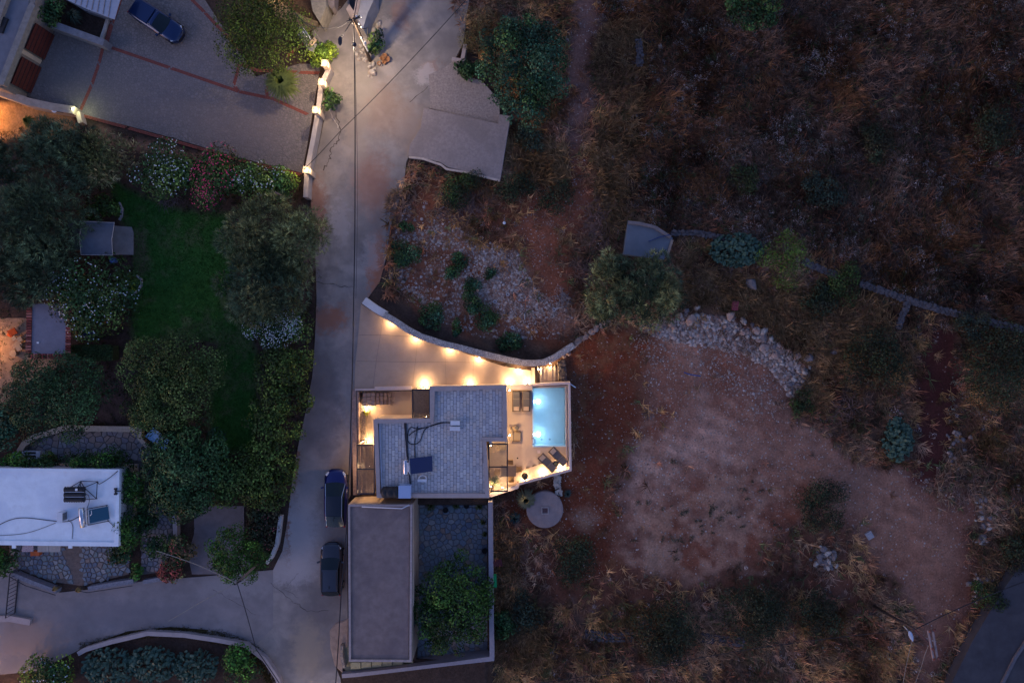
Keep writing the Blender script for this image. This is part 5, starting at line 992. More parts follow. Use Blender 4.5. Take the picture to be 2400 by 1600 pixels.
for i, (x_, y_, r_) in enumerate(((1347,808,11),(1354,800,13),(1363,793,11),(1373,789,12),(1374,783,9),(1386,777,13),(1398,770,12),(1409,763,11),(1419,757,12),(1332,828,9),(1322,834,9),(1400,762,9),(1427,751,10))): rock(x_, y_, r_+2, 'pink', '', None, ew)
named = [(1592,741,17,'pink','brown-pink pointed boulder at the upper left end of the rubble bank'),(1608,728,15,'grey','grey boulder at the top left of the rubble bank'),(1632,720,18,'white','flat pale boulder alone at the top of the rubble bank'),(1632,742,18,'white','pale oblong boulder below the flat one in the rubble bank'),(1616,752,26,'pink','largest boulder with a pink face in the left of the rubble bank'),(1578,752,12,'pink','small pink boulder at the leftmost tip of the rubble bank'),(1711,742,20,'pink','pink boulder under the red container'),(1740,750,18,'white','pale wedge boulder right of the red container'),(1761,762,15,'grey','rounded grey boulder in the right arm of the rubble bank'),(1772,774,22,'pink','big pinkish boulder in the right arm of the rubble bank'),(1790,775,17,'white','pale boulder beside the big pinkish one'),(1786,790,20,'grey','squarish grey boulder in the right arm of the rubble bank'),(1763,788,10,'white','small round white boulder inside the rubble bank'),(1788,813,25,'pink','large flat brown slab of rock in the rubble bank'),(1806,793,14,'white','light boulder at the outer edge of the rubble bank'),(1816,832,20,'pink','long pink boulder near the lower rubble bank'),(1866,835,17,'pink','pink rock at the right of the rubble bank'),(1892,836,26,'grey','wide dark grey rock at the far right of the rubble bank'),(1848,822,14,'pink','tall pink stone between the two arms of rubble'),(1883,872,15,'white','white rock at the right tip of the lower rubble heap')]
for x_, y_, s_, c_, l_ in named: rock(x_, y_, s_, c_, l_)
band = [(1575,765,34,22),(1600,770,30,30),(1640,775,35,30),(1680,780,40,28),(1720,770,36,26),(1750,780,36,26),(1775,800,36,28),(1800,825,34,24),(1830,840,26,20),(1870,860,26,24),(1880,880,26,22),(1860,895,24,20),(1850,915,18,18),(1700,755,30,18)]
for i in range(190):
    bx, by, rx, ry = random.choice(band); x_, y_ = random.gauss(bx, rx*.55), random.gauss(by, ry*.5)
    rock(x_, y_, random.choice((4,5,5,6,6,7,8,9,12)), random.choices(('white','pink','grey'), (.38,.48,.14) if x_ < 1850 else (.7,.1,.2))[0], 'small angular limestone rock heaped in the rubble bank right of the red earth', 'rocks of the rubble bank')
for i in range(26):
    x_, y_ = random.gauss(1930, 16), random.gauss(1315, 18); rock(x_, y_, random.uniform(7,17), random.choice(('white','grey','grey')), 'grey-white rock in the small stone heap among weeds at the lower right', 'rocks of the lower right heap')
for i in range(34):
    t_ = random.random(); x_, y_ = (2300+random.gauss(0,9), 1165+190*t_) if t_ < .6 else (2290+random.gauss(0,14), 1340+60*(t_-.6)/.4); rock(x_, y_, random.uniform(6,14), random.choice(('white','grey')), 'pale rock in the loose row along the right edge of the dirt track', 'rocks along the dirt track')
for i in range(22): rock(random.gauss(2240,16), random.gauss(1050,28), random.uniform(6,12), random.choice(('pink','grey')), 'rock strewn on the weedy bank right of the dark red track', 'rocks on the weedy bank')
for x_, y_, s_, l_ in ((838,128,12,'white'),(842,140,11,'white'),(850,138,9,'white'),(855,118,12,'white'),(862,98,20,'square-cut pale'),(846,108,11,'white'),(860,128,9,'white'),(859,141,15,'tall white'),(868,158,12,'white'),(877,152,13,'white'),(874,171,21,'largest flat white'),(866,180,8,'small'),(880,163,8,'pinkish'),(888,60,15,'flat round beige'),(870,48,12,'grey'),(876,70,12,'grey'),(866,66,11,'white'),(834,116,9,'white'),(850,125,9,'white'),(885,104,10,'pale'),(845,120,8,'small'),(893,152,10,'grey'),(786,119,13,'round flat tan'),(776,112,13,'tan'),(768,104,10,'tan'),(872,183,7,'small')):
    o = rock(x_, y_, s_, 'white', 'white rock piled on the island at the foot of the leaning pole', 'rocks round the leaning pole' )
    if s_ > 14 or x_ < 800: o['label'] = {20:'square-cut pale rock beside the leaning pole',15:'tall white rock touching the foot of the leaning pole' if x_ < 870 else 'flat beige rock up behind the leaning pole',21:'largest flat white rock at the lower tip of the rock island',13:'flat tan stone at the lamp-lit shrub by the road edge',10:'flat tan stone at the lamp-lit shrub by the road edge'}[s_]; 
    if s_ > 14: del o['group']
    elif x_ < 800: o['group'] = 'flat stones by the lit shrub'
for x_, y_, s_, l_ in ((1873,304,9,'single bluish-white rock in the dark upper right field'),(1951,823,22,'lone pale blue-grey slab standing in dry grass right of the rubble'),(1757,668,26,'dark grey flat boulder in the grass above the red container'),(1436,370,12,'pale oval stone in dry grass below the upper track'),(1546,110,12,'whitish stone right of the short field wall'),(1205,1205,6,'small white stone beside the round cistern'),(2313,1425,10,'pale rock left of the asphalt road')): rock(x_, y_, s_, 'grey' if 'grey' in l_ else 'white', l_)
# loose stones as stuff
def scatter(n, reg, fn=None, seed=1):
    r = np.random.default_rng(seed); xs = [p[0] for p in reg]; ys = [p[1] for p in reg]; out = np.zeros((0, 2))
    while len(out) < n:
        x = r.uniform(min(xs), max(xs), n*3); y = r.uniform(min(ys), max(ys), n*3); ok = sdist(reg, x, y) > 0
        if fn is not None: ok &= r.random(len(x)) < fn(x, y)
        out = np.concatenate([out, np.stack([x[ok], y[ok]], 1)])
    return out[:n]
def world(pts, dz=0):
    z = zg(pts[:, 0], pts[:, 1]) + dz; k = (HC - z)/HC; return np.stack([(pts[:, 0]-1200)/SP*k, (800-pts[:, 1])/SP*k, z], 1)
OCT = np.array([[1,0,0],[0,1,0],[-1,0,0],[0,-1,0],[0,0,.8],[.7,.7,.3],[-.7,.7,.2],[-.6,-.7,.3],[.7,-.6,.2]], float)
OF = np.array([[0,5,4],[5,1,4],[1,6,4],[6,2,4],[2,7,4],[7,3,4],[3,8,4],[8,0,4]])
def stones_stuff(name, label, pts, smin, smax, cols, seed=3):
    r = np.random.default_rng(seed); n = len(pts); W = world(pts); s_ = smin*(smax/smin)**(r.random(n)**2.2); a = r.uniform(0, 6.28, n)
    B = OCT[None]*r.uniform(.6, 1.2, (n, 9, 3)); B = B*s_[:, None, None]; ca, sa = np.cos(a)[:, None], np.sin(a)[:, None]
    V = np.stack([B[..., 0]*ca-B[..., 1]*sa, B[..., 0]*sa+B[..., 1]*ca, B[..., 2]-.01], -1) + W[:, None, :]
    F = (OF[None] + (np.arange(n)*9)[:, None, None]).reshape(-1, 3)
    cc = np.array(cols)[r.integers(0, len(cols), n)]*r.uniform(.7, 1.25, (n, 1)); C = np.repeat(np.concatenate([cc, np.ones((n, 1))], 1), 9, 0)
    return tag(link(name, np_mesh(name, V.reshape(-1, 3), F, STCM, C)), label, 'gravel', kind='stuff')
STCM = MCOL('gravel_stone', .95, 20, .3, .1)
PC = [(.33,.26,.22),(.28,.19,.15),(.40,.34,.31),(.22,.13,.10)]
stones_stuff('gravel', 'loose pale gravel and rubble on the lot above the curved wall', scatter(9500, GRAVL, lambda x, y: .10+.25*(fbm(x, y, 55, 31) > .5)+.65*soft([(1130,570),(1240,590),(1290,720),(1200,770),(1100,700)], x, y, 40, 30)), .035, .17, PC, 4)
stones_stuff('gravel', 'scattered small stones on the wide dirt clearing', scatter(7000, TRACK, lambda x, y: np.clip(1.3-(y-760)/500, .12, 1)), .03, .10, PC, 5)
stones_stuff('gravel', 'few small stones on the dark red earth beside the pool', scatter(1300, RED), .03, .09, PC, 6)
stones_stuff('gravel', 'fine rubble filling the rubble bank', scatter(5200, [(1500,770),(1570,738),(1640,735),(1720,745),(1800,790),(1860,830),(1905,880),(1860,945),(1835,905),(1800,860),(1740,830),(1650,810),(1560,800)]), .05, .26, PC+[(.42,.33,.29)], 7)
stones_stuff('gravel', 'small stones spilling from the rubble bank down onto the dirt', scatter(1100, [(1480,790),(1560,750),(1700,800),(1820,880),(1850,960),(1780,980),(1700,900),(1600,870),(1500,850)], lambda x, y: fbm(x, y, 40, 66)**2*2), .04, .13, PC, 17)
stones_stuff('gravel', 'small stones along the reddish upper footpath', scatter(1500, PATHN), .03, .08, PC, 8)
stones_stuff('gravel', 'small stones round the leaning pole and the ruin', scatter(700, [(780,20),(820,60),(830,110),(850,190),(885,200),(925,160),(910,100),(900,40),(960,20),(940,-10),(880,-10)]), .03, .10, PC, 9)
# ---------------------------------------------------------------- foliage
def quads(cen, nrm, ln, wd, r):
    """rhombic leaves: centres, unit normals"""
    n = len(cen); a = r.normal(size=(n, 3)); t = np.cross(nrm, a); t /= np.linalg.norm(t, axis=1)[:, None]+1e-9; b = np.cross(nrm, t)
    L_ = (ln*r.uniform(.7, 1.3, n))[:, None]/2; W_ = (wd*r.uniform(.7, 1.3, n))[:, None]/2
    return np.stack([cen-t*L_, cen-b*W_, cen+t*L_, cen+b*W_], 1).reshape(-1, 3), np.arange(n*4).reshape(n, 4)
def blobs_for(rx, ry, h, r, kb, br):
    """clumps filling a dome: x,y,z,radius ; rx ry in metres"""
    out = []; n = kb
    for i in range(n):
        a = r.uniform(0, 6.28); q = math.sqrt(r.uniform(0, 1)); 
        x = rx*q*math.cos(a)*(1-br*.6); y = ry*q*math.sin(a)*(1-br*.7); zt = h*(.52+.40*math.sqrt(max(0, 1-q*q*.9)))
        out.append((x, y, zt*r.uniform(.62, 1.0), min(rx, ry)*br*r.uniform(.65, 1.35)))
    return np.array(out)
def foliage(B, n, ln, wd, cols, r, olive=False, flat=.0):
    w_ = B[:, 3]**2; idx = r.choice(len(B), n, p=w_/w_.sum()); b = B[idx]; d = r.normal(size=(n, 3)); d[:, 2] = np.abs(d[:, 2])*r.choice([1, 1, 1, -.6], n); d /= np.linalg.norm(d, axis=1)[:, None]
    rad = b[:, 3]*(1.04-.36*r.random(n)**2); c = b[:, :3] + d*rad[:, None]*np.array([1, 1, .85])
    tone = (np.array([1.75,1.85,1.45]) if olive else np.array([1.05,1.15,.85]))*np.array(cols)[r.integers(0, len(cols), len(B))][idx]*np.where(r.random((n, 1)) < .22, r.uniform(1.3, 2.3, (n, 1)), r.uniform(.4, 1.1, (n, 1)))*(r.uniform(.5, 1.5, len(B))[idx])[:, None]
    if olive:
        pass
    if olive:   # feathery twigs: thin blades fanning outwards
        k = 5; cc = np.repeat(c, k, 0); dd = np.repeat(d, k, 0) + r.normal(size=(n*k, 3))*.42; dd[:, 2] += .15; dd /= np.linalg.norm(dd, axis=1)[:, None]
        a = r.normal(size=(n*k, 3)); s_ = np.cross(dd, a); s_ /= np.linalg.norm(s_, axis=1)[:, None]; L_ = (ln*r.uniform(.6, 1.4, n*k))[:, None]
        V = np.stack([cc-s_*wd/2, cc+s_*wd/2, cc+dd*L_+s_*wd*.2, cc+dd*L_-s_*wd*.2], 1).reshape(-1, 3); return V, np.arange(n*k*4).reshape(-1, 4), np.repeat(np.repeat(tone, k, 0), 4, 0)
    nr = d*1.0 + r.normal(size=(n, 3))*.42; nr[:, 2] += .18+flat; nr /= np.linalg.norm(nr, axis=1)[:, None]
    V, F = quads(c, nr, ln, wd, r); return V, F, np.repeat(tone, 4, 0)
OL = [(.085,.098,.055),(.11,.12,.065),(.065,.08,.05),(.13,.13,.07)]      # olive
OLB = [(.045,.066,.045),(.06,.08,.05),(.035,.052,.038)]
DG = [(.022,.055,.025),(.03,.07,.03),(.018,.045,.022),(.04,.08,.03)]       # dark green
MG = [(.05,.10,.03),(.065,.12,.035),(.04,.085,.028),(.09,.13,.04)]         # mid green
CG = [(.035,.10,.02),(.05,.13,.022),(.03,.08,.02),(.07,.15,.03)]           # citrus
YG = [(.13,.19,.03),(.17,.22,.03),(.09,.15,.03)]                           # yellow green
BG = [(.025,.07,.052),(.035,.09,.062),(.018,.05,.038),(.05,.10,.065)]     # blue green
BR = [(.14,.09,.055),(.17,.11,.07),(.10,.07,.045),(.12,.10,.05)]           # dry brown
PK = (.72,.05,.16); WHF = (.5,.55,.56)
seedc = [100]
def plant(name, label, cat, cx, cy, rx, ry, h, cols, kb=14, br=.42, dens=150, ln=.25, wd=.13, olive=False, flowers=None, nfl=0, trunk=True, group=None, rot=0, fs=.09, extra=None, limbs=4, flat=0.0):
    seedc[0] += 1; r = np.random.default_rng(seedc[0]); z0 = ZG(cx, cy); kf = (HC-z0-h*.65)/HC
    base = P(cx, cy, z0+h*.65); base.z = z0; rxm, rym = rx/SP*kf*1.18, ry/SP*kf*1.18; nfl = int(nfl*.5)
    t = thing(name, label, cat, base, 0, group); B = blobs_for(rxm, rym, h, r, kb, br)
    B = np.concatenate([B, np.array([[rxm*.35*math.cos(a_), rym*.35*math.sin(a_), h*.62, min(rxm, rym)*.5] for a_ in (0, 2.1, 4.2)])])
    if rot: c_, s_ = math.cos(rot), math.sin(rot); B[:, 0], B[:, 1] = B[:, 0]*c_-B[:, 1]*s_, B[:, 0]*s_+B[:, 1]*c_
    n = int(math.pi*rxm*rym*dens*(.36 if olive else 1))
    V, F, C = foliage(B, n, ln, wd, cols, r, olive, flat); V[:, 2] = np.maximum(V[:, 2], .05)
    link('crown' if trunk else 'foliage', np_mesh('crown', V, F, LEAF, np.concatenate([C, np.ones((len(C), 1))], 1)), t)
    b = MB(); b.sm = True
    if trunk:
        tr = max(.07, min(.28, h*.045)); b.tube([(0,0,-.3),(.06,.04,h*.25),(0,.05,h*.5)], tr, 8, tr*.6)
        for i in range(limbs):
            e = B[i % len(B)]; b.tube([(0,.05,h*.42),(e[0]*.5,e[1]*.5,h*.55),(e[0],e[1],e[2])], tr*.5, 5, tr*.14)
        b.build('trunk', WOODB, t, False)
    else:
        for i in range(min(5, len(B))): e = B[i]; b.tube([(0,0,-.1),(e[0]*.6,e[1]*.6,e[2]*.5),(e[0],e[1],e[2]*.95)], .03, 4, .01)
        b.build('stem', WOODB, t, False)
    if nfl:
        w_ = B[:, 3]**2*(r.random(len(B)) < .55)+1e-6; idx = r.choice(len(B), nfl, p=w_/w_.sum()); d = r.normal(size=(nfl, 3)); d[:, 2] = np.abs(d[:, 2])+.3; d /= np.linalg.norm(d, axis=1)[:, None]
        c = B[idx, :3] + d*(B[idx, 3]*1.04)[:, None]; nr = d + np.array([0, 0, .6]); nr /= np.linalg.norm(nr, axis=1)[:, None]; V, F = quads(c, nr, fs, fs*.9, r)
        C = np.repeat(np.array(flowers)[None]*r.uniform(.7, 1.1, (nfl, 1)), 4, 0); tag(link('flowers', np_mesh('flowers', V, F, LEAF, np.concatenate([C, np.ones((len(C), 1))], 1)), t), kind='stuff')
    return t
T = 'tree'; S = 'shrub'
def olive(label, cx, cy, rx, ry, h, cols=OL, **k): return plant('olive_tree', label, T, cx, cy, rx, ry, h, cols, kb=int(k.pop('kb', 16)*2.6), br=.22, dens=k.pop('dens', 300), ln=.34, wd=.036, olive=True, **k)
olive('dark blue-green olive tree at the orange-lit gravel bed', 128, 362, 92, 75, 4.5, OLB); olive('large grey-green olive tree filling the left edge', 92, 520, 108, 92, 5, OLB, kb=20)
olive('dark olive tree at the left edge above the tiled canopy', 72, 645, 88, 78, 4.5, OLB); olive('small dark olive crown at the upper left edge', 12, 400, 36, 70, 3.5, OLB)
plant('scrub_tree', 'brownish-green feathery tree under the brick border of the yard', T, 252, 368, 72, 62, 3.5, [(.11,.10,.055),(.09,.10,.05),(.14,.11,.07)], kb=14, br=.4, dens=220, ln=.28, wd=.04, olive=True)
plant('oleander', 'oleander with white flowers left of the pink one', S, 388, 402, 82, 68, 3, DG+MG, kb=16, nfl=520, flowers=WHF, fs=.12, trunk=False)
plant('oleander', 'pink-flowering oleander in the hedge below the yard', S, 507, 425, 62, 72, 3, MG+[(.10,.07,.06)], kb=14, nfl=900, flowers=PK, fs=.11, trunk=False)
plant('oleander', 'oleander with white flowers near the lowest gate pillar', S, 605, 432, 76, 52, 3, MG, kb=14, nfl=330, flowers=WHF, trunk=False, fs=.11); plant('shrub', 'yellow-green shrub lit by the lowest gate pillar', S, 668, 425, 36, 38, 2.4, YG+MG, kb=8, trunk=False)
olive('big feathery olive tree beside the road, upper half', 640, 560, 108, 92, 5, OL, kb=22); olive('big feathery olive tree beside the road, lower half', 612, 668, 100, 84, 4.6, OL+OLB, kb=20)
plant('flowering_shrub', 'round shrub sprinkled with white flowers below the roadside olive', S, 648, 776, 82, 48, 2.4, DG+MG, kb=14, nfl=1500, flowers=WHF, fs=.10, trunk=False)
hedge_l = [(652,860,66,62,'uppermost clump'),(640,940,66,56,'second clump from the top'),(622,1010,60,54,'middle clump'),(610,1080,62,52,'fourth clump'),(592,1140,74,52,'lowest clump')]
for i, (x_, y_, a_, b_, l_) in enumerate(hedge_l): plant('hedge', 'tall olive-green roadside hedge, ' + l_, 'hedge', x_+14, y_, a_, b_, 3.4, [(.055,.085,.02),(.04,.068,.018),(.07,.10,.024),(.03,.052,.015)], kb=34, br=.24, trunk=False, group='clumps of the roadside hedge')
plant('flowering_shrub', 'big bush with scattered white flowers below the garden shed', S, 218, 690, 90, 98, 3.2, DG+MG, kb=24, br=.34, nfl=650, flowers=WHF, fs=.12, trunk=False)
plant('shrub', 'dark low shrub above the garden shed', S, 232, 488, 46, 32, 2.2, [(.035,.06,.015),(.05,.08,.02)], kb=8, trunk=False); plant('shrub', 'yellowish palm-like shrub at the stone edge of the lawn', S, 292, 660, 30, 32, 1.8, YG+MG, kb=7, ln=.3, wd=.05, trunk=False)
plant('carob_tree', 'dense pale green tree at the middle of the left gardens, upper part', T, 392, 868, 112, 82, 5, [(.06,.09,.03),(.08,.105,.035),(.04,.065,.022)], kb=60, br=.26, dens=330, ln=.14); plant('carob_tree', 'dense pale green tree above the crazy-paved terrace', T, 388, 952, 104, 66, 4.6, [(.06,.09,.03),(.08,.105,.035),(.04,.065,.022)], kb=48, br=.28, dens=330, ln=.14)
plant('fig_tree', 'broad dark green tree left of the terrace', T, 122, 930, 118, 100, 5, [(.035,.075,.035),(.05,.095,.04),(.025,.055,.028)], kb=60, br=.2, dens=260, ln=.2, wd=.09); plant('shrub', 'blue-green bush at the left edge by the terrace wall', S, 10, 990, 46, 56, 2.2, BG, kb=8, trunk=False)
plant('citrus_tree', 'rounded dark green tree right of the blue tarpaulin', T, 434, 1105, 98, 106, 4.5, DG+[(.05,.085,.04)], kb=56, br=.2, dens=280); plant('shrub', 'dark green foliage between hedge and rounded tree', S, 530, 1130, 60, 70, 3, [(.04,.07,.02),(.055,.085,.025)], kb=14, trunk=False)
plant('citrus_tree', 'bright green round tree at the road fork', T, 556, 1302, 64, 66, 4, [(.03,.08,.015),(.04,.10,.018),(.02,.055,.012),(.055,.12,.02)], kb=46, br=.22, dens=330, ln=.16, wd=.10)
plant('leafy_tree', 'large olive-green tree at the top beside the paved yard', T, 600, 70, 104, 92, 5.5, [(.05,.075,.014),(.07,.095,.018),(.03,.05,.012)], kb=64, br=.26, dens=250, ln=.2, wd=.09, extra=1)
plant('dark_tree', 'large dense blue-green round tree between road and brush field', T, 1226, 156, 92, 122, 6, BG+BG+DG, kb=95, br=.2, dens=230, ln=.22, wd=.12)
plant('dark_shrub', 'dark drooping fringe left of the round blue-green tree', S, 1100, 162, 42, 26, 1.6, DG, kb=7, trunk=False); plant('dry_bush', 'russet dry bush between the road and the round tree', S, 1112, 58, 38, 58, 2, BR, kb=12, dens=330, ln=.12, wd=.04, trunk=False)
plant('dark_tree', 'dark green tree at the top edge of the brush field', T, 1762, 12, 76, 52, 4, DG, kb=18, br=.3)
olive('grey-green olive tree left of the square water tank', 1440, 680, 58, 80, 4.5, OL+OLB, kb=18); olive('grey-green olive tree under the square water tank', 1536, 684, 56, 84, 4.8, OLB+OL, kb=20)
plant('courtyard_tree', 'dark green leafy tree over the blue slate patio', T, 1056, 1416, 86, 112, 4.6, [(.03,.07,.018),(.04,.09,.02),(.022,.05,.015),(.045,.09,.02)], kb=80, br=.16, dens=250, ln=.2, wd=.12); plant('shrub', 'dark low shrub outside the slate patio wall', S, 1172, 1465, 30, 40, 1.6, DG, kb=6, trunk=False)
plant('hedge', 'dark bush above the garage forecourt', S, 110, 22, 50, 32, 2.4, DG, kb=9, trunk=False); plant('shrub', 'roadside bush right of the gate pillars', S, 776, 237, 17, 34, 1.5, DG+MG, kb=9, br=.5, trunk=False)
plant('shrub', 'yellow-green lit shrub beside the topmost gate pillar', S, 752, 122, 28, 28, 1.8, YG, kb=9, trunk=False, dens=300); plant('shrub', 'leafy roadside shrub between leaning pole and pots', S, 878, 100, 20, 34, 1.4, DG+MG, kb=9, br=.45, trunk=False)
plant('climbing_plant', 'ivy strip along the top edge of the white roof, left half', 'ivy', 70, 1084, 100, 22, 2.6, CG+DG, kb=26, br=.6, trunk=False, dens=330, ln=.13); plant('climbing_plant', 'ivy strip along the top edge of the white roof, right half', 'ivy', 226, 1083, 96, 26, 2.6, CG+DG, kb=24, br=.6, trunk=False, dens=330, ln=.13)
plant('climbing_plant', 'ivy mass down the right side of the white roof, upper half', 'ivy', 306, 1140, 32, 66, 2.9, DG+CG, kb=26, br=.5, trunk=False, dens=330, ln=.13); plant('climbing_plant', 'ivy mass down the right side of the white roof, lower half', 'ivy', 302, 1240, 32, 66, 2.9, DG+CG, kb=26, br=.5, trunk=False, dens=330, ln=.13)
plant('shrub', 'dark shrub right of the ivy by the brick path', S, 340, 1200, 26, 42, 1.8, DG, kb=7, trunk=False)
plant('flower_shrub', 'red-flowering plant hanging over the blue patio', S, 282, 1300, 34, 24, 1.2, DG, kb=7, nfl=40, flowers=(.5,.05,.03), trunk=False); plant('grass_strip', 'bright green plant strip at the end of the blue patio', S, 318, 1340, 12, 28, .8, CG, kb=7, br=.6, trunk=False)
plant('bougainvillea', 'pink-flowering bougainvillea in front of the crazy path', S, 425, 1290, 36, 46, 1.8, DG+BR, kb=10, nfl=190, flowers=(.5,.09,.10), trunk=False); plant('bougainvillea', 'reddish bougainvillea spilling over the low street wall', S, 398, 1340, 34, 26, 1.2, BR+[(.2,.04,.04)], kb=8, nfl=220, flowers=(.5,.10,.09), trunk=False); plant('shrub', 'green shrub on the crazy path below the ivy', S, 366, 1282, 26, 28, 1.4, DG+MG, kb=7, trunk=False)
plant('rose_bed', 'dark bed with small pink flowers between ramp and road, upper part', S, 622, 1205, 36, 46, 1, [(.03,.045,.03),(.05,.045,.035)], kb=12, nfl=60, flowers=(.5,.15,.15), trunk=False); plant('rose_bed', 'dark bed with small pink flowers between ramp and road, lower part', S, 604, 1265, 32, 34, 1, [(.03,.045,.03),(.05,.045,.035)], kb=10, nfl=40, flowers=(.5,.15,.15), trunk=False)
plant('shrub', 'dark green plant at the lower left corner of the white house', S, 6, 1315, 26, 44, 1.6, CG+DG, kb=7, trunk=False)
hb = thing('box_hedge', 'clipped rectangular hedge below the white-flowered bush', 'hedge', P(226,826,0)); r = np.random.default_rng(5); nn = 2600; c = np.stack([r.uniform(-1.95,1.95,nn), r.uniform(-.65,.65,nn), np.where(r.random(nn) < .75, 1.1, r.uniform(.1,1.1,nn))], 1); nr = r.normal(size=(nn,3))*.5+np.array([0,0,.9]); nr /= np.linalg.norm(nr,axis=1)[:,None]; V, F = quads(c, nr, .14, .09, r); C = np.repeat(np.array([.035,.065,.018])[None]*r.uniform(.6,1.4,(nn,1)), 4, 0)
link('foliage', np_mesh('hedge', V, F, LEAF, np.concatenate([C, np.ones((len(C),1))],1)), hb); b = MB(); b.box((0,0,.5), (3.8,1.2,1.0)); b.build('core', M('hedge_inside', (.02,.03,.012), .3, 8), hb, False)
# palm, yucca, spiky plants
def spiky(name, label, cx, cy, rpx, h, col, n=60, w_=.06, cat='plant', up=.5, trunk=.0, group=None, z0=None):
    z = ZG(cx, cy) if z0 is None else z0; t = thing(name, label, cat, P(cx, cy, z), 0, group); R_ = rpx/SP; b = MB()
    if trunk: tub('trunk', [(0,0,-.2),(0,0,trunk)], .14, WOODB, t, 8, .12, False)
    for i in range(n):
        a = random.uniform(0, 6.28); e = random.random(); L_ = R_*random.uniform(.75, 1.1); d = Vector((math.cos(a), math.sin(a), 0)); s_ = Vector((-d.y, d.x, 0))*w_
        p0 = Vector((0,0,trunk+.05)); p1 = p0 + d*L_*.55*(1-e*.6) + Vector((0,0,h*(.4+.6*e))); p2 = p0 + d*L_*(1-e*.35) + Vector((0,0,h*(.1+up*e)))
        b.add([p0-s_*.5, p0+s_*.5, p1+s_, p1-s_, p2], [(0,1,2,3),(3,2,4)])
    b.build('leaves', col, t, False); return t
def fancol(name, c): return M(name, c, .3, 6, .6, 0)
PALM = fancol('palm_green', (.10,.125,.03)); YUC = fancol('yucca_green', (.035,.06,.04)); CAC = M('cactus_green', (.05,.10,.07), .3, 4, .6, .2, 12)
spiky('fan_palm', 'fan palm with drooping leaves beside the gate pillars', 676, 212, 46, 1.4, PALM, 420, .07, 'palm', .9, 1.0)
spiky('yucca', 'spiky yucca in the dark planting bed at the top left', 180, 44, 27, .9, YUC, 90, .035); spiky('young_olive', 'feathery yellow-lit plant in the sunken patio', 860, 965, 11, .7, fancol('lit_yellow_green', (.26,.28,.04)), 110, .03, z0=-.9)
spiky('potted_plant', 'long-leaved plant under the lower end of the cane pergola', 1160, 1122, 17, 1.0, fancol('deck_plant_green', (.12,.16,.07)), 60, .035, z0=-.2); spiky('loquat_plant', 'long-leaved yellowish plant leaning over the round cistern', 1232, 1165, 30, 1.5, fancol('loquat_green', (.14,.14,.08)), 170, .07)
spiky('agave', 'dark blue-green tuft right of the round cistern', 1330, 1155, 14, .5, fancol('blue_green_tuft', (.03,.06,.055)), 60, .03); spiky('agave', 'dark blue-green tuft left of the round cistern', 1206, 1212, 20, .6, fancol('blue_green_tuft', (.03,.06,.055)), 90, .03)
spiky('yellow_shrub', 'yellow-green plant inside the orange-lit gravel bed', 74, 288, 20, .8, fancol('lime_green', (.09,.12,.02)), 110, .03)
sr = thing('stone_ring', 'ring of small white stones in the orange-lit gravel bed', 'stone ring', P(98,294,0))
for i in range(14): a = -2+4.2*i/13; p = P(98+13*math.cos(a), 294+16*math.sin(a), .02); o = link('stone', random.choice(RM['white']), sr); o.scale = (.18,.15,.14); o.location = p-sr.location; o.rotation_euler.z = random.random()*6
for pts, l_ in (([(280,475),(287,490),(285,508),(280,516)],'thin curved stone edging above the shed lawn'),([(320,645),(332,655),(332,668),(322,683),(312,690)],'thin curved stone edging below the shed lawn')): 
    t = thing('stone_edging', l_, 'edging', P(*pts[0],0)); MB().ribbon(Q(pts), .14, -.1, .12).build('edging', M('edging_stone', (.32,.32,.34)), t)
def cactus(label, cx, cy, rx, ry, n, h=1.6):
    z = ZG(cx, cy); t = thing('prickly_pear', label, 'cactus', P(cx, cy, z)); b = MB(); rr = random.Random(cx)
    for i in range(n):
        a = rr.uniform(0,6.28); q = math.sqrt(rr.random()); x, y = rx/SP*q*math.cos(a), ry/SP*q*math.sin(a); zz = h*(.4+.6*(1-q*q))*rr.uniform(.5,1); s_ = rr.uniform(.14,.24)
        m_ = Matrix.Translation((x,y,zz)) @ Matrix.Rotation(rr.uniform(0,6.28),4,'Z') @ Matrix.Rotation(rr.uniform(.2,1.3),4,'X'); k_ = 8
        ring = [(s_*.62*math.cos(6.283*j_/k_), s_*(math.sin(6.283*j_/k_)), 0) for j_ in range(k_)]
        vs = [m_@Vector(p) for p in ring] + [m_@Vector((0,0,.04)), m_@Vector((0,0,-.04))]; b.add(vs, [(j_,(j_+1)%k_,k_) for j_ in range(k_)]+[((j_+1)%k_,j_,k_+1) for j_ in range(k_)])
    b.build('pads', CAC, t, False); b2 = MB(); [b2.tube([(0,0,-.1),(rx/SP*.5*math.cos(a),ry/SP*.5*math.sin(a),h*.4)], .07, 5) for a in (0,2,4)]; b2.build('stem', CAC, t, False)
cactus('prickly pear clump left in the curved bottom bed', 265, 1555, 62, 44, 420); cactus('prickly pear clump in the middle of the curved bottom bed', 365, 1548, 60, 42, 420); cactus('prickly pear clump right in the curved bottom bed', 465, 1555, 52, 40, 380)
cactus('prickly pear patch beside the wall right of the square tank', 1722, 588, 62, 40, 520); cactus('prickly pear patch between dirt clearing and dark red track', 2096, 1028, 36, 52, 330)
plant('flowering_shrub', 'lamp-lit bush with white flowers at the bottom left', S, 112, 1578, 62, 44, 1.6, DG+YG, kb=12, nfl=110, flowers=WHF, fs=.13, trunk=False); plant('shrub', 'green shrub at the right end of the curved bottom bed', S, 558, 1566, 42, 44, 1.6, CG+DG, kb=10, trunk=False)
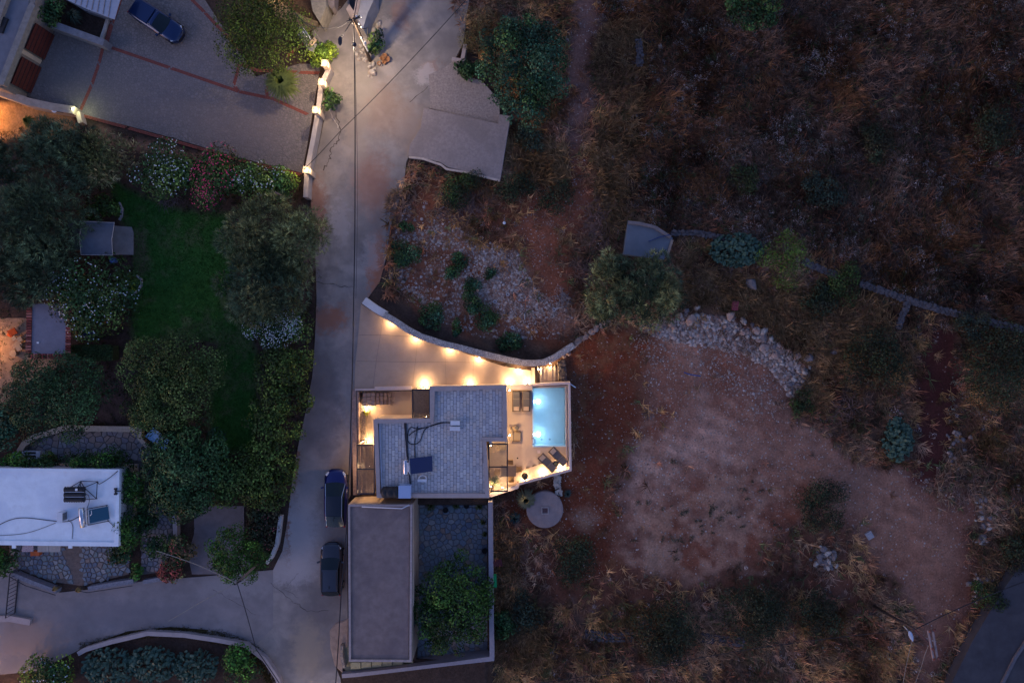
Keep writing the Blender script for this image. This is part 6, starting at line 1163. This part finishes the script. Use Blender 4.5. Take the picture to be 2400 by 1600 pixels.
fieldb = [(2060,850,68,74,'dark green bush above the cactus patch',DG,3.4),(2350,860,84,104,'big dark tree at the right edge by the red track',DG,4.5),(2278,768,40,40,'grey-green shrub at the field wall on the right',BG,2.2),(1925,1185,54,62,'dark bush beside the dirt clearing',DG,2.2),(1562,1478,82,66,'large dark bush at the bottom between two stone banks',DG,3.2),(1762,1442,66,70,'dark bush at the bottom right of the stone bank',DG,3),(1918,1438,50,56,'dark bush below the small stone heap',DG,2.4),(2312,1398,40,34,'round green bush at the asphalt road edge',CG,2),(2055,335,46,42,'dark shrub in the upper right brush',DG,2),(2335,300,56,44,'dark shrub near the right edge in the brush',DG,2),(1238,1432,46,40,'green shrub below the patio wall corner',BG,1.6),(1345,1318,52,48,'dark weedy bush below the red earth',DG,1.4),(1985,665,38,42,'green bush growing on the grey field wall',CG,1.8),(1925,700,30,46,'dark green plant below the field wall bush',DG,1.2),(2390,1290,40,50,'dark shrub at the right edge beside the stone row',DG,2),(1740,420,34,30,'faint green shrub in the middle of the brush',MG,1.4),(1930,450,36,50,'grey-green shrub in the right brush',BG,1.6),(1880,945,44,22,'low green patch at the end of the rubble bank',CG,.7),(1300,470,44,30,'mixed green bush at the upper path bend',DG,1.2),(1080,445,62,36,'green thicket below the concrete platform',DG+CG,1.4),(1210,440,40,44,'dark thicket right below the concrete platform',DG,1.2),(1240,325,40,30,'dark green skirt under the round tree',BG,1.5)]
for x_, y_, a_, b_, l_, c_, h_ in fieldb: plant('bush', l_, S, x_, y_, a_*random.uniform(.95,1.2), b_*random.uniform(.9,1.15), h_*.8, [(q_[0]*.5+.008, q_[1]*.42+.006, q_[2]*.6+.004) for q_ in c_]+[(.04,.034,.022)], kb=int(11+a_*b_/220), br=.32, trunk=h_ > 3, dens=215, ln=.17, wd=.08, rot=random.uniform(0,3))
plant('weedy_tree', 'yellow-green airy weed tree at the cactus patch', S, 1845, 612, 60, 66, 2.2, [(.07,.12,.02),(.05,.09,.02)], kb=18, br=.24, dens=110, ln=.2, wd=.05, trunk=False)
wl_ = ['round dark weed clump at the road side of the gravel lot','large weed clump lowest left on the gravel lot above the curved wall','small weed clump in the upper middle of the gravel lot','low weed patch right of the gravel lot middle','weed patch just below the gravel lot middle','large weed clump near the lower right of the gravel lot','narrow weed clump between the two large ones by the curved wall','dark weed clump closest to the curved wall at the right','tiny weed clump high on the left of the gravel lot','tiny weed clump at the pale gravel patch','small weed clump left of the pale gravel patch']
for (x_, y_, a_, b_, h_), l_ in zip(((950,592,36,34,.9),(1012,742,30,34,.7),(1080,610,18,24,.6),(1105,665,22,18,.5),(1105,705,24,26,.6),(1135,745,32,30,.6),(1070,770,14,24,.5),(1200,805,32,22,.6),(950,530,18,14,.5),(1150,640,14,16,.4),(1060,640,20,18,.5)), wl_): plant('weed_clump', l_, 'weeds', x_, y_, a_, b_, h_, DG+DG+BG, kb=9, br=.4, trunk=False, dens=330, ln=.12, group='weed clumps on the gravel lot')
wr = random.Random(4)
for i in range(34):
    x_, y_ = wr.gauss(1640, 85), wr.gauss(1195, 55); plant('weed_tuft', 'small low grey-green weed tuft on the dirt clearing', 'weeds', x_, y_, wr.uniform(4,15)*wr.uniform(.6,1), wr.uniform(4,12), .22, [(.045,.052,.045),(.07,.065,.055)], kb=7, br=.3, trunk=False, dens=110, ln=.13, wd=.05, group='weed tufts on the dirt clearing')
# ---------------------------------------------------------------- ground cover (stuff)
FIELD = [(1040,-60),(2480,-60),(2480,1660),(1160,1660),(1160,1140),(1340,1120),(1345,800),(900,690),(910,480),(960,380),(1180,420),(1190,240),(1080,60)]
def fdens(x, y):
    d = .95*np.ones(x.shape); 
    for m_, k_ in ((TRACK,.995),(RED,.9),(DIRT2,.72),(NORTH,.6),(RED,.97),(RED2,.95),(GRAVL,.93),(PATHN,.93)): d *= 1 - k_*soft(m_, x, y, 44, 36)
    d *= 1-.85*soft([(1570,760),(1600,715),(1700,725),(1810,790),(1900,840),(1900,900),(1840,940),(1780,860),(1650,810)], x, y, 14, 8); d *= np.where(soft([(2400,1310),(2340,1400),(2280,1500),(2230,1600),(2190,1700),(2600,1700),(2600,1300)], x, y, 4, 0) > .5, 0, 1)
    d *= 1-soft([(1462,515),(1580,550),(1560,612),(1450,600)], x, y, 4, 0); d *= np.where(np.hypot(x-1277, y-1194) < 50, 0, 1); d *= np.where((x < 1160) & (y > 1140), 0, 1)
    return d*np.clip(.35+1.3*(fbm(x, y, 45, 91)-.25), .1, 1)
def fcol(x, y, r):
    n = len(x); a = fbm(x, y, 110, 41); b = fbm(x, y, 34, 43); dk = soft(DARKTR, x, y, 60, 40)
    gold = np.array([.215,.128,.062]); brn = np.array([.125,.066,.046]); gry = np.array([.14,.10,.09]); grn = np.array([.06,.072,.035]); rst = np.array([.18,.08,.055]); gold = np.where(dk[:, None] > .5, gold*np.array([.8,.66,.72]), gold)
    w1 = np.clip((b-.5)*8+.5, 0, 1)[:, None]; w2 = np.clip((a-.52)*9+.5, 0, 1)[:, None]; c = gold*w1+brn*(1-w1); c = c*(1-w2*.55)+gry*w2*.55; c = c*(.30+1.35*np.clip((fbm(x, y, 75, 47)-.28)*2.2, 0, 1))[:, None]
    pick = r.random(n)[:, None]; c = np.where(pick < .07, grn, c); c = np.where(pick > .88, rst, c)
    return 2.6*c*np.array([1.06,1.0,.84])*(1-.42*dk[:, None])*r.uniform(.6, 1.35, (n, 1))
def tufts(name, label, pts, nb, ln, wd, seed, cf=fcol, up=.5):
    r = np.random.default_rng(seed); n = len(pts); W = world(pts, -.02); C = cf(pts[:, 0], pts[:, 1], r); sz = r.uniform(.55, 1.35, n)
    wind = fbm(pts[:, 0], pts[:, 1], 120, 71)*9; base = np.repeat(W, nb, 0) + r.normal(size=(n*nb, 3))*np.array([.07,.07,0]); L_ = ln*np.repeat(sz, nb)*r.uniform(.5, 1.2, n*nb)
    a = np.repeat(wind, nb) + r.normal(size=n*nb)*1.25; el = r.uniform(.15, up, n*nb)*2; d = np.stack([np.cos(a)*np.cos(el), np.sin(a)*np.cos(el), np.sin(el)], 1)
    s_ = np.stack([-np.sin(a), np.cos(a), np.zeros(n*nb)], 1)*(wd*r.uniform(.6, 1.3, n*nb))[:, None]/2; mid = base + d*L_[:, None]*.6; tip = base + d*L_[:, None] + np.array([0,0,-.10])*L_[:, None]
    V = np.stack([base-s_, base+s_, mid+s_*.8, tip, mid-s_*.8], 1).reshape(-1, 3); F5 = np.arange(n*nb*5).reshape(-1, 5)
    Cc = np.repeat(np.repeat(C, nb, 0)*r.uniform(.7, 1.3, (n*nb, 1)), 5, 0); return tag(link(name, np_mesh(name, V, F5, GRASSM, np.concatenate([Cc, np.ones((len(Cc), 1))], 1))), label, 'grass', kind='stuff')
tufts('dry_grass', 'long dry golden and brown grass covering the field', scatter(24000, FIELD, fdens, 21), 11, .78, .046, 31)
GOLDR = [(1400,60),(1500,40),(1520,120),(1490,260),(1480,520),(1420,560),(1390,420),(1420,240),(1395,130)]
GOLD2 = [(1575,600),(1700,640),(1900,660),(2080,720),(2100,780),(1960,820),(1930,980),(1860,960),(1900,860),(1800,760),(1700,710),(1590,700)]
GOLD3 = [(1155,1230),(1210,1260),(1210,1420),(1290,1470),(1260,1560),(1160,1540)]; GOLD4 = [(1200,310),(1330,340),(1340,420),(1240,430),(1190,380)]
gcol = lambda x, y, r: np.array([.50,.30,.145])*np.clip(.25+1.3*fbm(x, y, 40, 88), .3, 1.4)[:, None]*r.uniform(.5, 1.3, (len(x), 1))
for gi, (gp, gn, gl_) in enumerate(((GOLDR, 620, 'beside the upper footpath'), (GOLD2, 1250, 'between cactus patch and rubble bank'), (GOLD3, 420, 'outside the slate patio wall'), (GOLD4, 300, 'below the large round tree'))):
    tufts('tall_dry_grass', 'taller golden dry grass ' + gl_, scatter(gn, gp, None, 60+gi), 16, 1.0, .045, 70+gi, gcol, .45)
def mounds(name, label, pts, k, seed, cf, ln=.09, wd=.05, R_=.22, cat='brush'):
    r = np.random.default_rng(seed); n = len(pts); W = world(pts); C = cf(pts[:, 0], pts[:, 1], r); sz = r.uniform(.5, 1.5, n); d = r.normal(size=(n*k, 3)); d[:, 2] = np.abs(d[:, 2]); d /= np.linalg.norm(d, axis=1)[:, None]
    c = np.repeat(W, k, 0) + d*(R_*np.repeat(sz, k)*r.uniform(.6, 1.05, n*k))[:, None]; nr = d*.4+r.normal(size=(n*k, 3))*.7; nr[:, 2] += .3; nr /= np.linalg.norm(nr, axis=1)[:, None]; V, F = quads(c, nr, ln, wd, r)
    Cc = np.repeat(np.repeat(C, k, 0)*r.uniform(.65, 1.4, (n*k, 1)), 4, 0); return tag(link(name, np_mesh(name, V, F, GRASSM, np.concatenate([Cc, np.ones((len(Cc), 1))], 1))), label, cat, kind='stuff')
def mcol(x, y, r):
    n = len(x); dk = soft(DARKTR, x, y, 60, 40)[:, None]; P_ = np.array([(.155,.13,.12),(.13,.10,.09),(.07,.075,.055),(.19,.15,.13),(.05,.055,.04)]); w = np.clip((fbm(x, y, 70, 55)-.5)*6+.5, 0, 1)[:, None]
    return 2.5*(P_[r.integers(0, 5, n)]*(.4+.8*w))*(1-.25*dk)*r.uniform(.7, 1.3, (n, 1))
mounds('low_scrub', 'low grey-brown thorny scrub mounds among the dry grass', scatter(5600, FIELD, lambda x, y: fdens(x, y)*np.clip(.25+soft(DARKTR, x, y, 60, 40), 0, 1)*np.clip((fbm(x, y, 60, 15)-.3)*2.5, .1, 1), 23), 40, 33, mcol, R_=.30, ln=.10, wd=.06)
tufts('lawn_grass', 'short dark green lawn in the left garden', scatter(15000, LAWN, None, 25), 3, .14, .04, 35, lambda x, y, r: np.array([.04,.12,.022])*r.uniform(.6, 1.5, (len(x), 1)), .7)
LEFTG = [(-40,300),(230,300),(700,400),(760,520),(740,800),(690,1100),(640,1330),(450,1340),(450,1190),(350,1190),(340,1010),(0,1010),(-40,900)]
mounds('garden_undergrowth', 'dark low undergrowth under the garden trees', scatter(2300, LEFTG, lambda x, y: (1-soft(LAWN, x, y, 10, 5))*np.where((x > 455) & (x < 575) & (y > 1180), 0, 1)*np.where((x > 180) & (x < 318) & (y > 515) & (y < 600), 0, 1)*.9, 27), 22, 37, lambda x, y, r: np.array([.028,.035,.016])*r.uniform(.5, 1.8, (len(x), 1)), R_=.18)
tufts('verge_grass', 'weedy dry verge along the curved bottom wall and road', scatter(900, [(190,1508),(300,1480),(345,1470),(430,1466),(520,1476),(600,1505),(640,1550),(650,1600),(630,1600),(580,1520),(430,1482),(300,1492),(200,1520)], None, 29), 10, .35, .035, 39, lambda x, y, r: np.array([.11,.085,.04])*r.uniform(.4, 1.3, (len(x), 1)), .6)
# brushwood piles : long bare branches
def brushpile(label, cx, cy, rx, ry, n, ln=1.3, c=(.21,.13,.11)):
    t = thing('brushwood_pile', label, 'brushwood', G(cx, cy)); b = MB(); r = random.Random(cx+cy)
    for i in range(n):
        a = r.uniform(0, 6.28); q = math.sqrt(r.random()); x, y = rx/SP*q*math.cos(a), ry/SP*q*math.sin(a); th = r.uniform(0, 6.28); L_ = ln*r.uniform(.4, 1.1); z = r.uniform(.05, .5)*(1.2-q)
        p0 = Vector((x, y, z)); p1 = p0+Vector((math.cos(th)*L_*.5, math.sin(th)*L_*.5, r.uniform(-.05,.15))); th += r.uniform(-.7,.7); p2 = p1+Vector((math.cos(th)*L_*.5, math.sin(th)*L_*.5, r.uniform(-.1,.15))); b.tube([p0, p1, p2], r.uniform(.012,.032), 4, .008)
    b.build('branches', M('bare_branch_%d' % int(c[0]*100), c, .3, 6, .9, .2), t, False)
brushpile('reddish pile of cut branches left of the square tank', 1405, 520, 34, 66, 320); brushpile('pile of cut branches on the lot below the concrete platform', 1090, 480, 62, 34, 300); brushpile('dry reddish twigs below the square tank at left', 1370, 640, 24, 34, 150, 1); brushpile('bare dry branches on the weedy slope right of the cactus', 1880, 668, 46, 24, 60, 1.3, (.16,.12,.10)); brushpile('pale dry shrub skeleton on the gravel lot', 1322, 702, 16, 16, 80, .7, (.24,.22,.22)); brushpile('dry twigs right of the dark green field bush', 1978, 960, 38, 30, 120, 1.1); brushpile('bare twiggy shrub at the lawn edge under the white oleander', 398, 470, 26, 16, 90, .8, (.12,.10,.10)); brushpile('bare twigs sticking from the broad dark green tree', 100, 945, 26, 14, 40, .9, (.22,.19,.17))
# single items of the field
rd = thing('red_container', 'dark red open metal container lying in the grass above the rubble', 'container', G(1719,717)); b = MB(); b.box((0,0,.28), (.52,.78,.5), -.08); b.build('shell', M('dull_red_paint', (.24,.045,.06), .15, 3), rd, False); b = MB(); b.box((0,-.41,.25), (.42,.04,.38), -.08); b.build('opening', BLACK, rd, False)
cl2 = thing('concrete_cover', 'diamond-turned pale grey concrete cover beside the dirt track', 'cover slab', G(2036,1253)); b = MB(); b.box((0,0,.1), (.55,.60,.25), .55); b.build('slab', M('pale_cover', (.30,.29,.31), .1, 3), cl2, False); b = MB(); b.box((0,0,.24), (.3,.34,.04), .55); b.build('hatch', M('pale_cover', (.30,.29,.31)), cl2, False)
for x0, y0, x1, y1, l_ in ((1358,705,1369,719,'thin white stick lying right of the dry shrub skeleton'),(1300,724,1321,719,'short pale stick at the rusty disc'),(1229,735,1230,748,'short white plank standing on the pale gravel'),(1030,490,1044,484,'white stick on the branch pile lot'),(1270,915,1282,922,'x')):
    if l_ == 'x': continue
    a = G(x0,y0); c = G(x1,y1); o = MB().tube([a+Vector((0,0,.08)), c+Vector((0,0,.08))], .045, 5).build('stick', M('bleached_wood', (.5,.48,.46)), None); tag(o, l_, 'stick')
sk = thing('garden_light_stake', 'small pale stake with round head on the red slope', 'stake', G(1182,524)); b = MB(); b.tube([(0,.75,.03),(0,.1,.3)], .02, 5); b.build('stick', STEEL, sk, False); b = MB(); b.lathe((0,0,.3), [(.02,-.1),(.12,-.05),(.13,.05),(.02,.1)], 10); b.build('head', PLAST, sk, False)
for x_, y_, l_ in ((1299,725,'pale grey disc beside the dry shrub skeleton'),(1190,690,'white ring-shaped pot on the gravel lot'),(1160,707,'white stone ball on the gravel lot'),(1201,768,'round pale blue stone at the lower gravel lot')):
    t = thing('pale_disc', l_, 'pot', G(x_,y_)); b = MB(); b.sm = True; b.lathe((0,0,0), [(.12,0),(.16,.12),(.13,.15),(.1,.08),(.01,.06)], 12); b.build('pot', M('pale_pot', (.42,.42,.46), .1, 4), t, False); b = MB(); b.lathe((0,0,.05), [(.09,0),(.08,.03),(.0,.031)], 8); b.build('soil', M('pot_soil', (.18,.15,.13)), t, False)
cable('green-blue strip of plastic sheet on the dirt clearing', [(1603,872),(1617,877),(1642,881)], 0, .05, M('blue_plastic_strip', (.03,.07,.22))); bpy.data.objects[-1] if False else None
ti = thing('green_bottle', 'bright green plastic object hanging outside the slate patio wall', 'plastic bag', P(1160,1357,-.8)); b = MB(); b.box((0,0,.3), (.3,1.0,.5), .06); b.build('bag', M('bright_green_plastic', (.01,.30,.10), .15, 4, .5), ti, False)
gl = thing('striped_mat', 'dull red striped panel leaning outside the patio wall', 'panel', P(1166,1314,-1.1))
for i in range(6): b = MB(); b.box((-.3+.13*i, 0, .5), (.09,.62,.05), .2); b.build('slat', M('dull_red_slat', (.12,.03,.04)), gl, False)
for x_, y_, l_ in ((1045,1193,'dark round pot nearest the villa wall at the left on the slate patio'),(1094,1183,'dark round pot at the top right of the slate patio'),(1136,1288,'dark round pot at the right side of the slate patio'),(980,1299,'small dark pot at the house wall on the slate patio')):
    t = thing('plant_pot', l_, 'plant pot', P(x_,y_,-1.0)); s_ = .24 if x_ > 1000 else .16; b = MB(); b.lathe((0,0,0), [(s_*.75,0),(s_,.35),(s_*.9,.36),(s_*.85,.25),(.01,.24)], 14); b.build('pot', M('dark_pot', (.04,.04,.05)), t, False); b = MB(); b.lathe((0,0,.26), [(s_*.8,0),(.01,.02)], 10); b.build('soil', M('pot_earth', (.02,.017,.015)), t, False)
for x_, y_, r_, l_ in ((1010,1184,16,'low green plant beside the pots near the villa'),(1070,1182,14,'low green plant between the two dark pots'),(1124,1184,16,'low green plant in the top right patio corner'),(1132,1222,9,'small green plant at the right patio wall'),(1136,1250,8,'small yellowish plant at the right patio wall')): spiky('patio_plant', l_, x_, y_, r_, .4, fancol('patio_green', (.06,.08,.025)), 60, .03, z0=-.98)
# terrace flowers
for x_, y_, c_, l_ in ((122,1071,(.45,.01,.02),'red flower cluster left on the crazy terrace'),(130,1076,(.45,.01,.02),'red flower cluster right on the crazy terrace'),(255,1062,(.35,.18,.40),'lilac flower cluster upper at the ivy'),(257,1074,(.35,.18,.40),'lilac flower cluster lower at the ivy')): plant('flower_cluster', l_, 'flowers', x_, y_, 8, 7, .8, DG, kb=4, br=.6, nfl=140, flowers=c_, fs=.08, trunk=False)
for x_, y_, l_ in ((142,1372,'golden dry round plant on the left gate post of the blue patio'),(196,1375,'golden dry round plant on the right gate post of the blue patio')): 
    t = spiky('dry_plant', l_, x_, y_, 8, .5, fancol('golden_dry', (.30,.19,.06)), 80, .03, trunk=.5)
# ---------------------------------------------------------------- poles and overhead wires
p2 = thing('utility_pole', 'slanting dark pole with unlit lamp and transformer frame at the lower right', 'pole', G(2046,1419)); t0 = P(2144,1474,5.6)
tub('pole', [G(2046,1419)-Vector((0,0,.3)), t0], .13, METG, p2, 8, .09); tub('lamp_arm', [P(2110,1460,5.0), P(2126,1474,5.4), P(2131,1482,5.5)], .03, STEEL, p2, 5)
b = MB(); b.lathe((0,0,0), [(.03,-.45),(.13,-.2),(.17,.1),(.1,.32),(.02,.4)], 10, 'Y'); o = b.build('lamp_head', M('pale_lamp_shell', (.42,.48,.58)), p2, False); o.location = P(2135,1489,5.5)-p2.location; o.rotation_euler.z = .35; o.scale.z = .5
tub('brace', [t0, P(2176,1504,5.6)], .05, M('rusty_steel', (.14,.06,.05)), p2, 6)
for i, (x0, y0, x1, y1) in enumerate(((2175,1476,2188,1546),(2186,1477,2197,1542))): b = MB(); b.tube([P(x0,y0,5.6), P(x1,y1,5.6)], .09, 6); b.build('crossarm', M('pale_timber', (.24,.20,.20)), p2)
for x_, y_ in ((2180,1479),(2190,1476),(2187,1520),(2190,1545),(2200,1542)): b = MB(); b.lathe(P(x_,y_,5.7), [(.09,-.1),(.12,0),(.09,.12),(.02,.14)], 8); b.build('insulator', M('rusty_steel', (.14,.06,.05)), p2)
p3 = thing('timber_pole', 'leaning timber pole half hidden in the bright green round tree', 'pole', P(630,1297,0)); tub('pole', [P(630,1297,-.2), P(555,1366,7.0)], .12, WOODG, p3, 8, .08); b = MB(); b.box(P(556,1365,6.9), (.5,.08,.08), .6); b.build('crossarm', METG, p3)
for dx in (-.2,.05,.25): b = MB(); q = P(556,1365,7.0)+Vector((dx,dx*.5,0)); b.lathe(q, [(.04,-.08),(.06,0),(.03,.1)], 8); b.build('insulator', BLACK, p3)
p4 = thing('marker_post', 'short slanting grey post in the oleander hedge holding the diagonal cable', 'post', P(672,466,0)); tub('post', [P(672,466,0), P(646,451,4.5)], .07, WOODG, p4)
def wire(label, pts, r=.03, mat=BLACK):
    q = []
    for (a, c) in zip(pts[:-1], pts[1:]):
        A, B_ = P(*a), P(*c); n = 12; sag = (A-B_).length*.015
        for i in range(n): t_ = i/n; q.append(A+(B_-A)*t_-Vector((0,0,sag*4*t_*(1-t_))))
    q.append(P(*pts[-1])); b = MB(); b.tube(q, r, 5); return tag(b.build('overhead_cable', mat), label, 'cable')
wire('thick black overhead cable running straight down the road', [(829,62,6.9),(830,104,6.9),(832,400,6.6),(829,700,6.4),(822,1000,6.4),(812,1240,6.4),(800,1380,6.4),(784,1640,6.4)], .042); 
kb_ = thing('cable_joint', 'round black joint on the thick overhead cable near the pole', 'cable joint', P(830,105,6.9)); b = MB(); b.lathe((0,0,0), [(.05,-.1),(.17,-.06),(.17,.06),(.05,.1)], 12); b.build('drum', BLACK, kb_, False); b = MB(); b.box((0,0,.11), (.06,.06,.04)); b.build('clamp', STEEL, kb_, False)
wire('thin second overhead cable parallel to the thick one', [(829,62,6.8),(838,400,6.3),(834,700,6.2)], .014)
wire('thin diagonal overhead cable crossing the road from the top right', [(1110,-20,6),(918,188,5.6),(800,305,5.4),(712,398,5)], .026)
wire('sagging cable from leaning pole to the ruin on the left', [(824,46,6.9),(800,62,6.2),(770,67,5.8),(738,64,5.6),(712,52,5.4),(690,30,5.2)], .03); wire('second cable beside the sagging one', [(712,52,5.3),(735,72,5.2),(752,95,4.6)], .03); wire('cable rising from leaning pole beyond the top edge', [(829,44,7.2),(834,20,7.2),(842,-30,7.2)], .03); wire('loop of black cable behind the leaning pole', [(838,60,6.5),(852,68,6.2),(862,66,6),(860,100,4)], .028)
wire('pale overhead cable from the leaning timber pole to the house', [(554,1365,7.0),(460,1322,6.2),(366,1290,5)], .03, M('pale_cable', (.20,.20,.18))); wire('pale overhead cable going down left from the timber pole', [(554,1366,7.0),(480,1405,6.4),(395,1455,5.8)], .026, M('pale_cable', (.20,.20,.18))); wire('dark overhead cable going down right from the timber pole', [(556,1367,7.0),(600,1520,6.6),(680,1640,6.4)], .03)
wire('dark overhead cable from the lower right pole to the right edge', [(2146,1474,5.6),(2270,1415,5.6),(2430,1352,5.6)], .035); wire('very thin overhead cable across the bottom field', [(2142,1474,5.6),(1760,1520,5.4),(1500,1570,5.4),(1230,1605,5.4)], .022); wire('pale stay wire left below the lower right pole', [(2142,1490,5.5),(2128,1540,3),(2114,1625,0)], .022, M('pale_cable', (.20,.20,.18))); wire('pale stay wire right below the lower right pole', [(2176,1512,5.5),(2160,1560,3),(2134,1640,0)], .022, M('pale_cable', (.20,.20,.18)))
cable('bent grey pipe outside the pool corner', [(1333,896,-1.1),(1340,902,-1.1),(1349,908,-1.25)], -1.1, .05, STEEL)
